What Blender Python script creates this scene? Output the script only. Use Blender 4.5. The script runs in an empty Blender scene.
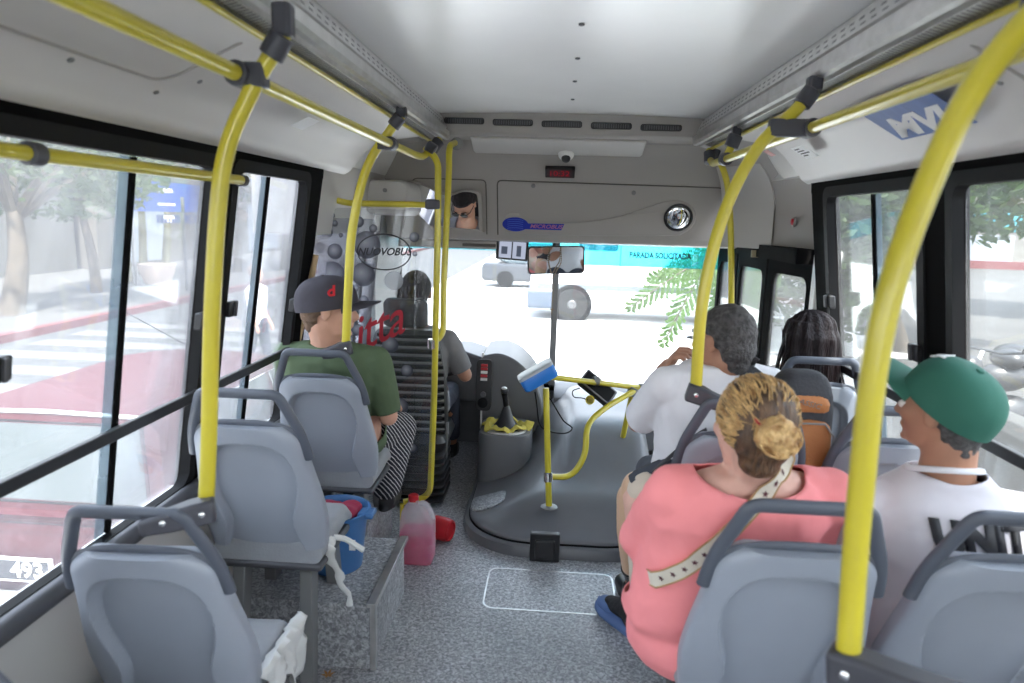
import bpy, bmesh, math, random
from mathutils import Vector, Matrix, Euler, noise
from mathutils.bvhtree import BVHTree
random.seed(7)
V = Vector
PI = math.pi
R = math.radians
sc = bpy.context.scene
COL = sc.collection

# ------------------------------------------------------------------ camera
cam_d = bpy.data.cameras.new('camera')
cam = bpy.data.objects.new('camera', cam_d)
COL.objects.link(cam)
cam_d.sensor_width = 36.0
cam_d.lens = 683.0 / 1024.0 * 36.0
cam_d.clip_start = 0.02
cam_d.clip_end = 500
cam.matrix_world = Matrix.Translation((0, 0, 1.7)) @ Matrix.Rotation(R(3.5), 4, 'Z') @ Matrix.Rotation(R(90 - 10.16), 4, 'X') @ Matrix.Rotation(0.03, 4, 'Z')
cam_d.dof.use_dof = True
cam_d.dof.focus_distance = 3.9
cam_d.dof.aperture_fstop = 2.8
sc.camera = cam

# ------------------------------------------------------------------ sky, sun, exposure
w = bpy.data.worlds.new('sky')
sc.world = w
w.use_nodes = True
nt = w.node_tree
bg = nt.nodes['Background']
tc = nt.nodes.new('ShaderNodeTexCoord')
sep = nt.nodes.new('ShaderNodeSeparateXYZ')
rmp = nt.nodes.new('ShaderNodeValToRGB')
nt.links.new(tc.outputs['Generated'], sep.inputs[0])
nt.links.new(sep.outputs['Z'], rmp.inputs[0])
rmp.color_ramp.elements[0].position = 0.0
rmp.color_ramp.elements[0].color = (0.96, 0.97, 1.0, 1)
rmp.color_ramp.elements[1].position = 0.6
rmp.color_ramp.elements[1].color = (0.72, 0.82, 1.0, 1)
nt.links.new(rmp.outputs[0], bg.inputs[0])
bg.inputs[1].default_value = 2.3
sun_d = bpy.data.lights.new('sun', 'SUN')
sun = bpy.data.objects.new('sun', sun_d)
COL.objects.link(sun)
sun_d.energy = 7.5
sun_d.angle = R(2.0)
sun_d.color = (1.0, 0.96, 0.9)
sun.rotation_euler = Euler((R(28), R(12), R(0)))
sc.view_settings.view_transform = 'Standard'
sc.view_settings.look = 'None'
sc.view_settings.exposure = 1.55
sc.view_settings.gamma = 1.0
sc.view_settings.use_curve_mapping = False
sc.cycles.transparent_max_bounces = 24
sc.cycles.max_bounces = 10
sc.cycles.diffuse_bounces = 6
sc.cycles.glossy_bounces = 5
sc.cycles.sample_clamp_indirect = 8.0

# ------------------------------------------------------------------ materials
def mat(name, col, rough=0.5, metal=0.0, var=0.0, vscale=8.0, bump=0.0, bscale=60.0, spec=0.5, col2=None, coat=0.0, stretch=None, alpha=None):
    m = bpy.data.materials.new(name)
    m.use_nodes = True
    n = m.node_tree.nodes
    l = m.node_tree.links
    b = n['Principled BSDF']
    b.inputs['Base Color'].default_value = (*col, 1)
    b.inputs['Roughness'].default_value = rough
    b.inputs['Metallic'].default_value = metal
    b.inputs['Specular IOR Level'].default_value = spec
    b.inputs['Coat Weight'].default_value = coat
    m.diffuse_color = (*col, 1)
    t = n.new('ShaderNodeTexCoord')
    src = t.outputs['Object']
    if stretch:
        mp = n.new('ShaderNodeMapping')
        mp.inputs['Scale'].default_value = stretch
        l.new(src, mp.inputs[0])
        src = mp.outputs[0]
    if var > 0 or col2:
        ns = n.new('ShaderNodeTexNoise')
        ns.inputs['Scale'].default_value = vscale
        ns.inputs['Detail'].default_value = 5
        l.new(src, ns.inputs[0])
        cr = n.new('ShaderNodeValToRGB')
        c2 = col2 if col2 else tuple(max(0, c * (1 - var)) for c in col)
        cr.color_ramp.elements[0].position = 0.35
        cr.color_ramp.elements[1].position = 0.65
        cr.color_ramp.elements[0].color = (*c2, 1)
        cr.color_ramp.elements[1].color = (*col, 1)
        l.new(ns.outputs[0], cr.inputs[0])
        l.new(cr.outputs[0], b.inputs['Base Color'])
    if bump > 0:
        nb = n.new('ShaderNodeTexNoise')
        nb.inputs['Scale'].default_value = bscale
        nb.inputs['Detail'].default_value = 3
        l.new(src, nb.inputs[0])
        bp = n.new('ShaderNodeBump')
        bp.inputs['Strength'].default_value = bump
        bp.inputs['Distance'].default_value = 0.02
        l.new(nb.outputs[0], bp.inputs['Height'])
        l.new(bp.outputs[0], b.inputs['Normal'])
    return m

def glass_mat(name, tint=(1, 1, 1), haze=0.0, hazecol=(0.9, 0.9, 0.88), gloss=0.06, film=False):
    m = bpy.data.materials.new(name)
    m.use_nodes = True
    n = m.node_tree.nodes
    l = m.node_tree.links
    n.clear()
    o = n.new('ShaderNodeOutputMaterial')
    tr = n.new('ShaderNodeBsdfTransparent')
    tr.inputs[0].default_value = (*tint, 1)
    gl = n.new('ShaderNodeBsdfGlossy')
    gl.inputs['Roughness'].default_value = 0.03
    lw = n.new('ShaderNodeLayerWeight')
    lw.inputs[0].default_value = 0.12
    ma = n.new('ShaderNodeMath')
    ma.operation = 'MULTIPLY_ADD'
    ma.inputs[1].default_value = 0.6
    ma.inputs[2].default_value = gloss * 0.5
    l.new(lw.outputs['Fresnel'], ma.inputs[0])
    mx = n.new('ShaderNodeMixShader')
    l.new(ma.outputs[0], mx.inputs[0])
    l.new(tr.outputs[0], mx.inputs[1])
    l.new(gl.outputs[0], mx.inputs[2])
    out = mx.outputs[0]
    if haze > 0:
        df = n.new('ShaderNodeBsdfDiffuse')
        df.inputs[0].default_value = (*hazecol, 1)
        tl = n.new('ShaderNodeBsdfTranslucent')
        tl.inputs[0].default_value = (*hazecol, 1)
        m1 = n.new('ShaderNodeMixShader')
        l.new(df.outputs[0], m1.inputs[1])
        l.new(tl.outputs[0], m1.inputs[2])
        m2 = n.new('ShaderNodeMixShader')
        tcn = n.new('ShaderNodeTexCoord')
        ns = n.new('ShaderNodeTexNoise')
        ns.inputs['Scale'].default_value = 3.0
        ns.inputs['Detail'].default_value = 6
        l.new(tcn.outputs['Object'], ns.inputs[0])
        mr = n.new('ShaderNodeMapRange')
        mr.inputs[1].default_value = 0.3
        mr.inputs[2].default_value = 0.7
        mr.inputs[3].default_value = haze * 0.6
        mr.inputs[4].default_value = haze * 1.3
        l.new(ns.outputs[0], mr.inputs[0])
        l.new(mr.outputs[0], m2.inputs[0])
        l.new(out, m2.inputs[1])
        l.new(m1.outputs[0], m2.inputs[2])
        out = m2.outputs[0]
    l.new(out, o.inputs[0])
    return m

def emit_mat(name, col, s):
    m = bpy.data.materials.new(name)
    m.use_nodes = True
    b = m.node_tree.nodes['Principled BSDF']
    b.inputs['Base Color'].default_value = (*[c * .1 for c in col], 1)
    b.inputs['Emission Color'].default_value = (*col, 1)
    b.inputs['Emission Strength'].default_value = s
    return m

def floor_mat(name, base=(0.34, 0.345, 0.36)):
    m = bpy.data.materials.new(name)
    m.use_nodes = True
    n = m.node_tree.nodes
    l = m.node_tree.links
    b = n['Principled BSDF']
    t = n.new('ShaderNodeTexCoord')
    ns = n.new('ShaderNodeTexNoise')
    ns.inputs['Scale'].default_value = 75
    ns.inputs['Detail'].default_value = 4
    ns.inputs['Distortion'].default_value = 0.8
    l.new(t.outputs['Object'], ns.inputs[0])
    cr = n.new('ShaderNodeValToRGB')
    e = cr.color_ramp.elements
    e[0].position = 0.34; e[0].color = (base[0] * .55, base[1] * .55, base[2] * .57, 1)
    e[1].position = 0.66; e[1].color = (base[0] * 1.7, base[1] * 1.7, base[2] * 1.7, 1)
    x = e.new(0.5); x.color = (*base, 1)
    l.new(ns.outputs[0], cr.inputs[0])
    n2 = n.new('ShaderNodeTexNoise')
    n2.inputs['Scale'].default_value = 2.2
    n2.inputs['Detail'].default_value = 6
    l.new(t.outputs['Object'], n2.inputs[0])
    mr = n.new('ShaderNodeMapRange')
    mr.inputs[1].default_value = .3; mr.inputs[2].default_value = .7
    mr.inputs[3].default_value = .72; mr.inputs[4].default_value = 1.15
    l.new(n2.outputs[0], mr.inputs[0])
    mu = n.new('ShaderNodeMix'); mu.data_type = 'RGBA'; mu.blend_type = 'MULTIPLY'
    mu.inputs[0].default_value = 1
    l.new(cr.outputs[0], mu.inputs[6]); l.new(mr.outputs[0], mu.inputs[7])
    l.new(mu.outputs[2], b.inputs['Base Color'])
    b.inputs['Roughness'].default_value = 0.38
    return m

M = {}
M['floor'] = floor_mat('speckled_vinyl')
M['ceil'] = mat('ceiling_paint', (0.93, 0.93, 0.93), 0.25, var=.04, vscale=3)
M['cove'] = mat('cove_plastic', (0.63, 0.60, 0.58), 0.42, var=.05, vscale=2)
M['panel'] = mat('panel_plastic', (0.36, 0.335, 0.31), 0.5, var=.03, vscale=3)
M['panel_l'] = mat('light_panel_plastic', (0.52, 0.50, 0.475), 0.45)
M['seam'] = mat('seam', (0.1, 0.09, 0.08), 0.8)
M['rubber'] = mat('black_rubber', (0.008, 0.008, 0.009), 0.6, spec=.15)
M['black'] = mat('black_plastic', (0.02, 0.02, 0.022), 0.4)
M['bframe'] = mat('black_frame', (0.006, 0.0058, 0.006), 0.8, spec=.04)
M['alu'] = mat('aluminium', (0.62, 0.61, 0.60), 0.32, metal=.85, var=.15, vscale=20)
M['chrome'] = mat('chrome', (0.8, 0.8, 0.8), 0.12, metal=1)
M['yellow'] = mat('yellow_paint', (0.62, 0.52, 0.035), 0.28, var=.12, vscale=6, coat=.3)
M['clamp'] = mat('clamp_plastic', (0.055, 0.055, 0.068), 0.42)
M['seat'] = mat('seat_plastic', (0.31, 0.335, 0.385), 0.42, bump=.03, bscale=400, var=.05, vscale=5)
M['seatd'] = mat('seat_frame_plastic', (0.085, 0.095, 0.12), 0.4, bump=.03, bscale=400)
M['cush'] = mat('seat_cushion', (0.33, 0.34, 0.36), 0.6, var=.15, bump=.1, bscale=120)
M['metal_d'] = mat('dark_metal', (0.09, 0.09, 0.10), 0.45, metal=.3)
M['metal_g'] = mat('grey_leg_metal', (0.22, 0.22, 0.22), 0.45, metal=.3)
M['cover'] = mat('engine_cover_grey', (0.15, 0.152, 0.163), 0.34, var=.12, vscale=4, bump=.03, bscale=200)
M['dash'] = mat('dashboard_grey', (0.13, 0.132, 0.14), 0.45, bump=.04, bscale=250)
M['skin'] = mat('skin', (0.62, 0.34, 0.24), 0.5, var=.1, vscale=14, bump=.05, bscale=150)
M['skin_p'] = mat('skin_fair', (0.74, 0.43, 0.34), 0.5, var=.14, vscale=12, bump=.05, bscale=150)
M['skin_t'] = mat('skin_tan', (0.44, 0.22, 0.14), 0.5, var=.1, vscale=14, bump=.05, bscale=150)
M['white_cloth'] = mat('white_cotton', (0.74, 0.73, 0.76), 0.85, var=.06, vscale=5, bump=.5, bscale=7)
M['white_cloth_pk'] = mat('white_pinkish_cotton', (0.70, 0.66, 0.70), 0.85, var=.06, vscale=5, bump=.5, bscale=7)
M['pink'] = mat('pink_cotton', (0.96, 0.30, 0.31), 0.8, var=.06, vscale=5, bump=.5, bscale=7)
M['green_cloth'] = mat('olive_green_cotton', (0.085, 0.125, 0.065), 0.85, var=.15, vscale=5, bump=.5, bscale=8)
M['grey_cloth'] = mat('grey_cotton', (0.22, 0.215, 0.22), 0.85, var=.15, bump=.5, bscale=8)
M['cap_green'] = mat('green_cap_cotton', (0.022, 0.125, 0.088), 0.8, bump=.08, bscale=300)
M['cap_grey'] = mat('charcoal_cap_cotton', (0.045, 0.04, 0.052), 0.85, bump=.08, bscale=300, var=.2, vscale=20)
M['denim'] = mat('dark_denim', (0.035, 0.04, 0.06), 0.85)
M['brown_pants'] = mat('brown_trousers', (0.16, 0.09, 0.09), 0.85)
M['hair_black'] = mat('black_hair', (0.008, 0.005, 0.006), 0.5, spec=.25, bump=.7, bscale=26, col2=(0.018, 0.010, 0.011), vscale=20, stretch=(5, 5, .35))
M['hair_grey'] = mat('greying_hair', (0.03, 0.027, 0.027), 0.65, bump=.6, bscale=110, col2=(0.09, 0.085, 0.085), vscale=60)
M['hair_brown'] = mat('brown_hair', (0.17, 0.10, 0.06), 0.6, bump=.5, bscale=90, col2=(0.09, 0.05, 0.03))
M['hair_blond'] = mat('streaked_blond_hair', (0.74, 0.47, 0.18), 0.42, bump=.8, bscale=22, col2=(0.10, 0.055, 0.03), vscale=13, stretch=(4.5, .8, 3.0))
M['hair_bun'] = mat('blond_bun_hair', (0.78, 0.52, 0.23), 0.42, bump=.8, bscale=30, col2=(0.42, 0.22, 0.08), vscale=20, stretch=(3, 1, 3))
M['hair_under'] = mat('dark_blond_root_hair', (0.045, 0.024, 0.015), 0.45, bump=.5, bscale=50, col2=(0.15, 0.08, 0.04), vscale=22, stretch=(4, 1, 1))
M['red'] = mat('red_plastic', (0.52, 0.02, 0.03), 0.3, var=.15)
M['redfilm'] = mat('red_vinyl', (0.42, 0.015, 0.03), 0.5)
M['blue_b'] = mat('blue_bucket_plastic', (0.05, 0.16, 0.38), 0.35, var=.15)
M['blue_v'] = mat('bright_blue_plastic', (0.03, 0.20, 0.62), 0.3)
M['white_p'] = mat('white_plastic', (0.75, 0.74, 0.71), 0.35)
M['logo_blue'] = mat('logo_blue', (0.012, 0.03, 0.36), 0.4)
M['logo_txt'] = mat('logo_lettering', (0.42, 0.16, 0.30), 0.4)
M['poster_blue'] = mat('poster_blue', (0.03, 0.09, 0.33), 0.35, col2=(0.06, 0.14, 0.42), vscale=9, stretch=(1, 8, 1))
M['paper'] = mat('white_paper', (0.85, 0.85, 0.85), 0.5)
M['ink'] = mat('black_ink', (0.015, 0.015, 0.02), 0.6)
M['glass'] = glass_mat('clear_glass', (0.95, 0.97, 0.96), haze=.05)
M['glass_hazy'] = glass_mat('reflection_veil_glass', (0.93, 0.95, 0.95), haze=.12, hazecol=(0.95, 0.95, 0.98), gloss=.1)  # white haze in the glass stands in for reflections veiling the left panes
M['glass_wind'] = glass_mat('windscreen_glass', (0.97, 0.99, 0.99), haze=.04)
M['tint'] = glass_mat('turquoise_band', (0.28, 0.84, 0.93), haze=.08, hazecol=(0.25, 0.8, 0.9))
M['acryl'] = glass_mat('acrylic_sheet', (0.88, 0.89, 0.90), haze=.03, hazecol=(0.8, 0.8, 0.82), gloss=.08)
M['film'] = glass_mat('bubble_film', (0.72, 0.73, 0.76), haze=.13, hazecol=(0.75, 0.75, 0.8))
M['bubble'] = glass_mat('bubble_print_dark', (0.30, 0.31, 0.35), haze=.1, hazecol=(0.3, 0.31, 0.36))
M['bubble_l'] = glass_mat('bubble_print_light', (0.75, 0.76, 0.8), haze=.3, hazecol=(0.85, 0.86, 0.9))
M['sign_white'] = mat('sign_white', (.085, .085, .09), .6)
M['sign_blue'] = mat('sign_blue', (.006, .015, .09), .6)
M['mirror'] = mat('mirror_silver', (0.85, 0.86, 0.87), 0.02, metal=1)
M['jug'] = glass_mat('milky_plastic', (0.92, 0.90, 0.92), haze=.42, hazecol=(0.92, 0.90, 0.92))
M['pinkliq'] = glass_mat('pink_liquid', (0.9, 0.05, 0.45), haze=.9, hazecol=(0.9, 0.0, 0.30))

# ------------------------------------------------------------------ mesh helpers
class MB:
    def __init__(s):
        s.bm = bmesh.new()
    def face(s, vs):
        try:
            return s.bm.faces.new(vs)
        except ValueError:
            return None
    def hexa(s, p):      # 8 corners: 0-3 one side, 4-7 the other
        v = [s.bm.verts.new(q) for q in p]
        for f in ((0, 3, 2, 1), (4, 5, 6, 7), (0, 1, 5, 4), (1, 2, 6, 5), (2, 3, 7, 6), (3, 0, 4, 7)):
            s.face([v[i] for i in f])
        return s
    def box(s, lo, hi, mtx=None):
        x0, y0, z0 = lo; x1, y1, z1 = hi
        p = [(x0, y0, z0), (x1, y0, z0), (x1, y1, z0), (x0, y1, z0), (x0, y0, z1), (x1, y0, z1), (x1, y1, z1), (x0, y1, z1)]
        if mtx: p = [mtx @ V(q) for q in p]
        return s.hexa(p)
    def loft(s, rings, closed=True, caps=True):
        vr = [[s.bm.verts.new(p) for p in r] for r in rings]
        n = len(vr[0])
        for a, b in zip(vr, vr[1:]):
            for i in range(n if closed else n - 1):
                j = (i + 1) % n
                s.face([a[i], a[j], b[j], b[i]])
        if caps and closed:
            s.face(list(reversed(vr[0]))); s.face(vr[-1])
        return s
    def tube(s, pts, rad, n=12, caps=True, flat=None):
        pts = [V(p) for p in pts]
        rads = rad if isinstance(rad, (list, tuple)) else [rad] * len(pts)
        rings = []
        up = None
        for i, p in enumerate(pts):
            a = pts[max(i - 1, 0)]; b = pts[min(i + 1, len(pts) - 1)]
            t = (b - a).normalized()
            if up is None:
                up = V((0, 0, 1)) if abs(t.z) < .9 else V((0, 1, 0))
            x = t.cross(up).normalized()
            up = x.cross(t).normalized()
            fx, fz = flat if flat else (1, 1)
            rings.append([p + (x * math.cos(2 * PI * k / n) * fx + up * math.sin(2 * PI * k / n) * fz) * rads[i] for k in range(n)])
        return s.loft(rings, caps=caps)
    def lathe(s, prof, n=24, mtx=None, caps=True):   # prof: (r, z)
        rings = []
        for r, z in prof:
            rg = [V((max(r, 1e-5) * math.cos(2 * PI * k / n), max(r, 1e-5) * math.sin(2 * PI * k / n), z)) for k in range(n)]
            if mtx: rg = [mtx @ p for p in rg]
            rings.append(rg)
        return s.loft(rings, caps=caps)
    def ell(s, c, r, rot=None, n=16, m=10):
        rot = rot or Matrix.Identity(3)
        c = V(c)
        rings = []
        for j in range(m + 1):
            a = -PI / 2 + PI * j / m
            ca = max(math.cos(a), 1e-3)
            rings.append([c + rot @ V((r[0] * ca * math.cos(2 * PI * k / n), r[1] * ca * math.sin(2 * PI * k / n), r[2] * math.sin(a))) for k in range(n)])
        return s.loft(rings)
    def cap(s, p0, r0, p1, r1, n=14):      # tapered capsule
        p0 = V(p0); p1 = V(p1)
        d = (p1 - p0)
        L = d.length
        t = d / L if L > 1e-6 else V((0, 0, 1))
        u = V((0, 0, 1)) if abs(t.z) < .9 else V((0, 1, 0))
        x = t.cross(u).normalized(); y = t.cross(x)
        rings = []
        for j in range(6):
            a = -PI / 2 + PI / 2 * j / 5
            rings.append((p0 + t * r0 * math.sin(a), max(r0 * math.cos(a), 1e-4)))
        for j in range(6):
            a = PI / 2 * j / 5
            rings.append((p1 + t * r1 * math.sin(a), max(r1 * math.cos(a), 1e-4)))
        return s.loft([[c + (x * math.cos(2 * PI * k / n) + y * math.sin(2 * PI * k / n)) * rr for k in range(n)] for c, rr in rings])
    def chain(s, pts, rads):
        for i in range(len(pts) - 1):
            s.cap(pts[i], rads[i], pts[i + 1], rads[i + 1])
        return s
    def prism(s, poly, d0, d1, f):         # poly of 2D points mapped by f(u,v,d)
        return s.loft([[V(f(u, v, d)) for u, v in poly] for d in (d0, d1)])
    def xf(s, mtx):
        bmesh.ops.transform(s.bm, matrix=mtx, verts=s.bm.verts)
        return s

def link(o, parent=None):
    COL.objects.link(o)
    if parent is not None:
        o.parent = parent
    return o

def obj(name, mb, m, parent=None, smooth=True, bevel=0.0, seg=2, ang=40, sub=0, loc=None):
    bmx = mb.bm
    bmesh.ops.remove_doubles(bmx, verts=bmx.verts, dist=1e-5)
    bmesh.ops.recalc_face_normals(bmx, faces=bmx.faces)
    if smooth:
        for e in bmx.edges:
            if len(e.link_faces) == 2 and e.calc_face_angle(0) > R(ang):
                e.smooth = False
        for f in bmx.faces:
            f.smooth = True
    me = bpy.data.meshes.new(name)
    bmx.to_mesh(me)
    bmx.free()
    me.materials.append(m if not isinstance(m, str) else M[m])
    o = bpy.data.objects.new(name, me)
    link(o, parent)
    if loc: o.location = loc
    if bevel > 0:
        b = o.modifiers.new('bevel', 'BEVEL')
        b.width = bevel; b.segments = seg; b.limit_method = 'ANGLE'; b.angle_limit = R(35)
        b.harden_normals = False
    if sub:
        sm = o.modifiers.new('sub', 'SUBSURF'); sm.levels = sub; sm.render_levels = sub
    return o

def tag(o, label, cat, group=None, kind=None):
    o['label'] = label; o['category'] = cat
    if group: o['group'] = group
    if kind: o['kind'] = kind
    return o

def thing(name, label, cat, loc=(0, 0, 0), rz=0.0, group=None):
    o = bpy.data.objects.new(name, None)
    o.empty_display_size = .05
    link(o)
    o.location = loc; o.rotation_euler = (0, 0, rz)
    return tag(o, label, cat, group)

def struct(name, mb, m, smooth=True, bevel=0.0, parent=None, **k):
    o = obj(name, mb, m, parent, smooth=smooth, bevel=bevel, **k)
    if parent is None: o['kind'] = 'structure'
    return o

def dup(root, loc, rz=0.0, label=None):
    r = root.copy(); link(r); r.location = loc; r.rotation_euler = (0, 0, rz)
    if label: r['label'] = label
    for ch in list(root.children):
        c = ch.copy(); link(c, r)
        for g in ch.children:
            d = g.copy(); link(d, c)
    return r

def bake(o):
    dg = bpy.context.evaluated_depsgraph_get()
    dg.update()
    me = bpy.data.meshes.new_from_object(o.evaluated_get(dg), depsgraph=dg)
    o.modifiers.clear()
    old = o.data
    o.data = me
    bpy.data.meshes.remove(old)
    return o

def blob(name, mb, m, parent, vox=0.008, smooth=6, cuts=(), thick=0.0, planes=(), fn=None, killer=None, wr=0.0):
    """one continuous surface grown round the overlapping forms"""
    bmx = mb.bm
    bmesh.ops.recalc_face_normals(bmx, faces=bmx.faces)
    me = bpy.data.meshes.new(name)
    bmx.to_mesh(me); bmx.free()
    me.materials.append(M[m] if isinstance(m, str) else m)
    o = bpy.data.objects.new(name, me)
    link(o, parent)
    r = o.modifiers.new('r', 'REMESH'); r.mode = 'VOXEL'; r.voxel_size = vox; r.use_smooth_shade = True
    s = o.modifiers.new('s', 'SMOOTH'); s.factor = .5; s.iterations = smooth
    bake(o)
    if wr:
        b = bmesh.new(); b.from_mesh(o.data); b.normal_update()
        for v in b.verts:
            p = v.co
            q = V((p.x * 5 + p.z * 3.5, p.y * 5, p.z * 7 - p.x * 3))
            r_ = 1 - abs(noise.noise(q)) * 2.4
            r2 = 1 - abs(noise.noise(q * 2.1 + V((9, 3, 1)))) * 2.2
            v.co = p + v.normal * wr * (r_ * .8 + r2 * .45)
        b.to_mesh(o.data); b.free()
    if cuts or planes or fn or killer:
        b = bmesh.new(); b.from_mesh(o.data)
        if fn:
            for v in b.verts: v.co = fn(v.co)
        kill = []
        for v in b.verts:
            k = False
            for c, rr in cuts:
                d = v.co - V(c)
                if (d.x / rr[0]) ** 2 + (d.y / rr[1]) ** 2 + (d.z / rr[2]) ** 2 < 1: k = True
            for p, nn, lim in planes:
                d = v.co - V(p)
                if d.dot(V(nn).normalized()) > 0 and d.length < lim: k = True
            if killer and killer(v.co): k = True
            if k: kill.append(v)
        bmesh.ops.delete(b, geom=kill, context='VERTS')
        rim = {}
        for e_ in b.edges:
            if len(e_.link_faces) == 1:
                rim.setdefault(e_.verts[0], []).append(e_.verts[1]); rim.setdefault(e_.verts[1], []).append(e_.verts[0])
        for _ in range(12):
            new = {v: v.co * .4 + sum((n_.co for n_ in nb_), V()) / len(nb_) * .6 for v, nb_ in rim.items() if len(nb_) == 2}
            for v, c_ in new.items(): v.co = c_
        b.to_mesh(o.data); b.free()
    for p in o.data.polygons: p.use_smooth = True
    if thick:
        so = o.modifiers.new('t', 'SOLIDIFY'); so.thickness = thick; so.offset = -1
    return o

def fillet(pts, r, n=6):
    pts = [V(p) for p in pts]
    out = [pts[0]]
    for i in range(1, len(pts) - 1):
        a, b, c = pts[i - 1], pts[i], pts[i + 1]
        u = (a - b); w_ = (c - b)
        rr = min(r, u.length * .49, w_.length * .49)
        p0 = b + u.normalized() * rr; p1 = b + w_.normalized() * rr
        for k in range(n + 1):
            t = k / n
            out.append(p0 * (1 - t) ** 2 + b * 2 * t * (1 - t) + p1 * t ** 2)
    out.append(pts[-1])
    return out

def spline(pts, n=8):
    pts = [V(p) for p in pts]
    P = [pts[0] * 2 - pts[1]] + pts + [pts[-1] * 2 - pts[-2]]
    out = []
    for i in range(1, len(P) - 2):
        a, b, c, d = P[i - 1:i + 3]
        for k in range(n):
            t = k / n
            out.append(.5 * ((2 * b) + (c - a) * t + (2 * a - 5 * b + 4 * c - d) * t * t + (3 * b - a - 3 * c + d) * t ** 3))
    out.append(pts[-1])
    return out

def rrect(w_, h, r, n=5):
    out = []
    for cx, cy, a0 in ((w_ - r, h - r, 0), (-w_ + r, h - r, 90), (-w_ + r, -h + r, 180), (w_ - r, -h + r, 270)):
        for k in range(n + 1):
            a = R(a0 + 90 * k / n)
            out.append((cx + r * math.cos(a), cy + r * math.sin(a)))
    return out

def frame(o, x, y, loc):      # matrix from axes
    x = V(x).normalized(); y = V(y); y = (y - x * y.dot(x)).normalized(); z = x.cross(y)
    m = Matrix((x, y, z)).transposed().to_4x4()
    m.translation = V(loc)
    if o is not None: o.matrix_world = m
    return m

def text(name, body, size, m, mtx, parent, extrude=.0006, shear=0.0, bold=0.0, space=1.0, sx=1.0):
    cu = bpy.data.curves.new(name, 'FONT')
    cu.body = body; cu.size = size; cu.extrude = extrude; cu.shear = shear; cu.offset = bold
    cu.align_x = 'CENTER'; cu.align_y = 'CENTER'; cu.space_character = space
    cu.resolution_u = 3
    t = bpy.data.objects.new(name, cu)
    COL.objects.link(t)
    dg = bpy.context.evaluated_depsgraph_get()
    me = bpy.data.meshes.new_from_object(t.evaluated_get(dg))
    bpy.data.objects.remove(t)
    me.materials.append(M[m] if isinstance(m, str) else m)
    o = bpy.data.objects.new(name, me)
    link(o)
    me.transform(mtx @ Matrix.Diagonal((sx, 1, 1, 1)))
    if parent is not None: o.parent = parent
    return o

def wx(s, z):                  # inner face of a side wall (s = -1 left, 1 right) at height z
    return .025 + s * (1.27 - max(0.0, z - .75) * .145)

WROOTS = []
def thingw(name, label, cat, loc=(0, 0, 0), group=None):
    """a thing whose parts are written in world coordinates; the Empty stands at its base"""
    o = thing(name, label, cat, loc, 0, group)
    WROOTS.append(o)
    return o

# ================================================================== THE BUS SHELL
ZG = -.75
struct('floor', MB().box((-1.24, -2.3, -.06), (1.30, 5.05, 0)), 'floor', smooth=False)
struct('ceiling', MB().loft([[V((x, y, 2.262 - .012 * (abs(x - .03) / .7) ** 2 + dz)) for x in [-.70 + 1.48 * i / 12 for i in range(13)]] + [V((x, y, 2.32)) for x in (.78, -.70)] for y, dz in ((-2.3, 0), (3.82, 0))]), 'ceil')
# screws along the ceiling centre
sc_r = tag(obj('ceiling_screw', MB().lathe([(.009, 0), (.009, -.004), (.004, -.006)], 12), 'metal_d'), 'dark screw head in the white ceiling panel, nearest of the row', 'screw', 'screws along the ceiling')
for i, y in enumerate([2.117, 2.539, 2.941, 3.363]):
    o = sc_r if i == 0 else sc_r.copy()
    if i: link(o)
    o.location = (.045, y, 2.262)
    o['label'] = ['dark ceiling screw farthest from the front vents', 'second dark ceiling screw in the row running toward the vents', 'third dark ceiling screw in the row running toward the vents', 'dark ceiling screw closest to the front vents'][i]

# left raised platform behind the driver, with carpeted riser
struct('floor_platform', MB().box((-1.24, 2.30, 0.0), (-.635, 2.84, .265)).box((-1.24, 2.84, 0.0), (-.83, 3.42, .265)), 'floor', smooth=False)
tr = MB()
tr.box((-.652, 2.285, .262), (-.618, 2.85, .278))
tr.box((-.640, 2.285, 0.004), (-.618, 2.312, .262))
tr.hexa([(-.618, 2.285, .27), (-.618, 2.85, .27), (-.618, 2.85, .255), (-.618, 2.285, .255), (-.622, 2.285, .27), (-.622, 2.85, .27), (-.622, 2.85, .255), (-.622, 2.285, .255)])
struct('trim_1', tr, 'alu', bevel=.002)
# floor hatch outline
hx0, hx1, hy0, hy1 = -.27, .335, 2.76, 3.12
m_ = MB()
for (dd, r0) in ((0, .05),):
    pts = [(hx0 + r0, hy1), (hx1 - r0, hy1)]
    lp = [V(((hx0 + hx1) / 2 + u, (hy0 + hy1) / 2 + v, .002)) for u, v in rrect((hx1 - hx0) / 2, (hy1 - hy0) / 2, .05)]
    lp2 = [V(((hx0 + hx1) / 2 + u, (hy0 + hy1) / 2 + v, .002)) for u, v in rrect((hx1 - hx0) / 2 - .008, (hy1 - hy0) / 2 - .008, .045)]
    a = [m_.bm.verts.new(p) for p in lp]; b = [m_.bm.verts.new(p) for p in lp2]
    for i in range(len(a)):
        j = (i + 1) % len(a)
        m_.face([a[i], a[j], b[j], b[i]])
fh = obj('floor_hatch', m_, 'alu', smooth=False)
so = fh.modifiers.new('t', 'SOLIDIFY'); so.thickness = .003
tag(fh, 'thin bright metal edging of the hatch in the speckled floor', 'hatch', kind='structure')

# side walls
def slab(s, y0, y1, z0, z1, t=.05, off=0.0):
    """piece of a side wall following its lean; off > 0 stands proud into the bus"""
    def P(y, z, o_): return (wx(s, z) - s * off + s * o_, y, z)
    return MB().hexa([P(y0, z0, 0), P(y1, z0, 0), P(y1, z0, t), P(y0, z0, t), P(y0, z1, 0), P(y1, z1, 0), P(y1, z1, t), P(y0, z1, t)])

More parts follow.
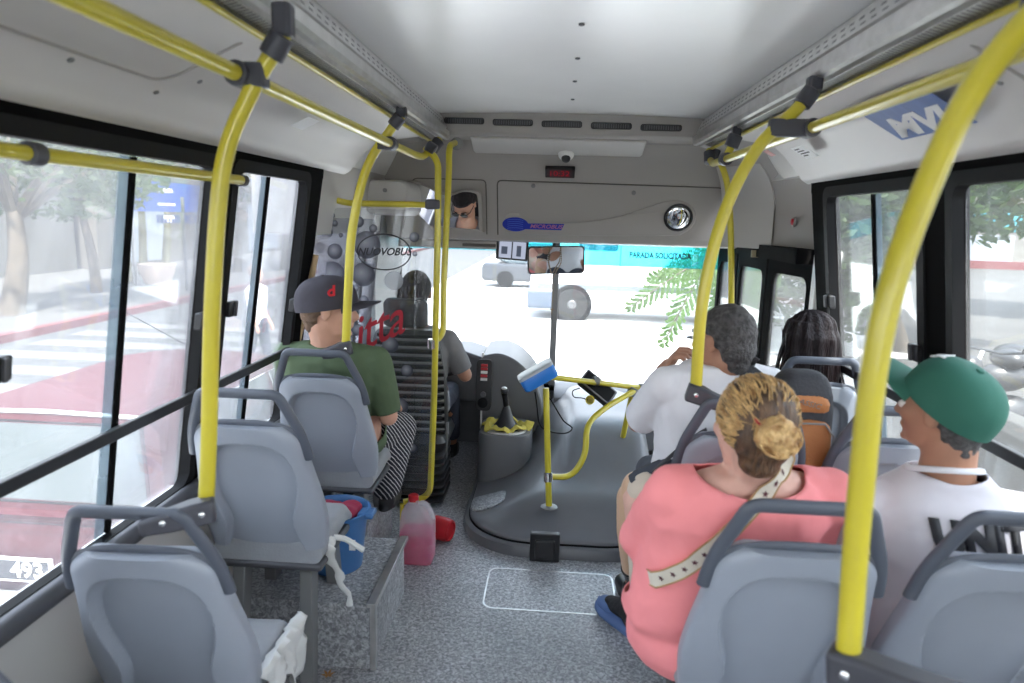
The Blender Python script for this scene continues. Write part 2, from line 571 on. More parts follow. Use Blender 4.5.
def join(a, b):
    me = bpy.data.meshes.new('t'); b.bm.to_mesh(me); b.bm.free(); a.bm.from_mesh(me); bpy.data.meshes.remove(me)
    return a

PIL = {-1: [(-2.3, -2.2), (-1.15, -1.05), (.02, .12), (1.06, 1.16), (2.17, 2.27), (2.97, 3.14)],
       1: [(-2.3, -2.2), (-1.15, -1.05), (.02, .12), (1.06, 1.16), (2.12, 2.27), (3.06, 3.22)]}
ZS, ZT = .75, 1.86
for s, nm in ((-1, 'left'), (1, 'right')):
    yend = 5.0 if s < 0 else 3.26
    low = slab(s, -2.3, yend, -.6, ZS, .06)
    struct('wall_' + nm, low, 'panel_l', smooth=False)
    up = slab(s, -2.3, 3.14 if s < 0 else 3.22, ZT, 1.94, .06, .004)
    for a, b in PIL[s]:
        join(up, slab(s, a, b, ZS, ZT, .06, .004))
    struct('trim_3' if s < 0 else 'trim_4', up, 'bframe', smooth=False, bevel=.006)
    # sill pipe
    sp = MB().tube([(wx(s, ZS) - s * .03, -2.2, ZS), (wx(s, ZS) - s * .03, 3.1, ZS)], .028, 16)
    struct('trim_5' if s < 0 else 'trim_6', sp, 'metal_d')
    # guard bar across the panes
    gb = slab(s, -2.2, 3.0, 1.072 if s < 0 else 1.10, 1.108 if s < 0 else 1.136, .02, .022)
    o = obj('guard_bar', gb, 'black', bevel=.004)
    tag(o, 'long black guard bar across the %s side windows' % nm, 'bar')
    # cove panel between windows and roof duct
    prof = [(wx(s, 1.9) + s * 0.0, 1.895), (wx(s, 1.93) - s * .028, 1.915), (wx(s, 1.93) - s * .055, 1.95), (wx(s, 1.93) - s * .12, 2.02), (.045 + s * .90, 2.062), (.045 + s * .80, 2.078), (.045 + s * .725, 2.09)]
    prof = [(p.x, p.z) for p in spline([(a, 0, b) for a, b in prof], 5)]
    back = [(x + s * .03, z + .03) for x, z in reversed(prof)]
    cv = MB().loft([[V((x, y, z)) for x, z in prof + back] for y in (-2.3, 3.27 if s > 0 else 3.45)])
    struct('wall_%s_cove' % nm, cv, 'cove', ang=60)

def cove_pt(s, t, y, off=0.003):    # t 0 (window) .. 1 (duct)
    a = V((wx(s, 1.93) - s * .06, y, 1.955)); b = V((.045 + s * .80, y, 2.078))
    p = a.lerp(b, t)
    return p + V((-s * .5, 0, -.85)) * off

# recessed panel seams and screws on the coves
k = 1
def seam(s, y0, y1, t0, t1):
    q = [cove_pt(s, t1, y0), cove_pt(s, t0, y0), cove_pt(s, t0, y1), cove_pt(s, t1, y1)]
    return MB().tube(fillet(q, .06), .0035, 6)
for s, y0, y1 in ((-1, .55, 1.62), (1, .5, 1.55)):
    struct('trim_%d' % (6 + k), seam(s, y0, y1, .30, 1.05), 'panel'); k += 1
scr = None
for i, (s, t, y, lb) in enumerate([(-1, .2, 1.35, 'small screw below the seam on the left cove, nearer the camera'), (-1, .15, 1.66, 'small screw just past the seam corner on the left cove'), (-1, .45, 1.72, 'small screw beside the slanted end of the left cove seam'),
                                   (1, .55, 1.62, 'small screw on the right cove behind the blue poster')]):
    if scr is None:
        scr = obj('cove_screw', MB().lathe([(.007, 0), (.007, .003), (.003, .005)], 10), 'metal_g')
        o = scr
    else:
        o = scr.copy(); link(o)
    p = cove_pt(s, t, y, .001)
    frame(o, (0, 1, 0), (s * .85, 0, -.5), p) if s < 0 else frame(o, (0, 1, 0), (s * .85, 0, -.5), p)
    tag(o, lb, 'screw', 'screws on the side coves')

# windows ---------------------------------------------------------------
wn = 0
latches = []
for s, nm in ((-1, 'left'), (1, 'right')):
    ps = PIL[s]
    for (a0, a1), (b0, b1) in zip(ps, ps[1:]):
        wn += 1
        y0, y1 = a1, b0
        
        # rounded black gasket
        cy, cz = (y0 + y1) / 2, (ZS + ZT) / 2
        hy, hz = (y1 - y0) / 2, (ZT - ZS) / 2
        def Q(u, v, d): return V((wx(s, cz + v) - s * d, cy + u, cz + v))
        o1 = rrect(hy + .012, hz + .012, .05); o2 = rrect(hy - .028, hz - .028, .045)
        g = MB()
        g.loft([[Q(u, v, -.02) for u, v in o1], [Q(u, v, .012) for u, v in o1], [Q(u, v, .014) for u, v in o2], [Q(u, v, -.02) for u, v in o2]], caps=False)
        root = obj('window_%d' % wn, g, 'rubber'); root['kind'] = 'structure'
        gm = 'glass_hazy' if s < 0 else 'glass'
        r0 = rrect(hy - .02, hz - .02, .04)
        pane = MB().loft([[Q(u, v, -.030) for u, v in r0], [Q(u, v, -.034) for u, v in r0]])
        obj('pane', pane, gm, root, smooth=False)
        # sliding pane edge
        mid = {(-1, 1.16): 1.76, (-1, 2.27): 2.60, (1, 2.27): 2.66}.get((s, a1), cy)
        e = slab(s, mid - .008, mid + .008, ZS + .03, ZT - .03, .012, -.012)
        obj('sash_edge', e, 'bframe', root)
        e2 = slab(s, mid - .05, mid - .012, ZS + .03, ZT - .03, .004, -.020)
        obj('sash_seal', e2, glass_mat('seal', (.55, .62, .65), haze=.3, hazecol=(.5, .55, .6)) if wn == 1 else bpy.data.materials['seal'], root)

def latch(s, y, z, lb):
    g = slab(s, y - .028, y + .028, z - .028, z + .028, .03, .032)
    o = obj('window_latch', g, 'black', bevel=.006)
    h = slab(s, y - .006, y + .006, z - .026, z + .026, .01, .042)
    obj('latch_grip', h, 'metal_d', o, bevel=.002)
    tag(o, lb, 'latch', 'sliding window latches')
latch(-1, 1.298, 1.364, 'black window latch at the left edge of view on the nearest left window')
latch(-1, 2.13, 1.345, 'black window latch on the near side of the left pillar, behind the curved pole')
latch(-1, 2.32, 1.36, 'black window latch just beyond the left pillar')
latch(-1, 2.93, 1.30, 'black window latch above the capped passenger at the far end of the left windows')
latch(1, 3.02, 1.39, 'black window latch behind the dark-haired passenger, right side')
latch(1, 2.30, 1.305, 'black window latch on the far side of the right pillar')
latch(1, 2.07, 1.27, 'black window latch on the near side of the right pillar, above the green cap')

# roof ducts with perforated aluminium extrusions -------------------------
for s, nm in ((-1, 'left'), (1, 'right')):
    c = .045
    def X(x): return c + s * x
    body = [(.706, 2.275), (.708, 2.252), (.702, 2.246), (.699, 2.238), (.690, 2.234), (.665, 2.176), (.668, 2.168), (.660, 2.160), (.650, 2.156), (.648, 2.126), (.655, 2.112), (.672, 2.110), (.675, 2.122), (.686, 2.122), (.689, 2.106), (.722, 2.098), (.74, 2.098), (.80, 2.30), (.70, 2.30)]
    d = MB().loft([[V((X(x), y, z)) for x, z in body] for y in (-2.3, 3.80)])
    dr = obj('air_duct', d, 'alu', ang=25)
    tag(dr, 'ribbed aluminium air duct profile along the %s edge of the ceiling' % nm, 'duct')
    sl = MB()
    y = -.6
    while y < 3.7:
        for kz in (0, 1):
            xx = .6825 - kz * .009; zz = 2.216 - kz * .021; yy = y + kz * .026
            sl.hexa([(X(xx - .0015), yy, zz), (X(xx - .0015), yy + .024, zz), (X(xx - .0035), yy + .024, zz - .006), (X(xx - .0035), yy, zz - .006), (X(xx + .01), yy, zz), (X(xx + .01), yy + .024, zz), (X(xx + .01), yy + .024, zz - .006), (X(xx + .01), yy, zz - .006)])
        y += .058
    o = obj('slot_pattern', sl, 'metal_g', dr, smooth=False)
    sl = MB()
    y = -.6
    while y < 3.7:
        sl.hexa([(X(.692), y, 2.104), (X(.719), y, 2.0975), (X(.719), y + .007, 2.0975), (X(.692), y + .007, 2.104), (X(.692), y, 2.11), (X(.719), y, 2.105), (X(.719), y + .007, 2.105), (X(.692), y + .007, 2.11)])
        y += .016
    obj('louvre_strip', sl, 'metal_g', dr, smooth=False)
    # thin pale rod running under the grille
    rd = MB().tube([(X(.724), -2.2, 2.086), (X(.724), 3.7, 2.086)], .008, 10)
    obj('edge_rod', rd, 'yellow', dr)

# front bulkhead -----------------------------------------------------------
# profile (Y, z) swept across the bus
def sweep(prof, x0, x1):
    return MB().loft([[V((x, y, z)) for y, z in prof] for x in (x0, x1)])
hp = [(3.80, 2.275), (3.80, 2.155), (3.815, 2.143), (3.84, 2.14), (4.6, 2.14), (4.6, 2.275)]
struct('wall_front', sweep(hp, -.98, 1.05), 'panel', bevel=.004)
# light recess above the cabinets
rc = [V((x, 4.03 + .0, 2.139)) for x in (-.5, .5)]
o = sweep([(3.86, 2.141), (3.86, 2.128), (4.02, 2.075), (4.12, 2.075), (4.12, 2.141)], -.50, .46)
struct('trim_9', o, 'panel_l', bevel=.012)
# main cabinet face: leaning back toward the windscreen at the bottom
CAB = [(4.04, 2.141), (4.10, 2.10), (4.17, 2.045), (4.235, 1.965), (4.26, 1.93), (4.40, 1.590), (4.42, 1.565), (4.48, 1.555), (5.02, 1.545), (5.02, 2.14)]
CAB = [(p.x, p.z) for p in spline([(a, 0, b) for a, b in CAB[:5]], 5)] + CAB[5:]
struct('wall_front_cabinet', sweep(CAB, -1.10, 1.16), 'panel', bevel=.006)
def cf(x, t, off=0.0):      # point on the sloping cabinet face, t = height z
    y = 4.26 + (1.93 - t) / .34 * .14
    return V((x, y, t)) + V((0, -.925, -.38)) * off
CX, CY = V((1, 0, 0)), V((0, -.38, .925))
def cfm(x, z, off=0.0):     # matrix: x right, y up the face, z out toward the cabin
    return frame(None, CX, CY, cf(x, z, off))
# door seams
def seam_loop(pts, r=.03, rad=.0022):
    return MB().tube(fillet(pts + [pts[0]], r, 4), rad, 6)
c1 = [cf(-.99, 1.62, .001), cf(-.90, 1.93, .001), cf(-.45, 1.93, .001), cf(-.45, 1.60, .001)]
c2 = [cf(-.38, 1.60, .001), cf(-.38, 1.93, .001), cf(.98, 1.92, .001), cf(1.08, 1.80, .001), cf(1.12, 1.60, .001)]
def cabinet_door(poly, lb):
    t = MB().tube(fillet(poly, .03, 4), .0035, 6)
    return t
cd1 = tag(obj('cabinet_door', cabinet_door(c1, ''), 'seam'), 'left overhead cabinet door with inset driver mirror, above the windscreen', 'cabinet door')
cd2 = tag(obj('cabinet_door', cabinet_door(c2, ''), 'seam'), 'wide overhead cabinet door with blue logo, above the windscreen', 'cabinet door')
for cd, x0, x1 in ((cd1, -.97, -.455), (cd2, -.375, 1.07)):
    mb = MB()
    hw = (x1 - x0) / 2
    P0 = cfm((x0 + x1) / 2, 1.762)
    rr = rrect(hw, .172, .03)
    mb.loft([[P0 @ V((u, v, -.004)) for u, v in rr], [P0 @ V((u, v, .0022)) for u, v in rr]])
    obj('panel', mb, 'panel', cd)
# raised swoosh on the wide door
sw = []
n = 24
top = [(-.345, 1.67), (-.335, 1.71), (-.30, 1.735), (-.25, 1.735), (-.21, 1.715), (-.12, 1.695), (.05, 1.69), (.22, 1.705), (.40, 1.745), (.55, 1.80), (.65, 1.835), (.74, 1.84), (.81, 1.81), (.845, 1.75), (.83, 1.69), (.78, 1.645), (.70, 1.628), (.2, 1.612), (-.25, 1.612), (-.32, 1.628)]
sp_ = spline([(a, b, 0) for a, b in top] + [(top[0][0], top[0][1], 0)], 5)[:-1]
mb = MB()
mb.loft([[cf(p.x, p.y, .0) for p in sp_], [cf(p.x, p.y, .006) for p in sp_], [cf(.25 + (p.x - .25) * .985, 1.72 + (p.y - 1.72) * .93, .010) for p in sp_]])
obj('raised_swoosh', mb, 'panel', cd2, ang=70)
for x, z in ((-.16, 1.905), (.45, 1.88)):
    obj('lock', MB().lathe([(.013, 0), (.013, .006), (.006, .008)], 14, mtx=cfm(x, z, .003)), 'metal_g', cd2)
# logo
lg = MB()
a = cfm(-.268, 1.672, .0105)
lg.loft([[a @ V((.082 * math.cos(t), .047 * math.sin(t), d)) for t in [2 * PI * i / 32 for i in range(32)]] for d in (0, .0025)])
b = cfm(-.05, 1.664, .0105)
lg.loft([[b @ V(p + (d,)) for p in ((-.17, .017), (.09, .021), (.072, -.021), (-.17, -.021))] for d in (0, .0025)])
lo = obj('logo', lg, 'logo_blue', cd2, smooth=False)
text('lettering', 'MICROBUS', .036, 'logo_txt', cfm(-.075, 1.6635, .0135), lo, shear=.3, sx=1.15, bold=.0006)
for i in range(5):
    rr_ = .034 - abs(i - 2) * .006
    obj('globe_line', MB().tube([a @ V((-.05 * math.cos(t) * 1.0, (i - 2) * .014 + .006 * math.sin(t), .003)) for t in [0.0, .6, 1.2, 1.9, 2.5, PI]], .0012, 4), mat('globe_blue', (.12, .22, .75), .4) if i == 0 else bpy.data.materials['globe_blue'], lo)
# inset driver mirror: a real mirror turned toward the driver
mm = V((-.715, 4.318, 1.760))
nrm = V((-.115, -.874, -.471)).normalized()
mxx = V((1, 0, 0)); mxx = (mxx - nrm * mxx.dot(nrm)).normalized(); myy = nrm.cross(mxx)
mf = Matrix((mxx, myy, nrm)).transposed().to_4x4(); mf.translation = mm + nrm * .012
shp = [(-.235, -.13), (.20, -.13), (.225, -.11), (.225, .09), (.20, .125), (.13, .125), (.06, .095), (-.02, .10), (-.09, .135), (-.16, .155), (-.20, .13), (-.235, -.02)]
shp = [(p.x, p.y) for p in spline([(u, v, 0) for u, v in shp + [shp[0]]], 4)[:-1]]
im = tag(obj('driver_mirror', MB().loft([[mf @ V((u, v, d)) for u, v in shp] for d in (-.004, .004)]), 'mirror', smooth=False), 'large mirror set into the left overhead door, reflecting the driver in sunglasses', 'mirror')
obj('mirror_rim', MB().loft([[mf @ V((u * k, v * k, d)) for u, v in shp] for k, d in ((1.08, -.012), (1.07, .006), (1.03, .010), (.985, .006), (.985, -.012))], caps=False), 'panel', im)
# vents
vr = None
vent_l = ['slotted black air vent, leftmost of the five over the cabinets', 'slotted black air vent, second from left over the cabinets', 'slotted black air vent in the middle of the five', 'slotted black air vent, second from right over the cabinets', 'slotted black air vent, rightmost of the five over the cabinets']
for i, px in enumerate((471, 517, 564, 609, 656)):
    if vr is None:
        vr = thing('air_vent', '', 'vent', (0, 0, 0), 0, 'air vents under the front ceiling edge')
        q = [(.108 * math.cos(t) if abs(math.cos(t)) < .9 else .108 * (1 if math.cos(t) > 0 else -1), .017 * math.sin(t)) for t in [2 * PI * j / 28 for j in range(28)]]
        q = rrect(.108, .0165, .012)
        obj('housing', MB().loft([[V((u * k, d, v * k)) for u, v in q] for k, d in ((1, .004), (1, -.006), (.93, -.008), (.92, .002))], caps=True), 'black', vr)
        s_ = MB()
        for j in range(15):
            s_.box((-.088 + j * .0125, -.0065, -.010), (-.084 + j * .0125, .0, .010))
        obj('louvre', s_, 'metal_d', vr)
        o = vr
    else:
        o = dup(vr, (0, 0, 0))
    o['label'] = vent_l[i]
    o.location = (-.525 + i * .262, 3.797, 2.212 - .0035 * i)
# dome camera and LED clock
cmr = thingw('dome_camera', 'white dome security camera above the red display', 'camera', (.03, 4.08, 2.09))
obj('housing', MB().lathe([(.046, .045), (.048, .0), (.044, -.026), (.030, -.046), (.001, -.054)], 24, mtx=Matrix.Translation((.03, 4.03, 2.085)) @ Matrix.Rotation(R(-35), 4, 'X')), 'white_p', cmr)
obj('lens', MB().ell((.03, 3.995, 2.045), (.026, .022, .024)), 'black', cmr)
led = thingw('display_clock', 'black display with red glowing digits under the dome camera', 'display', (0, 4.24, 1.98))
dm = frame(None, (1, 0, 0), (0, -.75, .66), (.0, 4.196, 1.982))
obj('case', MB().box((-.088, -.035, -.02), (.088, .035, .012), dm), 'black', led, bevel=.004)
seg_m = emit_mat('led_red', (.9, .02, .06), .10)
text('digits', '10:32', .058, seg_m, dm @ Matrix.Translation((-.005, 0, .0125)), led)
# round convex mirror
rmr = thingw('round_mirror', 'round convex mirror in a black rim at the right of the cabinet', 'mirror', tuple(cf(.735, 1.745)))
mt = cfm(.735, 1.745, .012)
obj('rim', MB().lathe([(.088, -.01), (.088, .012), (.080, .016), (.076, .008)], 36, mtx=mt), 'black', rmr)
obj('mirror_glass', MB().lathe([(.078, .002)] + [(.078 * math.cos(a_), .004 + .022 * math.sin(a_)) for a_ in [PI / 2 * j / 8 for j in range(9)]], 36, mtx=mt), 'mirror', rmr)

# curved side housings either side of the cabinet
lf = MB()   # left corner: rounded panel from duct to wall
def arc_panel(s, ys, z0, x_in, x_out, ztop):
    rings = []
    for y, dx in ys:
        pts = [(x_in, ztop), (x_in + (x_out - x_in) * .45, ztop - .03), (x_in + (x_out - x_in) * .8, ztop - .13), (x_out, ztop - .30), (x_out, z0)]
        pts = [(p.x, p.z) for p in spline([(a, 0, b) for a, b in pts], 5)]
        rings.append([V((x + dx, y, z)) for x, z in pts] + [V((x_out + s * .3, y, z0)), V((x_out + s * .3, y, ztop + .1)), V((x_in, y, ztop + .1))])
    return MB().loft(rings)
def corner(pts_, z0, inset=0.0, ztop=2.13, back=.04, keep=99):
    outer = []
    for x, y, nx, ny in pts_:
        L_ = math.hypot(nx, ny); nx /= L_; ny /= L_
        x -= nx * inset; y -= ny * inset
        sec = [(0, z0), (0, z0 + .12), (.008, z0 + .25), (.05, z0 + .37), (.14, z0 + .475), (.26, ztop - .022), (.36, ztop)]
        sec = [(p.x, p.z) for p in spline([(a, 0, b) for a, b in sec], 4)][:keep]
        outer.append([V((x - nx * d, y - ny * d, z)) for d, z in sec] + [V((x + nx * back, y + ny * back, z)) for z in ((sec[-1][1] + .001 if keep < 99 else ztop + .02), z0)])
    return MB().loft(outer)
CP = [(1.225, 3.26, 1, 0), (1.215, 3.62, 1, .05), (1.175, 3.85, 1, .25), (1.09, 4.08, 1, .6), (.98, 4.24, 1, 1.2)]
struct('wall_front_right', corner(CP, 1.575), 'panel', ang=50)
struct('wall_front_left', arc_panel(-1, ((3.18, .0), (4.42, .0)), 1.60, -.80, -1.135, 2.13), 'panel', ang=50)
# hinged cover of the door mechanism: paler curved flap
fl = []
for y in (3.70, 4.22):
    pts = [(p.x, p.z) for p in spline([(.93, 0, 2.08), (1.03, 0, 2.045), (1.115, 0, 1.94), (1.145, 0, 1.80), (1.15, 0, 1.60)], 5)]
    fl.append([V((x - .008, y, z)) for x, z in pts] + [V((x + .01, y, z)) for x, z in reversed(pts)])
CP2 = [(p.x, p.y, q.x, q.y) for p, q in zip(spline([(a, b, 0) for a, b, c_, d_ in CP[2:]], 4), spline([(c_, d_, 0) for a, b, c_, d_ in CP[2:]], 4))]
dv = tag(obj('door_mechanism_cover', corner(CP2, 1.577, .008, 2.13, -.002, 16), 'panel_l', ang=50), 'pale curved cover panel above the folding door', 'cover panel')
pb = thingw('stop_button', 'small red stop button on the panel beside the right window', 'button', (1.208, 3.632, 1.728))
bmx_ = Matrix.Translation((1.208, 3.632, 1.728)) @ Matrix.Rotation(R(-90), 4, 'Y')
obj('ring', MB().lathe([(.024, 0), (.024, .008), (.018, .012)], 20, mtx=bmx_), 'panel', pb)
obj('cap', MB().lathe([(.017, 0), (.017, .016), (.012, .019)], 20, mtx=bmx_), 'red', pb)
# left white box above the driver partition
lb_ = thingw('overhead_box', 'pale rounded plastic housing in the left front corner above the driver', 'housing', (-1.0, 4.0, 1.86))
pr = rrect(.13, .10, .05)
obj('shell', MB().loft([[V((-.985 + u * k, y, 1.80 + v * k)) for u, v in pr] for k, y in ((.9, 3.93), (1, 3.95), (1, 4.3))]), 'panel_l', lb_, bevel=.004)
obj('lamp', MB().lathe([(.012, 0), (.012, .01)], 12, mtx=Matrix.Translation((-.99, 3.925, 1.84)) @ Matrix.Rotation(R(90), 4, 'X')), 'metal_g', lb_)

# left front side: driver's window, pillar
struct('window_21', MB().hexa([(wx(-1, z) - .02 * 0 + dx, y, z) for z in (.78, 1.60) for y, dx in ((3.16, 0), (4.32, 0), (4.32, -.006), (3.16, -.006))]), 'film', smooth=False)
struct('column_left', slab(-1, 4.30, 5.02, .5, 1.94, .06, .0), 'metal_g', smooth=False)
struct('trim_12', slab(-1, 3.12, 4.6, 1.60, 1.94, .06), 'panel_l', smooth=False)
struct('trim_13', slab(-1, 4.02, 4.08, .75, 1.60, .05, .0), 'bframe')
struct('wall_front_lower', MB().box((-1.22, 5.02, -.6), (1.30, 5.08, .50)), 'dash', smooth=False)

# windscreen ----------------------------------------------------------------
wsr = MB().box((-1.16, 5.03, .48), (-.03, 5.036, 1.56)).box((.03, 5.03, .48), (1.21, 5.036, 1.56))
ws = struct('window_22', wsr, 'glass_wind', smooth=False)
struct('trim_14', MB().box((-.024, 5.0, .46), (.024, 5.05, 1.60)), 'metal_g', bevel=.006)
fr = MB().box((-1.24, 5.0, .42), (-1.15, 5.06, 1.62)).box((1.20, 5.0, .42), (1.30, 5.06, 1.62)).box((-1.2, 5.0, 1.545), (1.25, 5.06, 1.60)).box((-1.2, 5.0, .44), (1.25, 5.06, .485))
struct('trim_15', fr, 'bframe', bevel=.005)
bd = MB().box((-1.15, 5.024, 1.47), (.10, 5.029, 1.55)).box((.10, 5.024, 1.385), (1.20, 5.029, 1.55))
tag(obj('sun_band', bd, 'tint', smooth=False), 'translucent turquoise sun band along the top of the windscreen', 'sun band')
tx = text('stop_request_sign', 'PARADA SOLICITADA', .056, 'ink', frame(None, (1, 0, .0), (0, 0, 1), (0.744, 5.018, 1.469)), None, sx=.80, bold=.0022)
tag(tx, 'black PARADA SOLICITADA lettering on the turquoise sun band', 'lettering')
# grey underside trim strip left of the windscreen top (visor)
vz = tag(obj('sun_visor', MB().box((-1.05, 4.50, 1.50), (-.30, 4.98, 1.555)), 'panel', bevel=.01), 'grey moulded shelf under the left overhead cabinet', 'visor')
tag(obj('vent_grille', MB().box((-.62, 4.49, 1.515), (-.40, 4.51, 1.535)), 'seam', bevel=.004), 'slim dark slot in the shelf under the mirror cabinet', 'vent')

# folding door (right, front) --------------------------------------------------
def leaf_door(n_, xa, ya, xb, yb):
    A = V((xa, ya, 0)); B = V((xb, yb, 0))
    d = (B - A); L = d.length
    m4 = frame(None, d, (0, 0, 1), A)
    mb = MB()
    z0, z1 = -.35, 1.56
    o1 = [(L / 2 + u, (z0 + z1) / 2 + v) for u, v in rrect(L / 2, (z1 - z0) / 2, .02)]
    o2 = [(L / 2 + u, (z0 + z1) / 2 + v) for u, v in rrect(L / 2 - .055, (z1 - z0) / 2 - .10, .06)]
    mb.loft([[m4 @ V((u, v, d_)) for u, v in o_] for o_, d_ in ((o2, -.015), (o1, -.015), (o1, .015), (o2, .015), (o2, -.015))], caps=False)
    ro = struct('door_%d' % n_, mb, 'bframe', ang=30)
    obj('pane', MB().loft([[m4 @ V((u, v, d_)) for u, v in o2] for d_ in (-.003, .003)]), 'glass', ro, smooth=False)
    return ro
leaf_door(1, 1.15, 4.92, 1.16, 4.45)
leaf_door(2, 1.16, 4.42, 1.17, 3.86)
leaf_door(3, 1.17, 3.83, 1.235, 3.34)
struct('door_frame', MB().box((1.13, 3.33, 1.53), (1.22, 4.9, 1.60)).box((1.17, 4.82, -.4), (1.25, 5.0, 1.6)), 'bframe')
struct('trim_16', MB().box((1.20, 3.24, -.2), (wx(1, 1.0) + .05, 3.31, 1.60)), 'white_p', bevel=.01)
for q_, (px, h) in enumerate(((755, .03), (771, .05))):
    p = (1.125, 4.000, 1.556) if q_ == 0 else (1.204, 3.950, 1.505)
    tag(obj('door_bracket', MB().box((p[0] - .02, p[1] - .01, p[2] - h), (p[0] + .02, p[1] + .01, p[2] + .01)), mat('brass_plate%d' % q_, (.32, .27, .16), .5), bevel=.003), ['small brass hinge plate at the top of the far door leaf', 'small brass hinge plate at the top of the near door leaf'][q_], 'bracket')
tag(obj('door_rod', MB().tube([(1.171, 4.000, 1.541), (1.227, 4.000, 0.692), (1.255, 4.000, 0.258)], .008, 10), 'chrome'), 'thin chrome vertical rod beside the folding door', 'rod')

# rear of the bus (behind the camera)
bk = MB().box((-1.25, -2.36, -.6), (1.30, -2.3, .95)).box((-1.25, -2.36, 1.85), (1.30, -2.3, 2.3)).box((-1.25, -2.36, .95), (-1.0, -2.3, 1.85)).box((1.05, -2.36, .95), (1.30, -2.3, 1.85))
struct('wall_back', bk, 'panel_l', smooth=False)
struct('window_23', MB().box((-1.0, -2.335, .95), (1.05, -2.33, 1.85)), 'glass', smooth=False)
struct('roof', MB().box((-1.3, -2.4, 2.33), (1.35, 5.2, 2.38)), 'white_p', smooth=False)
for s in (-1, 1):
    struct('roof_side_' + ('left' if s < 0 else 'right'), MB().hexa([(wx(s, 1.94), -2.36, 1.94), (wx(s, 1.94), 3.6 if s>0 else 5.1, 1.94), (.025 + s * .8, 3.6 if s>0 else 5.1, 2.33), (.025 + s * .8, -2.36, 2.33), (wx(s, 1.94) + s * .06, -2.36, 1.94), (wx(s, 1.94) + s * .06, 5.1, 1.94), (.025 + s * 1.2, 5.1, 2.33), (.025 + s * 1.2, -2.36, 2.33)]), 'white_p', smooth=False)
struct('roof_front', MB().box((-1.25, 4.6, 1.60), (1.25, 5.08, 2.36)), 'white_p', smooth=False)

# ================================================================== POLES AND RAILS
YR = .0165
def clampring(p, d, r=.026, l=.05, m='clamp', parent=None, name='clamp'):
    p = V(p); d = V(d).normalized()
    return obj(name, MB().tube([p - d * l / 2, p - d * l / 2 * .9, p + d * l / 2 * .9, p + d * l / 2], [r * .88, r, r, r * .88], 16), m, parent)

RL, RR, RZ = -.668, .700, 1.977
def rail(s, x, y0, y1, lb, tail):
    t = thingw('ceiling_rail', lb, 'handrail', (x, (y0 + y1) / 2, RZ))
    obj('tube', MB().tube(fillet([(x, y0, RZ), (x, y1, RZ)] + tail, .07), YR, 14), 'yellow', t)
    return t
rlt = rail(-1, RL, -2.2, 3.22, 'long yellow ceiling handrail on the left side', [(-.668, 3.40, 1.985), (-.628, 3.50, 2.05), (-.61, 3.52, 2.085)])
rrt = rail(1, RR, -2.2, 3.18, 'long yellow ceiling handrail on the right side', [(.755, 3.55, 2.00), (.76, 3.66, 2.03), (.762, 3.7, 2.08)])
clampring((-.625, 3.50, 2.052), (.4, .3, .6), .030, .06, parent=rlt)
clampring((.76, 3.66, 2.04), (0, .5, 1), .03, .06, parent=rrt)
def duct_arm(t, x, xt, y, rad=YR):
    """short arm from the rail up to the duct with its clamp"""
    a = V((x, y, RZ)); b = V((xt, y, 2.075))
    obj('arm', MB().tube([a, b], rad, 12), 'yellow', t)
    clampring(a.lerp(b, .75), b - a, .030, .055, parent=t)
    obj('bracket', MB().box((xt - .018, y - .018, 2.07), (xt + .018, y + .018, 2.112)), 'clamp', t, bevel=.006)
    clampring(a, (0, 1, 0), .027, .05, parent=t)
duct_arm(rrt, RR, .735, 3.05)

def curved_pole(pts, lb, rail_x, top, y, cat='pole', name='grab_pole', foot=None, clampz=None):
    t = thingw(name, lb, cat, pts[0])
    sp = spline(pts, 10)
    obj('tube', MB().tube(sp, YR * 1.08, 16), 'yellow', t)
    e = V(pts[-1])
    obj('bracket', MB().box((e.x - .020, e.y - .020, e.z - .01), (e.x + .020, e.y + .020, 2.118)), 'clamp', t, bevel=.008)
    d = (V(sp[-1]) - V(sp[-6])).normalized()
    clampring(e - d * .03, d, .026, .05, parent=t)
    # crossing with the ceiling rail
    best = min(sp, key=lambda q: abs(q.z - RZ))
    obj('cross_clamp', MB().tube([(rail_x, y - .03, RZ), (rail_x, y + .03, RZ)], .026, 16).box((min(best.x, rail_x) - .015, y - .018, RZ - .024), (max(best.x, rail_x) + .015, y + .018, RZ + .024)), 'clamp', t, bevel=.004)
    return t
# A (left, near), C (left, far), F (right, middle), Z (right, nearest)
curved_pole([(-.790, 1.45, 1.03), (-.775, 1.45, 1.20), (-.752, 1.45, 1.50), (-.715, 1.45, 1.79), (-.650, 1.45, 1.94), (-.60, 1.45, 2.02), (-.575, 1.45, 2.06)],
            'yellow curved pole rising from the nearest left seat', RL, None, 1.45)
curved_pole([(-.858, 2.74, 1.17), (-.845, 2.74, 1.40), (-.825, 2.74, 1.64), (-.765, 2.74, 1.88), (-.668, 2.74, 2.03), (-.625, 2.74, 2.085)],
            'yellow curved pole rising from the seat of the man in the dark cap', RL, None, 2.74)
curved_pole([(.44, 2.06, 1.20), (.44, 2.06, 1.48), (.48, 2.06, 1.73), (.56, 2.06, 1.92), (.66, 2.06, 2.03), (.70, 2.06, 2.085)],
            'yellow curved pole rising behind the man with the backpack', RR, None, 2.06)
curved_pole([(.462, .96, 1.06), (.450, .96, 1.32), (.450, .96, 1.57), (.488, .96, 1.77), (.545, .96, 1.915), (.66, .96, 2.06), (.68, .96, 2.085)],
            'nearest yellow curved pole, cutting through the right half of the view', RR, None, .96)
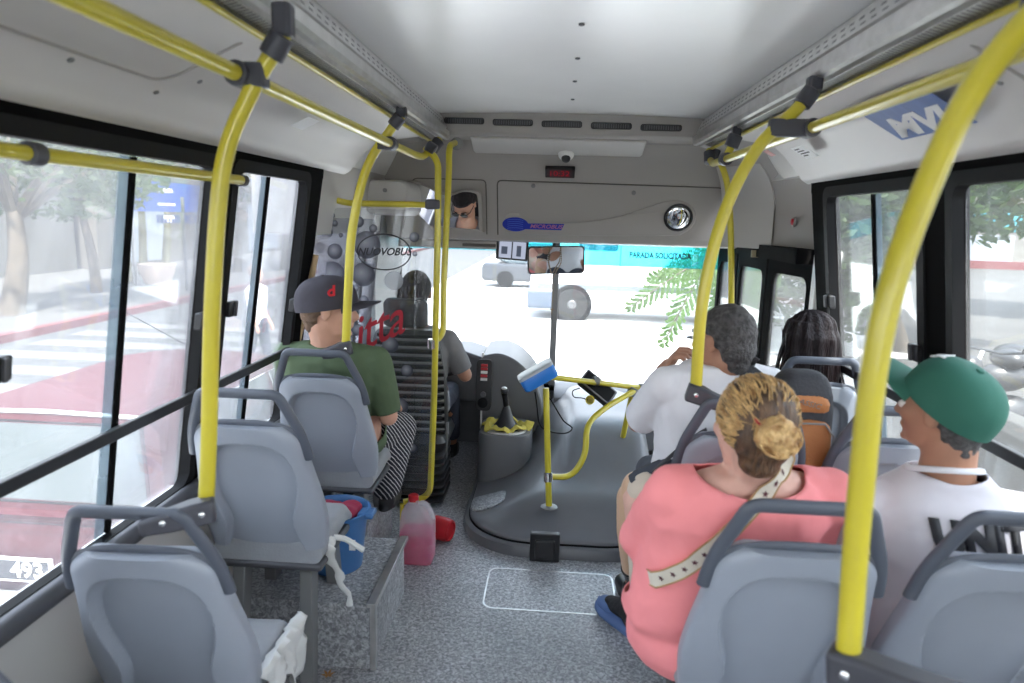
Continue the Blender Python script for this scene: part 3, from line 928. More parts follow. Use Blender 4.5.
# grab rail over the left window
gt = thingw('window_grab_rail', 'yellow grab rail fixed above the nearest left window', 'handrail', (-1.06, 1.8, 1.8))
obj('tube', MB().tube(fillet([(-1.12, .55, 1.80), (-1.05, .56, 1.80), (-1.05, 2.27, 1.80), (-1.10, 2.30, 1.80)], .03), .0155, 12), 'yellow', gt)
clampring((-1.05, 1.34, 1.80), (0, 1, 0), .024, .035, 'metal_d', gt)
obj('end_cap', MB().tube(fillet([(-1.05, 2.25, 1.80), (-1.05, 2.28, 1.80), (-1.10, 2.30, 1.80)], .02), .0185, 12), 'metal_d', gt)
# poles round the driver's screen
YP = 3.42
t = thingw('driver_screen_pole', 'yellow pole at the edge of the driver screen, bent to the left at its foot', 'pole', (-.62, YP, .2))
obj('tube', MB().tube(fillet([(-0.664, 3.420, 2.034), (-0.599, 3.420, 1.974), (-0.596, 3.420, 1.709), (-0.607, 3.420, 0.759), (-0.624, 3.420, 0.222), (-0.765, 3.420, 0.186)], .09, 8), .0165, 14), 'yellow', t)
obj('clamp', MB().box((-.66, YP - .022, 1.735), (-.585, YP + .022, 1.785)), 'clamp', t, bevel=.01)
clampring((-0.634, 3.420, 2.030), (1, 0, -.6), .028, .05, parent=t)
obj('foot', MB().tube([(-0.776, 3.420, 0.174), ((-0.776, 3.420, 0.174)[0], 3.42, 0.0)], .012, 10), 'yellow', t)
t = thingw('driver_screen_pole', 'yellow pole hanging from the bulkhead in front of the mirror', 'pole', (-.58, 3.6, 2.13))
obj('tube', MB().tube(fillet([(-0.571, 3.780, 2.094), (-0.578, 3.620, 2.062), (-0.573, 3.600, 1.940), (-0.584, 3.550, 1.375), (-0.577, 3.500, 1.091), (-0.628, 3.430, 1.054)], .07, 8), .0165, 14), 'yellow', t)
obj('flange', MB().lathe([(.034, 0), (.034, -.012), (.022, -.02)], 20, mtx=Matrix.Translation((-0.562, 3.797, 2.091)) @ Matrix.Rotation(R(-90), 4, 'X')), 'metal_g', t)
clampring((-0.621, 3.420, 1.056), (0, 0, 1), .024, .05, 'chrome', t)
t = thingw('driver_screen_rail', 'short yellow cross rail at the top of the driver screen', 'handrail', (-.9, YP, 1.77))
obj('tube', MB().tube(fillet([(-1.157, 3.350, 1.860), (-1.144, 3.380, 1.780), (-1.066, 3.420, 1.754), (-0.627, 3.420, 1.757)], .05, 6), .0155, 12), 'yellow', t)
obj('bracket', MB().lathe([(.026, -.012), (.026, .012)], 14, mtx=Matrix.Translation((-1.157, 3.350, 1.865))), 'clamp', t)
# front right door pole
t = thingw('door_pole', 'yellow pole beside the front door, behind the middle curved pole', 'pole', (.9, 3.7, .6))
obj('tube', MB().tube(spline([(0.778, 3.680, 2.069), (0.847, 3.700, 1.972), (0.889, 3.720, 1.832), (0.926, 3.740, 1.572), (0.963, 3.760, 1.193), (0.995, 3.780, 0.739), (.93, 3.78, .42)], 8), .0165, 14), 'yellow', t)
clampring((0.784, 3.680, 2.059), (.3, 0, 1), .028, .05, parent=t)

# ================================================================== SEATS
def seat_shell():
    """backrest shell: closed sections from the bottom edge up to the arched shoulder"""
    NS, NP = 90, 152
    H_, rings = .475, []
    for i in range(NS + 1):
        v = i / NS
        z = H_ * v
        q_ = max(0, min(1, (v - .25) / .70)); wd = .198 + .014 * math.sin(min(v / .3, 1) * PI / 2) - .036 * q_ * q_ * (3 - 2 * q_)
        if v > .84: wd *= (1 - ((v - .84) / .16) ** 2.6 * .30)
        thick = .050 * (1 - .25 * v)
        lean = -.14 * v ** 1.15 + .02 * (1 - v) ** 2
        ring = []
        us = [-1 + 2 * q_ / 112 for q_ in range(1, 112)]
        us = [-1, -.9985, -.994] + us + [.994, .9985, 1]
        fs = [.99, .9, .75, .5, .25, 0, -.25, -.5, -.75, -.9, -.99]
        for u_, side_ in [(u_, -1) for u_ in us] + [(u_, 1) for u_ in fs]:
            x = wd * u_
            y = side_ * thick * math.sqrt(max(0, 1 - (abs(u_) ** (1 / .55)) ** 2)) ** .55
            zz = z
            if v > .82: zz = z + 0
            u = abs(x) / wd
            if side_ < 0:      # rear face: raised rim round a recessed field
                xr = .152 - .036 * math.exp(-((v - .22) / .20) ** 2)
                f = ((abs(x) / xr) ** 3.2 + (max(0, v - .45) / .43) ** 3.2) ** (1 / 3.2)
                k_ = max(0, min(1, (1 - f) / .09))
                k_ = k_ * k_ * (3 - 2 * k_)
                y += (.044 - .012 * (1 - v)) * k_
                y += .014 * u ** 4
            else:
                y += .02 * u ** 4
            ring.append(V((x, y + lean, zz)))
        rings.append(ring)
    mb = MB().loft(rings)
    return mb

def lean_y(z): return -.14 * (z / .5) ** 1.15
def seat_frame():
    # handle loop over the shoulders, flattened tube, and the side bands
    zt = .595
    p = [(-.190, lean_y(.36), .36), (-.184, lean_y(.41), .41), (-.172, lean_y(.46), .46), (-.122, lean_y(.585), .585), (.122, lean_y(.585), .585), (.172, lean_y(.46), .46), (.184, lean_y(.41), .41), (.190, lean_y(.36), .36)]
    mb = MB().tube(fillet(p, .024, 6), .0148, 14, flat=(1.12, .85))
    # dark arch band along the shell top
    arch = []
    for i in range(25):
        t = PI * i / 24
        c_ = math.cos(t); z_ = .402 + .074 * math.sin(t) ** .75
        arch.append((.172 * abs(c_) ** .75 * (1 if c_ > 0 else -1), lean_y(z_) - .002, z_))
    mb.tube(arch, .011, 12, flat=(1.7, .8))
    return mb

def make_seat(ztop, floorz, arm=True):
    """ztop: height of the handle; the root sits on the floor under the back"""
    r = bpy.data.objects.new('passenger_seat', None); link(r)
    dz = ztop - floorz - .60
    o = obj('backrest', seat_shell(), 'seat', r, ang=55, loc=(0, 0, dz))
    b = obj('emblem', MB().lathe([(.014, 0), (.014, .002), (.011, .003), (.010, .001)], 20, mtx=Matrix.Translation((0, lean_y(.432) - .036, .430)) @ Matrix.Rotation(R(74), 4, 'X')), 'seat', o)
    obj('handle_frame', seat_frame(), 'seatd', r, loc=(0, 0, dz))
    # seat pan: lofted cushion with rounded front
    mb = MB()
    rings = []
    for i in range(13):
        v = i / 12
        y = .0 + .35 * v
        hw = .190 + .008 * math.sin(v * PI)
        zc = -.02 + .035 * v - (.05 * max(0, v - .8) / .2 if v > .8 else 0)
        th = .038 if v < .85 else .038 - .02 * (v - .85) / .15
        rings.append([V((q[0], y, zc + q[1])) for q in rrect(hw, th, min(.03, th * .9), 4)])
    mb.loft(rings)
    c = obj('cushion', mb, 'cush', r, loc=(0, 0, dz))
    mb = MB().box((-.19, -.01, dz - .085), (.19, .33, dz - .058))
    obj('seat_base', mb, 'metal_d', r, bevel=.01)
    h = dz - .085
    if h > .02:
        for sx in (-1, 1):
            for yy, ye in ((.06, .0), (.30, .34)):
                g = MB().hexa([(sx * .13 - .025, ye - .02, 0), (sx * .13 + .025, ye - .02, 0), (sx * .13 + .025, ye + .03, 0), (sx * .13 - .025, ye + .03, 0),
                               (sx * .12 - .022, yy - .03, h), (sx * .12 + .022, yy - .03, h), (sx * .12 + .022, yy + .04, h), (sx * .12 - .022, yy + .04, h)])
                obj('leg', g, 'metal_g', r, bevel=.004)
    return r

def seat_at(proto, x, y, fz, rz, label, group):
    global _first
    if proto.get('used'):
        o = dup(proto, (x, y + .14, fz), rz)
    else:
        o = proto; o.location = (x, y + .14, fz); o.rotation_euler = (0, 0, rz)
        proto['used'] = 1
    if 'used' in o and o is not proto: del o['used']
    tag(o, label, 'seat', group)
    return o
GS = 'grey moulded bus seats'
sA = make_seat(1.04, 0.0)
sB = make_seat(1.165, 0.0)
sC = make_seat(1.155, .265)
seat_at(sA, -.945, 1.41, 0, R(3), 'grey moulded bus seat with the nearest left pole clamped to its handle', GS)
seat_at(sB, -.955, 2.0, 0, 0, 'empty grey bus seat between the nearest left seat and the man in the dark cap', GS)
seat_at(sC, -.965, 2.70, .265, 0, 'grey bus seat on the raised platform, man in dark cap sitting in it', GS)
sD = make_seat(1.14, 0.0)
seat_at(sD, .552, 1.41, 0, 0, 'grey bus seat directly behind the woman in the pink top', GS)
seat_at(sD, 1.005, 1.41, 0, 0, 'grey bus seat directly behind the man in the green cap', GS)
sF = make_seat(1.19, 0.0)
seat_at(sF, .595, 2.05, 0, 0, 'grey bus seat between the man with the backpack and the woman in pink', GS)
seat_at(sF, 1.055, 2.05, 0, 0, 'empty grey bus seat in front of the man in the green cap', GS)
seat_at(sF, 1.09, 2.80, 0, 0, 'grey bus seat of the dark-haired woman at the right window', GS)
sZ = make_seat(1.115, 0.0)
seat_at(sZ, .66, .84, 0, 0, 'nearest grey bus seat, only its handle showing under the thick near pole', GS)
sG = make_seat(1.11, 0.0)
seat_at(sG, -.975, .86, 0, 0, 'grey bus seat cut off by the bottom left corner of the view', GS)
for o in (sA, sB, sC, sD, sF, sZ, sG):
    if 'used' in o: del o['used']

# clamps holding the poles to the seat handles
def seat_clamp(p, q, lb):
    p = V(p); q = V(q)
    d = (q - p)
    t = thingw('pole_clamp', lb, 'clamp', p)
    m4 = frame(None, d, (0, 0, 1), p)
    L = d.length
    sg_ = -1 if (m4.to_3x3() @ V((0, 0, 1))).y > 0 else 1
    pl = [(-.028, -.030), (L * .55, -.030), (L, -.024), (L, .012), (L * .5, .018), (.02, .026), (-.028, .026)]
    mb = MB().loft([[m4 @ V((u, v, w_)) for u, v in pl] for w_ in (-.026, .026)])
    obj('plate', mb, 'clamp', t, bevel=.008)
    for u in (0.0, L * .62):
        c = m4 @ V((u, 0, .025 * sg_))
        obj('bolt', MB().lathe([(.007, 0), (.007, .004 * sg_), (.004, .006 * sg_)], 10, mtx=Matrix.Translation(c) @ m4.to_3x3().to_4x4()), 'chrome', t)
    return t
seat_clamp((-.787, 1.425, 1.022), (-.905, 1.372, 1.006), 'dark clamp joining the near left pole to the nearest left seat')
seat_clamp((-.858, 2.73, 1.155), (-.95, 2.70, 1.135), 'dark clamp joining the pole to the seat of the man in the dark cap')
seat_clamp((.44, 2.055, 1.195), (.535, 2.04, 1.17), 'dark clamp joining the middle right pole to the seat behind the backpack man')
seat_clamp((.462, .955, 1.055), (.60, .86, 1.075), 'dark clamp at the foot of the nearest right pole')

# ================================================================== DRIVER SCREEN
YS = 3.37
scr_ = thingw('driver_screen', 'clear acrylic screen with printed bubbles and red script behind the driver', 'screen', (-.9, YS, .2))
sx0, sx1, sz0, sz1 = -1.19, -.61, .25, 1.73
rr = [(sx0, sz0), (sx1, sz0), (sx1, sz1 - .10), (sx1 - .08, sz1), (sx0 + .10, sz1), (sx0, sz1 - .05)]
obj('sheet', MB().loft([[V((x, y, z)) for x, z in rr] for y in (YS, YS + .005)]), 'acryl', scr_, smooth=False)
obj('sheet_edge', MB().box((-.905, YS - .004, sz0), (-.900, YS - .001, sz1 - .02)).box((-.700, YS - .004, .55), (-.697, YS - .001, 1.62)), 'acryl', scr_)
# shaded bubble print, radial shading carried by a UV map
bm_ = bpy.data.materials.new('bubble_print'); bm_.use_nodes = True
n_ = bm_.node_tree.nodes; l_ = bm_.node_tree.links
n_.clear()
uo = n_.new('ShaderNodeUVMap'); vl = n_.new('ShaderNodeVectorMath'); vl.operation = 'LENGTH'
l_.new(uo.outputs[0], vl.inputs[0])
rp = n_.new('ShaderNodeValToRGB'); l_.new(vl.outputs['Value'], rp.inputs[0])
e = rp.color_ramp.elements
e[0].position = 0; e[0].color = (.55, .56, .60, 1); e[1].position = 1.0; e[1].color = (.10, .105, .13, 1)
q = e.new(.55); q.color = (.30, .31, .35, 1)
q = e.new(.93); q.color = (.13, .13, .16, 1)
df = n_.new('ShaderNodeBsdfTranslucent'); df2 = n_.new('ShaderNodeBsdfDiffuse'); trn = n_.new('ShaderNodeBsdfTransparent')
trn.inputs[0].default_value = (.8, .8, .84, 1)
l_.new(rp.outputs[0], df.inputs[0]); l_.new(rp.outputs[0], df2.inputs[0])
mx1 = n_.new('ShaderNodeMixShader'); l_.new(df.outputs[0], mx1.inputs[1]); l_.new(df2.outputs[0], mx1.inputs[2])
mx2 = n_.new('ShaderNodeMixShader'); mx2.inputs[0].default_value = .72
l_.new(trn.outputs[0], mx2.inputs[1]); l_.new(mx1.outputs[0], mx2.inputs[2])
oo = n_.new('ShaderNodeOutputMaterial'); l_.new(mx2.outputs[0], oo.inputs[0])
def bubbles(name, lst, mat_, parent, y):
    b = bmesh.new(); uv = b.loops.layers.uv.new('UVMap')
    for i, (x, z, r, ox, oz) in enumerate(lst):
        yy = y - .0004 * (i % 5)
        c = b.verts.new((x, yy, z)); ring = [b.verts.new((x + r * math.cos(2 * PI * k / 28), yy, z + r * math.sin(2 * PI * k / 28))) for k in range(28)]
        for k in range(28):
            f = b.faces.new([c, ring[k], ring[(k + 1) % 28]])
            for lp, (u, v) in zip(f.loops, ((0, 0), (math.cos(2 * PI * k / 28), math.sin(2 * PI * k / 28)), (math.cos(2 * PI * (k + 1) / 28), math.sin(2 * PI * (k + 1) / 28)))):
                lp[uv].uv = (u + ox, v + oz)
    me = bpy.data.meshes.new(name); b.to_mesh(me); b.free(); me.materials.append(mat_)
    return link(bpy.data.objects.new(name, me), parent)
bl = []
for zx, zy, r in ((120, 93, 16), (162, 104, 14), (125, 143, 26), (190, 157, 10), (163, 230, 34), (96, 215, 24), (150, 340, 62), (295, 335, 52), (338, 127, 18), (270, 97, 24), (525, 165, 22), (530, 240, 11), (300, 455, 22), (262, 398, 14), (120, 445, 18), (190, 430, 26), (150, 70, 12), (310, 200, 60)):
    bl.append((zx, zy, r))
BB = {}
for key_, px, py in ((0, 300, 200), (1, 400, 300)):
    pass
P00 = V((-1.277, 3.370, 1.762)); P10 = V((-0.776, 3.370, 1.776)); P01 = V((-1.290, 3.370, 1.264))
def SP(px, py): return P00 + (P10 - P00) * ((px - 300) / 100) + (P01 - P00) * ((py - 200) / 100)
L1 = []
for zx, zy, r in bl:
    p = SP(300 + zx / 4.55, 200 + zy / 4.55)
    L1.append((p.x, p.z, r / 4.55 * .0052, .15, -.2))
for px, py, r in ((394, 345, 8), (386, 388, 10), (412, 372, 6), (378, 372, 5), (368, 352, 7), (366, 372, 5), (405, 410, 9), (392, 440, 6), (420, 455, 5), (360, 330, 6)):
    p = SP(px, py); L1.append((p.x, p.z, r * .0052, .15, -.2))
bubbles('bubble_print', L1, bm_, scr_, YS - .003)
p = SP(396, 279.5)
bubbles('pale_bubble', [(p.x, p.z, .048, .1, .1)], M['bubble_l'], scr_, YS - .003)
obj('film_band', MB().box((sx0, YS - .0022, .80), (-.905, YS - .0012, 1.68)), 'film', scr_, smooth=False)
c = SP(385.5, 251)
obj('oval_ring', MB().tube([(c.x + .134 * math.cos(a_), YS - .005, c.z + .088 * math.sin(a_)) for a_ in [2 * PI * i / 48 for i in range(49)]], .0032, 6), 'ink', scr_)
text('oval_lettering', 'NUOVOBUS', .052, 'ink', frame(None, (1, 0, .03), (0, 0, 1), (c.x, YS - .006, c.z)), scr_, shear=.35, sx=.95, bold=.001)
c = SP(377, 329)
text('red_lettering', 'itta', .25, 'redfilm', frame(None, (.90, 0, .43), (-.43, 0, .90), (c.x, YS - .006, c.z)), scr_, shear=.6, bold=.0005, sx=.92, space=.95)
tk = tag(obj('wooden_stick', MB().tube([(-1.206, 3.100, 1.085), (-1.142, 3.100, 1.347), (-1.106, 3.100, 1.510)], [.014, .015, .013], 12), mat('pale_wood', (.55, .38, .22), .5)), 'pale wooden stick leaning behind the man in the dark cap', 'stick')

# ================================================================== FRONT CABIN
# driver's seat
ds = thingw('driver_chair', 'tall black driver seat with ribbed bead cover and headrest', 'seat', (-.82, 3.75, 0))
def slabloft(sects):
    rings = []
    for (x, y, z, hw, th, r) in sects:
        rings.append([V((x + u, y + v, z)) for u, v in rrect(hw, th, r, 4)])
    return MB().loft(rings)
obj('backrest', slabloft([(-.81, 3.86, .40, .19, .05, .04), (-.81, 3.83, .55, .215, .06, .05), (-.815, 3.80, .75, .215, .06, .05), (-.82, 3.77, .95, .19, .055, .05), (-.825, 3.75, 1.05, .165, .045, .04), (-.825, 3.745, 1.075, .14, .03, .025)]), 'black', ds)
obj('headrest', slabloft([(-.83, 3.76, 1.085, .105, .035, .03), (-.83, 3.755, 1.10, .125, .045, .04), (-.83, 3.745, 1.22, .125, .045, .04), (-.83, 3.74, 1.245, .105, .035, .03)]), 'black', ds)
for dx in (-.06, .06):
    obj('headrest_rod', MB().tube([(-.83 + dx, 3.765, 1.04), (-.83 + dx, 3.76, 1.10)], .008, 8), 'chrome', ds)
mb = MB(); mg = MB()
for i in range(27):
    z = .46 + i * .0225
    hw = .205 if z < .85 else .205 - (z - .85) * .20
    y0 = 3.80 - .0 + (.75 - z) * .16 - .068
    pts = [(-.815 + hw * t, y0 + .02 * t * t, z) for t in [-1 + 2 * k / 10 for k in range(11)]]
    (mb if i % 2 else mg).tube(pts, .0085, 6)
obj('bead_row', mb, 'black', ds, kind=None) if False else obj('bead_cover', mb, 'metal_g', ds)
obj('bead_cover', mg, 'rubber', ds)
obj('seat_cushion', slabloft([(-.82, 3.98, .34, .20, .20, .06), (-.82, 3.98, .40, .22, .22, .07), (-.82, 3.98, .45, .20, .20, .06)]), 'black', ds)
mb = MB()
for i in range(7):
    z = .03 + i * .045
    mb.loft([[V((-.80 + u, 3.92 + v, zz)) for u, v in rrect(k * .19, k * .17, .04, 3)] for k, zz in ((.86, z), (1, z + .012), (1, z + .028), (.86, z + .04))])
obj('suspension_bellows', mb, 'black', ds)
obj('belt_buckle', MB().box((-.605, 3.80, .45), (-.59, 3.83, .52)).tube([(-.60, 3.82, .30), (-.60, 3.82, .46)], .006, 8), 'metal_g', ds)

# engine cover ---------------------------------------------------------
def S(t): t = max(0, min(1, t)); return t * t * (3 - 2 * t)
def Hc(x, y):
    return .10 + .13 * S((y - 3.27) / .30) * S((x + .42) / .40) + .26 * S((y - 3.50) / .75) * S((x + .22) / .42) + .03 * S((y - 4.2) / .5)
ec = thingw('engine_cover', 'bulging grey moulded engine cover in the middle of the front floor', 'engine cover', (.08, 3.6, 0))
x0, x1, y0, y1 = -.46, .66, 3.24, 5.0
cx_, cy_ = (x0 + x1) / 2, (y0 + y1) / 2
def ring(d, zf, n=14):
    pts = rrect((x1 - x0) / 2 - d, (y1 - y0) / 2 - d, max(.36 - d * .8, .02), n)
    # subdivide straight runs
    out = []
    for i in range(len(pts)):
        a = V(pts[i]); b = V(pts[(i + 1) % len(pts)])
        m = max(1, int((b - a).length / .04))
        out += [a.lerp(b, k / m) for k in range(m)]
    return [V((cx_ + p.x, cy_ + p.y, zf(cx_ + p.x, cy_ + p.y))) for p in out]
def lofts(dz):
    ref = None; rings = []
    N = 160
    for d, zf in dz:
        pts = rrect((x1 - x0) / 2 - d, (y1 - y0) / 2 - d, max(.38 - d * .75, .03), 14)
        # resample to N by arclength from polar angle
        P = []
        for k in range(N):
            a = 2 * PI * k / N
            dr_ = V((math.cos(a) * (x1 - x0), math.sin(a) * (y1 - y0)))
            best = None
            for i in range(len(pts)):
                A_ = V(pts[i]); B_ = V(pts[(i + 1) % len(pts)])
                e_ = B_ - A_
                den = dr_.x * e_.y - dr_.y * e_.x
                if abs(den) < 1e-12: continue
                t = (A_.x * e_.y - A_.y * e_.x) / den
                u = (A_.x * dr_.y - A_.y * dr_.x) / den
                if t > 0 and -1e-6 <= u <= 1 + 1e-6: best = dr_ * t; break
            P.append(V((cx_ + best.x, cy_ + best.y, zf(cx_ + best.x, cy_ + best.y))))
        rings.append(P)
    return MB().loft(rings)
fz = lambda c: (lambda x, y: c)
hz_ = lambda k, c=0: (lambda x, y: c * (1 - k) + Hc(x, y) * k)
dz = [(0.0, fz(0)), (0.0, fz(.055)), (.008, fz(.062)), (.026, fz(.064))]
obj('skirt', lofts(dz + [(.06, fz(.064))]), 'cover', ec, ang=50)
obj('seam_strip', lofts([(.024, fz(.055)), (.024, fz(.072)), (.05, fz(.072))]), 'rubber', ec)
obj('hump', lofts([(.030, fz(.07)), (.030, fz(.085)), (.036, hz_(.3, .085)), (.046, hz_(.6, .085)), (.062, hz_(.82, .085)), (.085, hz_(.94, .085)), (.12, hz_(1)), (.17, hz_(1)), (.22, hz_(1)), (.27, hz_(1)), (.33, hz_(1)), (.39, hz_(1)), (.45, hz_(1)), (.50, hz_(1)), (.53, hz_(1)), (.548, hz_(1))]), 'cover', ec, ang=60)
obj('carpet_inlay', MB().loft([[V((-.33 + u * k, 3.64 + v * k, Hc(-.33 + u * k, 3.64 + v * k) + dz_)) for u, v in rrect(.095, .10, .06, 5)] for k, dz_ in ((1, -.005), (1, .006), (.97, .008))]), 'floor', ec)
lt = MB().box((-.075, 3.205, .0), (.075, 3.245, .15)).box((-.05, 3.19, .02), (.05, 3.21, .12))
obj('latch_box', lt, 'black', ec, bevel=.006)
# gear console
gc = thingw('gear_console', 'grey gear lever console with oval tray beside the driver', 'console', (-.27, 4.1, .1))
obj('housing', MB().loft([[V((-.275 + u * k, 4.17 + v * k, z)) for u, v in rrect(.165, .20, .09, 6)] for k, z in ((1.06, .05), (1.03, .15), (1, .30), (.99, .385), (.96, .40))]), 'dash', gc, ang=50)
obj('tray', MB().loft([[V((-.275 + u * k, 4.15 + v * k, z)) for u, v in rrect(.13, .15, .10, 6)] for k, z in ((1, .395), (1, .408), (.9, .410), (.85, .402), (.5, .401))]), 'white_p', gc)
gl_ = thingw('gear_lever', 'black gear lever with leather boot and pale knob', 'gear lever', (-.28, 4.12, .40))
obj('boot', MB().lathe([(.085, .40), (.078, .42), (.060, .445), (.050, .46), (.036, .50), (.026, .53), (.018, .55)], 20, mtx=Matrix.Translation((-.275, 4.13, 0))), 'black', gl_)
obj('lever', MB().tube([(-.275, 4.13, .53), (-.285, 4.12, .60), (-.290, 4.11, .635)], [.016, .017, .020], 12), 'rubber', gl_)
obj('knob', MB().ell((-.290, 4.11, .652), (.026, .026, .024)), 'black', gl_)
obj('knob_cap', MB().ell((-.290, 4.10, .668), (.018, .018, .010)), 'white_p', gl_)
ycl = MB()
random.seed(3)
N = 40
ri, ro = [], []
for k in range(N):
    a = 2 * PI * k / N
    w1 = 1 + .10 * math.sin(3 * a + 1) + .07 * math.sin(7 * a)
    ri.append(V((-.275 + .085 * math.cos(a), 4.13 + .08 * math.sin(a), .416 + .004 * math.sin(5 * a))))
    ro.append(V((-.275 + .155 * w1 * math.cos(a), 4.13 + .12 * w1 * math.sin(a), .424 + .014 * math.sin(6 * a) + .01 * math.sin(11 * a))))
mid_ = [(a + b) / 2 + V((0, 0, .018 + .008 * math.sin(i * 1.7))) for i, (a, b) in enumerate(zip(ri, ro))]
ycl.loft([ri, mid_, ro, [p - V((0, 0, .008)) for p in ro], [p - V((0, 0, .012)) for p in mid_], [p - V((0, 0, .006)) for p in ri]], caps=False)
tag(obj('yellow_cloth', ycl, mat('yellow_cloth', (.62, .52, .10), .9, bump=.4, bscale=40)), 'crumpled yellow cloth wrapped round the gear lever boot', 'cloth')

# dashboard
dprof = [(4.72, .10), (4.70, .40), (4.72, .455), (4.78, .485), (4.90, .50), (5.01, .505), (5.01, .10)]
struct('trim_17', sweep(dprof, .02, 1.16), 'dash', ang=50, bevel=.008)
db = thingw('dashboard', 'grey curved dashboard beside the driver, rising above the windscreen sill', 'dashboard', (-.4, 4.6, .4))
arc = [(-.10, .28), (-.05, .42), (-.06, .50), (-.10, .62), (-.17, .72), (-.26, .79), (-.36, .82), (-.47, .80), (-.47, .28)]
arc = [(p.x, p.z) for p in spline([(a, 0, b) for a, b in arc[:8]], 5)] + [(-.47, .28)]
obj('pod', MB().loft([[V((x, y, z)) for x, z in arc] for y in (4.42, 4.44, 4.98)]), 'dash', db, ang=50, bevel=.012)
obj('instrument_hood', MB().loft([[V((x, y, z)) for x, z in ((-1.1, .45), (-.47, .45), (-.47, .76), (-.60, .80), (-.95, .80), (-1.1, .74))] for y in (4.55, 4.98)]), 'dash', db, bevel=.02)
obj('gap', MB().tube([(-.463, 4.425, .30), (-.463, 4.425, .60), (-.46, 4.43, .82)], .008, 8), 'white_p', db)
sp2 = thingw('switch_panel', 'narrow black switch column with red rocker switches beside the driver', 'switch panel', (-.52, 4.40, .5))
fm = frame(None, (1, -.05, 0), (0, .12, 1), (-0.443, 4.360, 0.619))
obj('plate', MB().loft([[fm @ V((u, v, d)) for u, v in rrect(.052, .17, .03)] for d in (-.03, .012)]), 'black', sp2, bevel=.004)
for i in range(5):
    obj('rocker', MB().box((-.022, .03 + i * .023, .012), (.022, .048 + i * .023, .022), fm), ['white_p', 'red', 'white_p', 'red', 'red'][i], sp2, bevel=.002)
obj('dial', MB().lathe([(.034, .0), (.034, .02), (.020, .024)], 20, mtx=fm @ Matrix.Translation((0, -.115, .01))), 'rubber', sp2)
obj('vent_knob', MB().lathe([(.018, .0), (.018, .02)], 16, mtx=fm @ Matrix.Translation((0, -.06, .01))), 'metal_d', sp2)
stw = thingw('steering_wheel', 'black steering wheel in front of the driver', 'steering wheel', (-.82, 4.36, .72))
sm = Matrix.Translation((-.82, 4.36, .74)) @ Matrix.Rotation(R(-32), 4, 'X')
obj('rim', MB().tube([sm @ V((.215 * math.cos(2 * PI * i / 40), .215 * math.sin(2 * PI * i / 40), 0)) for i in range(41)], .014, 10), 'black', stw)
obj('spoke', MB().tube([sm @ V((-.21, 0, 0)), sm @ V((0, 0, -.03)), sm @ V((.21, 0, 0))], .012, 8), 'black', stw)
obj('column', MB().tube([sm @ V((0, 0, 0)), (-.82, 4.62, .45)], .03, 12), 'black', stw)

# guard rails on the engine cover
gr = thingw('engine_cover_rail', 'yellow guard rail standing on the engine cover', 'handrail', (0.014, 3.414, 0.200))
F1 = V((0.014, 3.414, 0.200))
YY = F1.y
T1 = V((-0.027, 3.420, 0.851)); T1.y = F1.y
T1 = V((-0.028, 3.510, 0.828))
K1 = F1.lerp(T1, .26)
obj('post', MB().tube([F1, T1], YR, 14), 'yellow', gr)
obj('flange', MB().lathe([(.045, 0), (.045, .006), (.03, .012)], 20, mtx=Matrix.Translation(F1 + V((0, 0, .002)))), 'metal_g', gr)
crv = [K1, V((0.132, 3.530, 0.334)), V((0.203, 3.560, 0.452)), V((0.198, 3.620, 0.609)), V((0.312, 3.750, 0.674)), V((0.483, 3.920, 0.732))]
obj('curved_bar', MB().tube(fillet(crv, .08, 6), YR, 14), 'yellow', gr)
F2 = V((0.432, 4.018, 0.360)); T2 = V((0.478, 3.920, 0.726)); T2.y = max(F2.y, 3.92)
F2 = V((0.432, 4.020, 0.359))
obj('rear_post', MB().tube([F2 - V((0, 0, .04)), V((0.483, 3.970, 0.725))], YR, 14), 'yellow', gr)
obj('flange', MB().lathe([(.038, 0), (.038, .006), (.025, .012)], 20, mtx=Matrix.Translation(F2 - V((0, 0, .01)))), 'metal_g', gr)
obj('cross_bar', MB().tube([V((-0.004, 3.620, 0.863)), V((0.276, 3.820, 0.795)), V((0.601, 4.020, 0.724))], YR * .95, 14), 'yellow', gr)
clampring(K1, T1 - F1, .025, .05, 'chrome', gr)
clampring(V((0.473, 3.930, 0.723)), (.5, .3, 1), .030, .05, 'metal_g', gr)
clampring(V((0.542, 3.980, 0.738)), (1, .3, 0), .028, .05, 'metal_g', gr)
clampring(V((0.252, 3.810, 0.808)), (1, .3, 0), .026, .035, 'metal_g', gr)
# card reader
vt = thingw('card_reader', 'bright blue card reader with pale screen on top of the yellow post', 'card reader', (-0.076, 3.500, 0.872))
vm = frame(None, (.82, .10, .50), (-.111, .955, -.009), (-0.083, 3.500, 0.914))
obj('body', MB().loft([[vm @ V((u, v, d)) for u, v in rrect(.098 * k, .062 * k, .02)] for k, d in ((.93, -.062), (1, -.052), (1, .0), (.97, .006))]), 'blue_v', vt)
obj('face', MB().loft([[vm @ V((u, v, d)) for u, v in rrect(.100 * k, .064 * k, .02)] for k, d in ((1, .004), (1, .020), (.9, .024))]), mat('reader_face', (.42, .45, .47), .4), vt)
obj('screen', MB().box((.0, -.035, .018), (.07, .035, .0195), vm), mat('lcd', (.25, .42, .45), .2), vt)
tmn = thingw('ticket_machine', 'black ticket machine with pale rim on the engine cover rail', 'ticket machine', (0.258, 3.860, 0.743))
tm4 = frame(None, (.80, -.15, -.58), (.40, .70, .52), (0.262, 3.840, 0.760))
obj('body', MB().loft([[tm4 @ V((u, v, d)) for u, v in rrect(.105, .05, .01)] for d in (-.03, .02)]), 'black', tmn, bevel=.004)
obj('rim', MB().loft([[tm4 @ V((u, v, d)) for u, v in rrect(.108, .054, .012)] for d in (.012, .020)]), 'metal_g', tmn)
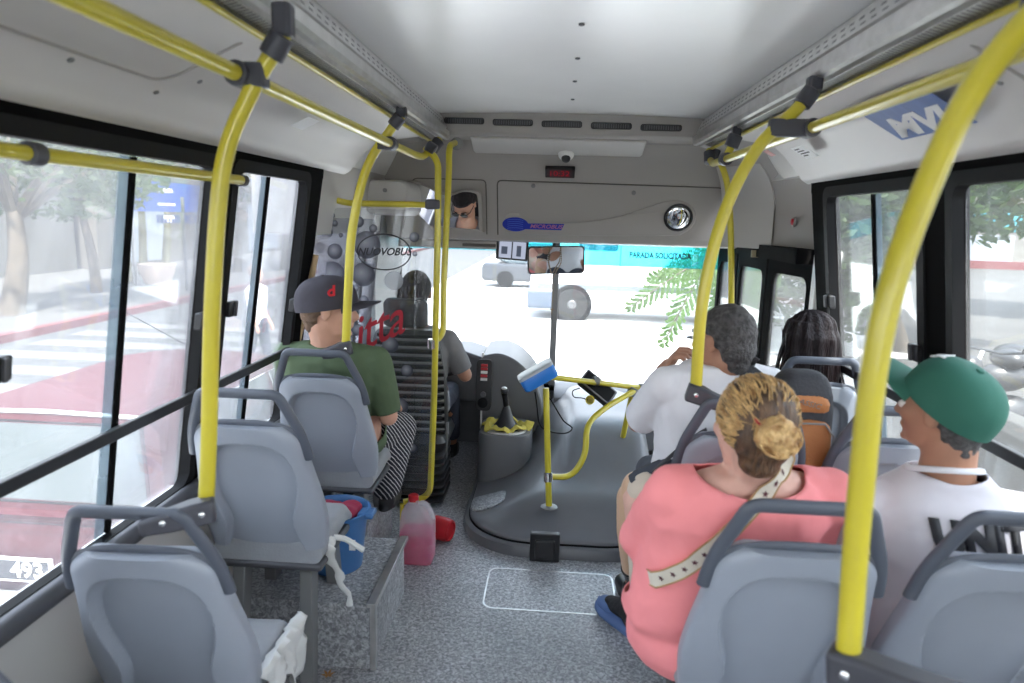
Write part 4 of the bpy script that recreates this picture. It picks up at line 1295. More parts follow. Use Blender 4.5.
obj('front', MB().loft([[tm4 @ V((u, v, d)) for u, v in rrect(.098, .044, .01)] for d in (.018, .022)]), 'rubber', tmn)
obj('mounting_ring', MB().lathe([(.026, -.02), (.026, .02), (.018, .02), (.018, -.02)], 16, mtx=Matrix.Translation((0.223, 3.800, 0.697)) @ Matrix.Rotation(R(70), 4, 'X')), 'yellow', tmn)
tag(obj('cable', MB().tube(spline([(-0.032, 3.550, 0.796), (0.001, 3.600, 0.740), (0.074, 3.740, 0.589), (0.128, 3.780, 0.533), (0.093, 3.720, 0.520), (0.014, 3.660, 0.541), (-0.053, 3.620, 0.590), (-0.074, 3.600, 0.709), (-0.087, 3.580, 0.786)], 8), .004, 8), 'rubber'), 'thin black cable looping below the blue card reader', 'cable')
tag(obj('cable', MB().tube(spline([(0.163, 3.800, 0.765), (0.124, 3.800, 0.746), (0.132, 3.800, 0.711), (0.177, 3.800, 0.707), (0.211, 3.790, 0.699)], 6), .003, 8), 'rubber'), 'short dark cable hooked beside the ticket machine', 'cable')

# interior mirror with a hanging rosary, and monitor
mi = thingw('rear_view_mirror', 'rectangular interior mirror hanging in front of the windscreen pillar', 'mirror', (0, 4.72, 1.44))
mN = V((.10, -1, -.10)).normalized()
mX = V((1, 0, .035)); mX = (mX - mN * mX.dot(mN)).normalized()
m4 = Matrix((mX, mN.cross(mX), mN)).transposed().to_4x4(); m4.translation = (-0.003, 4.700, 1.434)
ro = rrect(.195, .095, .025)
obj('case', MB().loft([[m4 @ V((u * k, v * k, d)) for u, v in ro] for k, d in ((.9, -.03), (1, -.012), (1, .006))]), 'black', mi)
obj('glass', MB().loft([[m4 @ V((u * .95, v * .92, d)) for u, v in ro] for d in (.005, .008)]), 'mirror', mi, smooth=False)
obj('stem', MB().tube([(-0.023, 4.780, 1.566), (-0.012, 4.740, 1.465)], .012, 8), 'black', mi)
rs = thingw('rosary', 'beaded rosary with small cross hanging from the interior mirror', 'rosary', (-0.017, 4.660, 1.266))
mb = MB()
pth = spline([(-0.047, 4.660, 1.515), (-0.050, 4.650, 1.421), (-0.026, 4.650, 1.328), (-0.015, 4.650, 1.233), (-0.018, 4.650, 1.130)], 7)
pth2 = spline([(0.027, 4.660, 1.518), (0.031, 4.650, 1.424), (0.006, 4.650, 1.369), (-0.019, 4.650, 1.314)], 7)
for p in pth + pth2: mb.ell(p, (.0045, .0045, .0045), n=8, m=5)
mb.tube(pth, .0015, 5).tube(pth2, .0015, 5)
bead_m = mat('brown_beads', (.25, .17, .09), .4)
obj('bead_string', mb, bead_m, rs)
cp = V((-0.017, 4.650, 1.095))
obj('cross', MB().box((cp.x - .004, cp.y - .003, cp.z - .03), (cp.x + .004, cp.y + .003, cp.z + .02)).box((cp.x - .014, cp.y - .003, cp.z), (cp.x + .014, cp.y + .003, cp.z + .008)), bead_m, rs)
mo = thingw('monitor', 'small black monitor with bright camera picture under the overhead cabinet', 'monitor', (-.30, 4.55, 1.5))
m4 = frame(None, (1, 0, -.05), (.0, -.12, 1), (-0.293, 4.500, 1.501))
obj('case', MB().box((-.105, -.068, -.02), (.105, .068, .0), m4), 'black', mo, bevel=.005)
scm = emit_mat('screen_picture', (.50, .55, .70), .28)
obj('screen', MB().box((-.085, -.055, .0), (-.004, .055, .002), m4).box((.004, -.055, .0), (.09, .055, .002), m4), scm, mo, smooth=False)
sdm = emit_mat('screen_dark', (.16, .20, .30), .12)
for q, (u, v, a_, b_) in enumerate(((-.07, -.03, .04, .05), (.03, -.04, .03, .07))):
    obj('picture_shape', MB().box((u, v, .002), (u + a_, v + b_, .0028), m4), sdm, mo, smooth=False)
obj('bracket', MB().box((-.02, .06, -.02), (.02, .11, -.005), m4), 'black', mo)

# labels on the coves
def sticker(name, s, t, y, hw, hh, m, lb, cat):
    c = cove_pt(s, t, y, .006)
    up_ = (cove_pt(s, 1, y) - cove_pt(s, 0, y)).normalized()
    mm_ = frame(None, (0, -s, 0), up_, c) if s > 0 else frame(None, (0, 1, 0), up_, c)
    o = obj(name, MB().box((-hw, -hh, 0), (hw, hh, .0012), mm_), m, smooth=False)
    tag(o, lb, cat)
    return o, mm_
st, mm_ = sticker('notice_sticker', -1, .46, 2.42, .055, .035, 'paper', 'small white sticker on the left cove panel', 'sticker')
st, mm_ = sticker('notice_sticker', 1, .40, 2.90, .065, .04, 'paper', 'small white printed sticker on the right cove panel', 'sticker')
mb = MB()
for i in range(4):
    mb.box((-.05, .022 - i * .015, .0012), (.0 + .045 * ((i * 7) % 3) / 2, .028 - i * .015, .0018), mm_)
obj('print_lines', mb, 'ink', st, smooth=False)
st, mm_ = sticker('notice_sticker', 1, .60, 3.22, .03, .022, mat('red_pale_print', (.70, .28, .25), .5), 'tiny red and white sticker at the far end of the right cove', 'sticker')
st, mm_ = sticker('poster', 1, .50, 2.02, .19, .085, 'poster_blue', 'glossy blue poster with white lettering on the right cove panel', 'poster')
obj('white_border', MB().box((-.205, .083, -.0), (.205, .089, .002), mm_), 'paper', st, smooth=False)
text('lettering', 'MVI', .115, 'paper', mm_ @ Matrix.Translation((-.03, -.036, .0014)), st, shear=.4, sx=1.5, bold=.005)

# ================================================================== LOOSE THINGS
bk_ = thingw('cleaning_bucket', 'blue plastic bucket with red cloth in it under the seat', 'bucket', (-.86, 2.56, .265))
bx_, by_ = -.86, 2.58
prf = [(.098, .266), (.105, .27), (.118, .40), (.128, .495), (.140, .497), (.142, .515), (.132, .517), (.122, .505), (.112, .40), (.098, .28)]
obj('body', MB().lathe(prf, 32, mtx=Matrix.Translation((bx_, by_, 0))), 'blue_b', bk_)
obj('rim_lip', MB().box((bx_ + .10, by_ - .045, .492), (bx_ + .165, by_ + .03, .515)), 'blue_b', bk_, bevel=.008)
obj('sticker', MB().box((bx_ + .085, by_ - .100, .385), (bx_ + .110, by_ - .098, .43), ), 'paper', bk_, smooth=False)
mb = MB()
for i in range(9):
    a_ = i * 2.4
    mb.ell((bx_ + .06 * math.cos(a_), by_ + .05 * math.sin(a_), .49 + .012 * (i % 3)), (.05, .045, .028), Matrix.Rotation(a_, 3, 'Z'))
cl = blob('red_cloth', mb, mat('dark_red_cloth', (.30, .02, .06), .8, bump=.5, bscale=30), None, .008, 3)
tag(cl, 'crumpled dark red cloth sticking out of the blue bucket', 'cloth')
# plastic bag strip tied to the empty seat
mb = MB()
s0 = V((-.765, 2.33, .60))
rings_ = []
for i in range(14):
    t = i / 13
    c = V((-.775 + .075 * t + .008 * math.sin(i * 1.3), 2.20 + .06 * t, .555 - .27 * t))
    w_ = .022 * (1 - .55 * t) + .005 * math.sin(i * 2.1)
    rings_.append([c + V((w_ * math.cos(a_), .008 * math.sin(a_) * (1 + .5 * math.sin(i)), 0)) for a_ in [2 * PI * k / 10 for k in range(10)]])
mb.loft(rings_)
mb.tube(spline([(-.76, 2.25, .555), (-.72, 2.26, .545), (-.68, 2.27, .515), (-.655, 2.27, .50)], 5), [.011] * 16, 8)
mb.ell((-.77, 2.22, .55), (.028, .022, .024))
pb_ = tag(obj('torn_plastic_cover', mb, mat('white_film', (.72, .72, .70), .35, var=.15)), 'torn white plastic film hanging from the front edge of the empty left seat', 'plastic film')
mb = MB()
rings_ = []
for i in range(22):
    t = i / 21; y_ = 1.60 + .30 * t
    col_ = []
    for j in range(12):
        s_ = j / 11
        nz = noise.noise(V((t * 9, s_ * 5, 2)))
        dpt = .16 + .05 * math.sin(t * 11) + .03 * noise.noise(V((t * 6, 0, 7)))
        col_.append(V((-.762 + .030 * min(1, s_ * 5) + .016 * nz + .012 * math.sin(t * 24) * s_, y_ + .014 * nz, .478 + .004 * nz - dpt * max(0, s_ - .12))))
    rings_.append(col_)
mb.loft(rings_, closed=False, caps=False)
o_ = obj('torn_plastic_cover', mb, bpy.data.materials['white_film'])
so = o_.modifiers.new('t', 'SOLIDIFY'); so.thickness = .002
tag(o_, 'crumpled white plastic film on the cushion edge of the nearest left seat', 'plastic film')
# jug of pink liquid
jg = thingw('jug', 'clear plastic jug half full of pink liquid with red cap', 'jug', (-.63, 3.12, 0))
jx, jy = -0.637, 3.16
def jring(k, z, dx=0): return [V((jx + dx + u, jy + v, z)) for u, v in rrect(.083 * k, .070 * k, .03 * k, 4)]
obj('bottle', MB().loft([jring(.94, .002), jring(1, .012), jring(1, .10), jring(.985, .105), jring(1, .11), jring(1, .20), jring(.96, .225), jring(.75, .265, -.012), jring(.42, .295, -.02), jring(.30, .30, -.022), jring(.30, .318, -.022)]), 'jug', jg, ang=50)
obj('liquid', MB().loft([jring(.93, .006), jring(.975, .014), jring(.975, .158)]), 'pinkliq', jg, smooth=False)
obj('cap', MB().lathe([(.026, .312), (.026, .338), (.022, .342)], 20, mtx=Matrix.Translation((jx - .022, jy, 0))), 'red', jg)
obj('handle', MB().tube(spline([(jx + .005, jy, .295), (jx + .035, jy - .01, .305), (jx + .062, jy - .01, .275), (jx + .078, jy - .01, .225)], 6), .013, 10), 'jug', jg)
# fire extinguisher lying on its side
fx = thingw('fire_extinguisher', 'red cylinder lying on its side beside the jug', 'fire extinguisher', (-.56, 3.34, 0))
m4 = Matrix.Translation((-.655, 3.42, .066)) @ Matrix.Rotation(R(-22), 4, 'Z') @ Matrix.Rotation(R(90), 4, 'Y')
obj('cylinder', MB().lathe([(.045, -.02), (.058, .0), (.062, .02), (.062, .145), (.055, .165), (.047, .168), (.044, .158), (.01, .155)], 28, mtx=m4), 'red', fx)
obj('neck', MB().lathe([(.02, -.06), (.02, -.02)], 14, mtx=m4), 'metal_d', fx)
obj('label', MB().lathe([(.0625, .05), (.0625, .07)], 28, mtx=m4, caps=False), mat('label_pale', (.6, .5, .48), .5), fx)
# dry leaf on the floor
lp = V((-0.788, 2.244, 0.000))
mb = MB()
for a_ in range(6):
    t = a_ * PI / 3 + .4
    d = V((math.cos(t), math.sin(t), 0)); n__ = V((-d.y, d.x, 0))
    mb.loft([[lp + V((0, 0, .004)), lp + d * .012 + n__ * .005 + V((0, 0, .007)), lp + d * .026 + V((0, 0, .012)), lp + d * .012 - n__ * .005 + V((0, 0, .007))], [lp + V((0, 0, .003)), lp + d * .012 + n__ * .005 + V((0, 0, .006)), lp + d * .026 + V((0, 0, .011)), lp + d * .012 - n__ * .005 + V((0, 0, .006))]])
tag(obj('dry_leaf', mb, mat('dry_leaf', (.40, .20, .06), .8), smooth=False), 'small curled brown leaf lying on the speckled floor', 'leaf')

# ================================================================== PEOPLE
def ell_seg(mb, a, ra, b, rb): mb.cap(a, ra, b, rb)

def head_forms(mb, H, fem=False, s=1.0):
    def e(c, r, rot=None): mb.ell(H @ V(c), tuple(q * s for q in r), H.to_3x3() @ (rot or Matrix.Identity(3)), 20, 12)
    e((0, -.018, .022), (.076, .096, .092))
    e((0, .028, -.022), (.062, .066, .086))
    e((0, .040, -.082), (.040 if fem else .046, .044, .032))
    e((0, .082, .018), (.046, .016, .016))                       # brow
    mb.cap(H @ V((0, .090, .010)), .009, H @ V((0, .112, -.028)), .0135)   # nose
    e((-.013, .102, -.031), (.009, .010, .008)); e((.013, .102, -.031), (.009, .010, .008))
    e((0, .091, -.057), (.022, .010, .006)); e((0, .090, -.067), (.019, .010, .007))   # lips
    e((0, .082, -.096), (.018, .016, .014))                      # chin
    e((-.040, .068, -.020), (.022, .020, .024)); e((.040, .068, -.020), (.022, .020, .024))   # cheeks
    for sx in (-1, 1):
        e((sx * .079, -.006, -.010), (.009, .020, .032), Matrix.Rotation(R(-14), 3, 'X') @ Matrix.Rotation(R(sx * -18), 3, 'Z'))
        e((sx * .083, -.014, .006), (.006, .017, .020))

def eyes(H, par, glasses=False, brow='hair_black'):
    for sx in (-1, 1):
        obj('eye', MB().ell(H @ V((sx * .031, .0775, -.002)), (.0120, .0120, .0105), n=14), M.setdefault('eye_w', mat('eye_white', (.8, .78, .75), .3)), par)
        obj('eyebrow', MB().tube([H @ V((sx * .014, .098, .024)), H @ V((sx * .032, .096, .030)), H @ V((sx * .050, .084, .024))], [.003, .004, .002], 6), brow, par)
        obj('iris', MB().ell(H @ V((sx * .031, .0865, -.002)), (.0058, .004, .0058), n=12), 'black', par)

def hand(par, wrist, d, pn, curl, skin, side=1, s=1.0, name='hand'):
    """palm with five separate bent fingers; d = pointing direction, pn = palm normal (fingers curl to it)"""
    d = V(d).normalized(); pn = V(pn); pn = (pn - d * pn.dot(d)).normalized()
    x = d.cross(pn) * side          # toward the thumb
    w0 = V(wrist)
    mb = MB()
    rot = Matrix((x, d, pn)).transposed()
    mb.cap(w0 - d * .02, .026 * s, w0 + d * .02, .024 * s)
    mb.ell(w0 + d * .05 * s, (.040 * s, .048 * s, .015 * s), rot)
    mb.ell(w0 + d * .035 * s + x * .022 * s + pn * .008, (.017 * s, .032 * s, .015 * s), rot)
    for i, (off, L) in enumerate(((.030, .070), (.010, .078), (-.010, .073), (-.029, .056))):
        p = w0 + d * .088 * s + x * off * s * 1.05
        a = .15
        pts = [p - d * .03]
        pts.append(p)
        for k, f in enumerate((.45, .31, .24)):
            a += curl * (.9, .8, .5)[k] + i * .03
            p = p + (d * math.cos(a) + pn * math.sin(a) + x * off * .9).normalized() * L * f * s
            pts.append(p)
        mb.chain(pts, [.0092 * s, .0092 * s, .0085 * s, .0078 * s, .0068 * s])
    t0 = w0 + d * .022 * s + x * .030 * s
    t1 = t0 + (d * .6 + x * .7 + pn * .3).normalized() * .036 * s
    t2 = t1 + (d * .85 + x * .25 + pn * (.3 + curl * .4)).normalized() * .030 * s
    t3 = t2 + (d * .9 + pn * (.3 + curl * .5)).normalized() * .022 * s
    mb.chain([t0, t1, t2, t3], [.014 * s, .011 * s, .0098 * s, .008 * s])
    return blob(name, mb, skin, par, .0036, 3)

def tsec(c, rx, ry, ang=0.0, n=28, p=.85):
    ca, sa = math.cos(ang), math.sin(ang)
    out = []
    for k in range(n):
        a = 2 * PI * k / n
        u = rx * abs(math.cos(a)) ** p * (1 if math.cos(a) >= 0 else -1)
        v = ry * abs(math.sin(a)) ** p * (1 if math.sin(a) >= 0 else -1)
        out.append(V(c) + V((u * ca - v * sa, u * sa + v * ca, 0)))
    return out

SECS_OVERRIDE = None
def torso(mb, root, lean, side, sw, k, infl, yaw, top=.53, belly=0.0, h=1.0):
    """stack of sections from the seat to the neck base"""
    secs = SECS_OVERRIDE or [(.0, .150, .120), (.04, .170, .135), (.12, .165, .125 + belly), (.22, .155, .115 + belly), (.32, .168, .118 + belly * .4), (.40, .180, .115), (.455, .176, .105), (.50, .145, .085), (.53, .09, .066), (.56, .06, .055)]
    rings = []
    for z, rx, ry in secs:
        if z > top: break
        t = z / .53
        c = V(root) + V((side * t, lean * t ** 1.3, z * h))
        wsc = sw / .19 if z > .3 else (1 + (k - 1))
        rings.append(tsec(c, (rx * wsc * (k if z < .42 else 1) + infl), ry * k + infl, yaw))
    mb.loft(rings)

def person(name, label, root, yaw, lean, side, sw, k, head, hyaw, hpitch, hroll, arms, legs, skin, shirt, pants, hscale=1.0, belly=0.0, h=1.0,
           neck_cut=None, sleeve=.6, shoes='black', shirt_low=0.0, neck_r=.053, fem=False, eye=True, shz=.455, pants_mat=None, legskin=False):
    P = thingw(name, label, 'person', root)
    P.location = root
    Rz = Matrix.Rotation(yaw, 4, 'Z')
    def L(p): return V(root) + Rz @ V(p)
    H = Matrix.Translation(head) @ Matrix.Rotation(hyaw, 4, 'Z') @ Matrix.Rotation(hpitch, 4, 'X') @ Matrix.Rotation(hroll, 4, 'Y')
    mb = MB()
    Hs = H @ Matrix.Scale(hscale, 4)
    head_forms(mb, Hs, fem)
    nb = L((side, lean, .50 * h))
    nb = V((nb.x, nb.y, nb.z))
    mb.cap(nb + V((0, 0, .0)), neck_r + .008, H @ V((0, -.030, -.070)), neck_r)
    mb.ell(nb + V((0, 0, -.01)), (.12, .075, .06) if shz > .44 else (.085, .065, .04), Rz.to_3x3())
    torso(mb, root, lean, side, sw, k, -.010, yaw, belly=belly, h=h)
    SH = {}
    for sd, (el, wr) in arms.items():
        s = -1 if sd == 'L' else 1
        sh = L((side + s * (sw - .012), lean * .85, shz * h)); SH[sd] = sh
        mb.chain([sh, V(el), V(el).lerp(V(wr), .4), V(wr)], [.052 * k, .040 * k, .038 * k, .027])
        mb.cap(L((side + s * .05, lean * .9, (shz + .035) * h)), .045, sh, .048)
    for sd, leg in legs.items():
        s = -1 if sd == 'L' else 1
        kn, an = leg[:2]
        hip = L((s * .09, .06, .055))
        if len(leg) > 2 and leg[2] == 'stump':
            mb.chain([hip, V(kn)], [.082 * k, .058 * k])
        else:
            mb.chain([hip, V(kn), V(kn).lerp(V(an), .35) + V((0, -.02, 0)), V(an)], [.082 * k, .056, .052, .036])
    body = blob('body', mb, skin, P, .0075, 4)
    # shirt
    mb = MB()
    rt = V(root) + V((0, 0, shirt_low))
    torso(mb, root, lean, side, sw, k, .008, yaw, top=.54, belly=belly, h=h)
    if shirt_low < 0:
        mb.ell(V(root) + V((0, -.015, -.02)), (.188 * k, .145 * k, .14))
    planes = []
    for sd, (el, wr) in arms.items():
        s = -1 if sd == 'L' else 1
        sh = SH[sd]; el = V(el)
        end = sh.lerp(el, min(sleeve, 1.0))
        if sleeve > 1: end = el.lerp(V(wr), sleeve - 1)
        over = end + (end - sh).normalized() * .05 if sleeve <= 1 else end + (V(wr) - el).normalized() * .05
        mb.cap(L((side + s * .06, lean * .9, (shz + .035) * h)), .052, sh, .060 * k)
        if sleeve <= 1:
            mb.cap(sh, .062 * k, over, .057 * k)
            planes.append((end, over - end, .15))
        else:
            mb.chain([sh, el, over], [.062 * k, .052 * k, .045])
            planes.append((end, over - end, .13))
    cuts = neck_cut or [(tuple(nb + V((0, .0, .055))), (.085, .085, .055))]
    sh_o = blob('shirt', mb, shirt, P, .009, 5, cuts=cuts, planes=planes, thick=.004, wr=.0055)
    # trousers
    if pants:
        mb = MB()
        mb.ell(V(root) + V((0, .03, .05)), (.175 * k, .15, .085))
        pl_ = []
        for sd, leg in legs.items():
            s = -1 if sd == 'L' else 1
            kn, an = V(leg[0]), V(leg[1])
            hip = L((s * .09, .06, .055))
            if len(leg) > 2 and leg[2] == 'stump':
                kk = hip.lerp(kn, .86)
                mb.cap(hip, .088 * k, kk, .060)
            elif legskin:
                mb.cap(hip, .095 * k, hip.lerp(kn, .85), .078 * k)
            else:
                mb.chain([hip, kn, kn.lerp(an, .9)], [.095 * k, .068, .058])
                pl_.append((kn.lerp(an, .85), an - kn, .12))
        blob('trousers', mb, pants, P, .010, 5, planes=pl_, thick=.004, wr=.005)
    for sd, leg in legs.items():
        if len(leg) > 2 and leg[2] == 'stump': continue
        an = V(leg[1])
        f = Rz @ V((0, 1, 0))
        mb = MB().cap(an + V((0, 0, -.01)), .045, an + V((0, 0, -.045)), .045).cap(an + V((0, 0, -.045)), .042, an + f * .13 + V((0, 0, -.055)), .036).ell(an + f * .05 + V((0, 0, -.075)), (.045, .12, .02), Rz.to_3x3())
        blob('shoe', mb, shoes, P, .008, 3)
    if eye: eyes(H, body)
    return P, body, sh_o, H, L

def cap_hat(P, H, m, brim_m, logo=None, tilt=0.0, size=1.0):
    """baseball cap: panelled crown with button and a curved stiff brim"""
    T = H @ Matrix.Translation((0, -.014, .022)) @ Matrix.Rotation(tilt, 4, 'X')
    rings = []
    rx, ry, rz = .089 * size, .110 * size, .098 * size
    NS = 12
    for j in range(NS + 1):
        a = PI / 2 * j / NS
        cz = math.sin(a) ** .9; cr = max(math.cos(a) ** .75, .02) if j < NS else .012
        ring = []
        for kq in range(48):
            t = 2 * PI * kq / 48
            seam_ = 1 - .012 * max(0, math.cos(3 * t * 1.0 + 0) ** 24) * (1 if j > 0 else 0)
            seam_ = 1 - .014 * (abs(math.cos(3 * t)) ** 40)
            ring.append(T @ V((rx * cr * math.cos(t) * seam_, ry * cr * math.sin(t) * seam_ , rz * cz)))
        rings.append(ring)
    low = [T @ V((rx * 1.0 * math.cos(2 * PI * kq / 48), ry * 1.0 * math.sin(2 * PI * kq / 48), -.018)) for kq in range(48)]
    inner = [T @ V((rx * .97 * math.cos(2 * PI * kq / 48), ry * .97 * math.sin(2 * PI * kq / 48), -.018)) for kq in range(48)]
    inner2 = [T @ V((rx * .95 * math.cos(2 * PI * kq / 48), ry * .95 * math.sin(2 * PI * kq / 48), .02)) for kq in range(48)]
    mb = MB().loft([inner2, inner, low] + rings)
    cp_ = obj('cap', mb, m, P, ang=80)
    obj('button', MB().lathe([(.009, 0), (.008, .004), (.003, .006)], 12, mtx=T @ Matrix.Translation((0, 0, rz - .001))), m, cp_)
    # brim
    N = 20; rings = []
    for off in (0, 1):
        for rr_ in ((0, .35, .7, .92, 1.0) if off == 0 else (1.0, .92, .7, .35, 0)):
            ring = []
            for i in range(N + 1):
                t = R(90 - 62 + 124 * i / N)
                ex = .078 * size * math.sin(PI * i / N) ** .55 * rr_
                x = rx * math.cos(t); y = ry * math.sin(t)
                x2 = x * (1 + .10 * rr_); y2 = y + ex
                z = -.012 - .22 * (x2 ** 2) / .08 * .5 * (.3 + .7 * rr_) - .010 * rr_ + (.004 if off == 0 else 0)
                ring.append(T @ V((x2, y2, z)))
            rings.append(ring)
    mb = MB()
    vr = [[mb.bm.verts.new(p) for p in r_] for r_ in rings]
    for a_, b_ in zip(vr, vr[1:] + [vr[0]]):
        for i in range(N):
            mb.face([a_[i], a_[i + 1], b_[i + 1], b_[i]])
    obj('brim', mb, brim_m, cp_, ang=50)
    if logo:
        body_, sz, mcol, ang_, sh_ = logo[:5]
        logo_h = logo[5] if len(logo) > 5 else .40
        for ch, dx in body_:
            lm = T @ Matrix.Rotation(ang_, 4, 'Z') @ Matrix.Translation((dx, ry * .93, rz * .42)) @ Matrix.Rotation(R(72), 4, 'X') @ Matrix.Rotation(PI, 4, 'Y') @ Matrix.Rotation(PI, 4, 'Y')
            lm = T @ Matrix.Rotation(ang_, 4, 'Z') @ Matrix.Translation((dx, ry * .985 * math.cos(math.asin(logo_h ** 1.1)) ** .75, rz * logo_h)) @ Matrix.Rotation(PI, 4, 'Z') @ Matrix.Rotation(R(82 - 62 * logo_h), 4, 'X')
            text('logo', ch, sz, mcol, lm, cp_, extrude=.002, shear=sh_, bold=.002)
    return cp_

def short_hair(P, H, m, low=-.05, grow=.0, vox=.006):
    mb = MB()
    r3 = H.to_3x3()
    mb.ell(H @ V((0, -.024, .028)), (.083 + grow, .098 + grow, .094 + grow), r3, 24, 14)
    mb.ell(H @ V((0, -.058, -.025)), (.070 + grow, .060 + grow, .065), r3, 20, 12)
    mb.ell(H @ V((0, -.060, -.07)), (.052, .045, .045), r3, 20, 12)
    inv = H.inverted()
    def fn(co):
        q = inv @ co
        return co + (co - H @ V((0, -.02, .02))).normalized() * .004 * noise.noise(q * 55)
    cuts = [(tuple(H @ V((0, .085, -.04))), (.085, .085, .085))]
    def kl(co):
        q = inv @ co
        return (q.y > .015 and q.z < .050) or (q.z < -.022 and q.y > -.040) or (q.z < .02 and q.y > -.012 and abs(q.x) > .05)
    return blob('hair', mb, m, P, vox, 3, cuts=cuts, fn=fn, killer=kl)

# ---- woman in the pink top -------------------------------------------------
pr_ = (.450, 1.80, .60)
hd = (.478, 1.60, 1.232)
P, body, shirt, H, L = person('person', 'woman in pink top with tied-up streaked blond hair and a prosthetic leg', pr_, R(6), -.19, .040, .205, 1.14, hd, R(14), R(-6), R(6),
    {'L': ((.272, 1.86, .80), (.34, 2.06, .74)), 'R': ((.70, 1.78, .80), (.62, 2.02, .74))},
    {'L': ((0.335, 2.360, 0.751), (0.364, 2.562, 0.200), 'stump'), 'R': ((.56, 2.18, .64), (.58, 2.25, .10))}, 'skin_p', 'pink', mat('beige_shorts', (.55, .47, .38), .9), hscale=.98, belly=.02, h=.97,
    neck_cut=[((.490, 1.60, 1.165), (.155, .20, .090))], sleeve=.95, shirt_low=-.05, fem=True, neck_r=.050, legskin=True)
r3 = H.to_3x3()
mb = MB()
mb.ell(H @ V((0, -.024, .026)), (.086, .102, .098), r3, 24, 14)
mb.ell(H @ V((0, -.066, -.006)), (.074, .055, .070), r3, 20, 12)
hr_ = blob('hair', mb, 'hair_under', P, .006, 3, cuts=[(tuple(H @ V((0, .085, -.04))), (.09, .088, .095))])
mb = MB()
mb.ell(H @ V((0, -.060, -.035)), (.068, .052, .050), r3, 20, 12).ell(H @ V((0, -.055, -.075)), (.050, .042, .036), r3, 20, 12)
blob('nape_hair', mb, 'hair_under', P, .006, 3)
bc = H @ V((-.012, -.128, .002))
mb = MB().ell(bc, (.042, .036, .038), r3, 20, 12)
rnd = random.Random(4)
for i in range(14):
    a = rnd.uniform(0, 2 * PI)
    mb.ell(bc + V((.036 * math.cos(a), rnd.uniform(-.024, .012), .030 * math.sin(a))), (.020, .014, .014), Matrix.Rotation(a, 3, 'Y'), 12, 8)
bun = blob('hair_bun', mb, 'hair_bun', P, .0045, 2)
ss = MB()
for i in range(26):     # loose strands wound round the bun and sweeping up to it
    a = rnd.uniform(0, 2 * PI)
    if i < 26:
        pts = [bc + V((.044 * math.cos(a + t), -.012 + .03 * math.sin(t * 1.3 + i), .040 * math.sin(a + t))) * rnd.uniform(.98, 1.05) if False else bc + V((.044 * math.cos(a + t), -.010 + .024 * math.sin(t * 1.3 + i), .040 * math.sin(a + t))) for t in [0, .4, .8, 1.2, 1.6]]
        ss.tube(spline(pts, 4), .0022, 5)
    else:
        u = -1 + 2 * rnd.random()
        pts = [H @ V((u * .075, -.01 - .03 * abs(u), .118 - .045 * abs(u))), H @ V((u * .080 + .004, -.080, .088 - .03 * abs(u))), H @ V((u * .06 + .015, -.122, .035)), bc + V((u * .01, .0, .022))]
        ss.tube(spline(pts, 6), .0026, 5)
obj('hair_strand', ss, 'hair_bun', bun)
iv = H.inverted(); bcl = iv @ bc
def on_head(q):
    q = V(q); c0 = V((0, -.024, .026)); d = q - c0
    k_ = 1 / math.sqrt((d.x / .0875) ** 2 + (d.y / .1035) ** 2 + (d.z / .0995) ** 2)
    return H @ (c0 + d * k_)
for mname, cnt, r_ in (('hair_bun', 150, .0022), ('hair_blond', 70, .0024)):
    s3 = MB()
    for i in range(cnt):
        a = R(rnd.uniform(-22, 202))
        p0 = V((.088 * math.cos(a), .02 + rnd.uniform(0, .035), .02 + .092 * math.sin(a)))
        e = bcl + V((rnd.gauss(0, .014), .03, rnd.gauss(0, .012)))
        pts_ = []
        for t in (0, .2, .4, .6, .8, 1):
            q = p0.lerp(e, t) + V((0, 0, 0)) + (p0 - V((0, -.02, .02))) * .9 * math.sin(PI * t) * (1 - .3 * t)
            pts_.append(on_head(q) + (on_head(q) - H @ V((0, -.024, .026))).normalized() * rnd.uniform(0, .003))
        s3.tube(spline(pts_, 4), [r_ * (1 - .35 * abs(j - 10) / 10) for j in range(21)], 5)
    obj('blond_streaks', s3, mname, hr_)
obj('hair_tie', MB().tube([bc + V((-.006, .022, .030)) + V((.036 * math.cos(t), .012 * math.sin(t), .012 * math.sin(t))) for t in [2 * PI * i / 24 for i in range(25)]], .0045, 8), 'red', P)
# strap with dark stars, wrapped on the shirt
def bvh_of(o):
    bm0 = bmesh.new(); bm0.from_mesh(o.data); t_ = BVHTree.FromBMesh(bm0); bm0.free(); return t_
bt_s = bvh_of(shirt); bt_b = bvh_of(body)
def ray_surface(origin, target, trees):
    o_ = V(origin); d_ = (V(target) - o_).normalized(); best = None
    for t_ in trees:
        r0_ = t_.ray_cast(o_, d_)
        if r0_[0] is not None and (best is None or r0_[3] < best[3]): best = r0_
    return best
cam0 = V((.40, .2, 1.45))
strap_px = [(0.541, 1.550, 1.144), (0.511, 1.550, 1.093), (0.474, 1.550, 1.041), (0.431, 1.550, 0.983), (0.383, 1.550, 0.929), (0.332, 1.550, 0.882), (0.272, 1.550, 0.852)]
sp_ = spline(strap_px, 7)
cn = []
for p in sp_:
    o_ = V((p.x, .6, p.z + .25)) if False else V((0, 0, 1.7))
    h_ = ray_surface(o_, p, (bt_s, bt_b))
    cn.append((h_[0] if h_ else V(p), h_[1] if h_ else V((0, -1, 0))))
pts = [c_ + n__ * .006 for c_, n__ in cn]
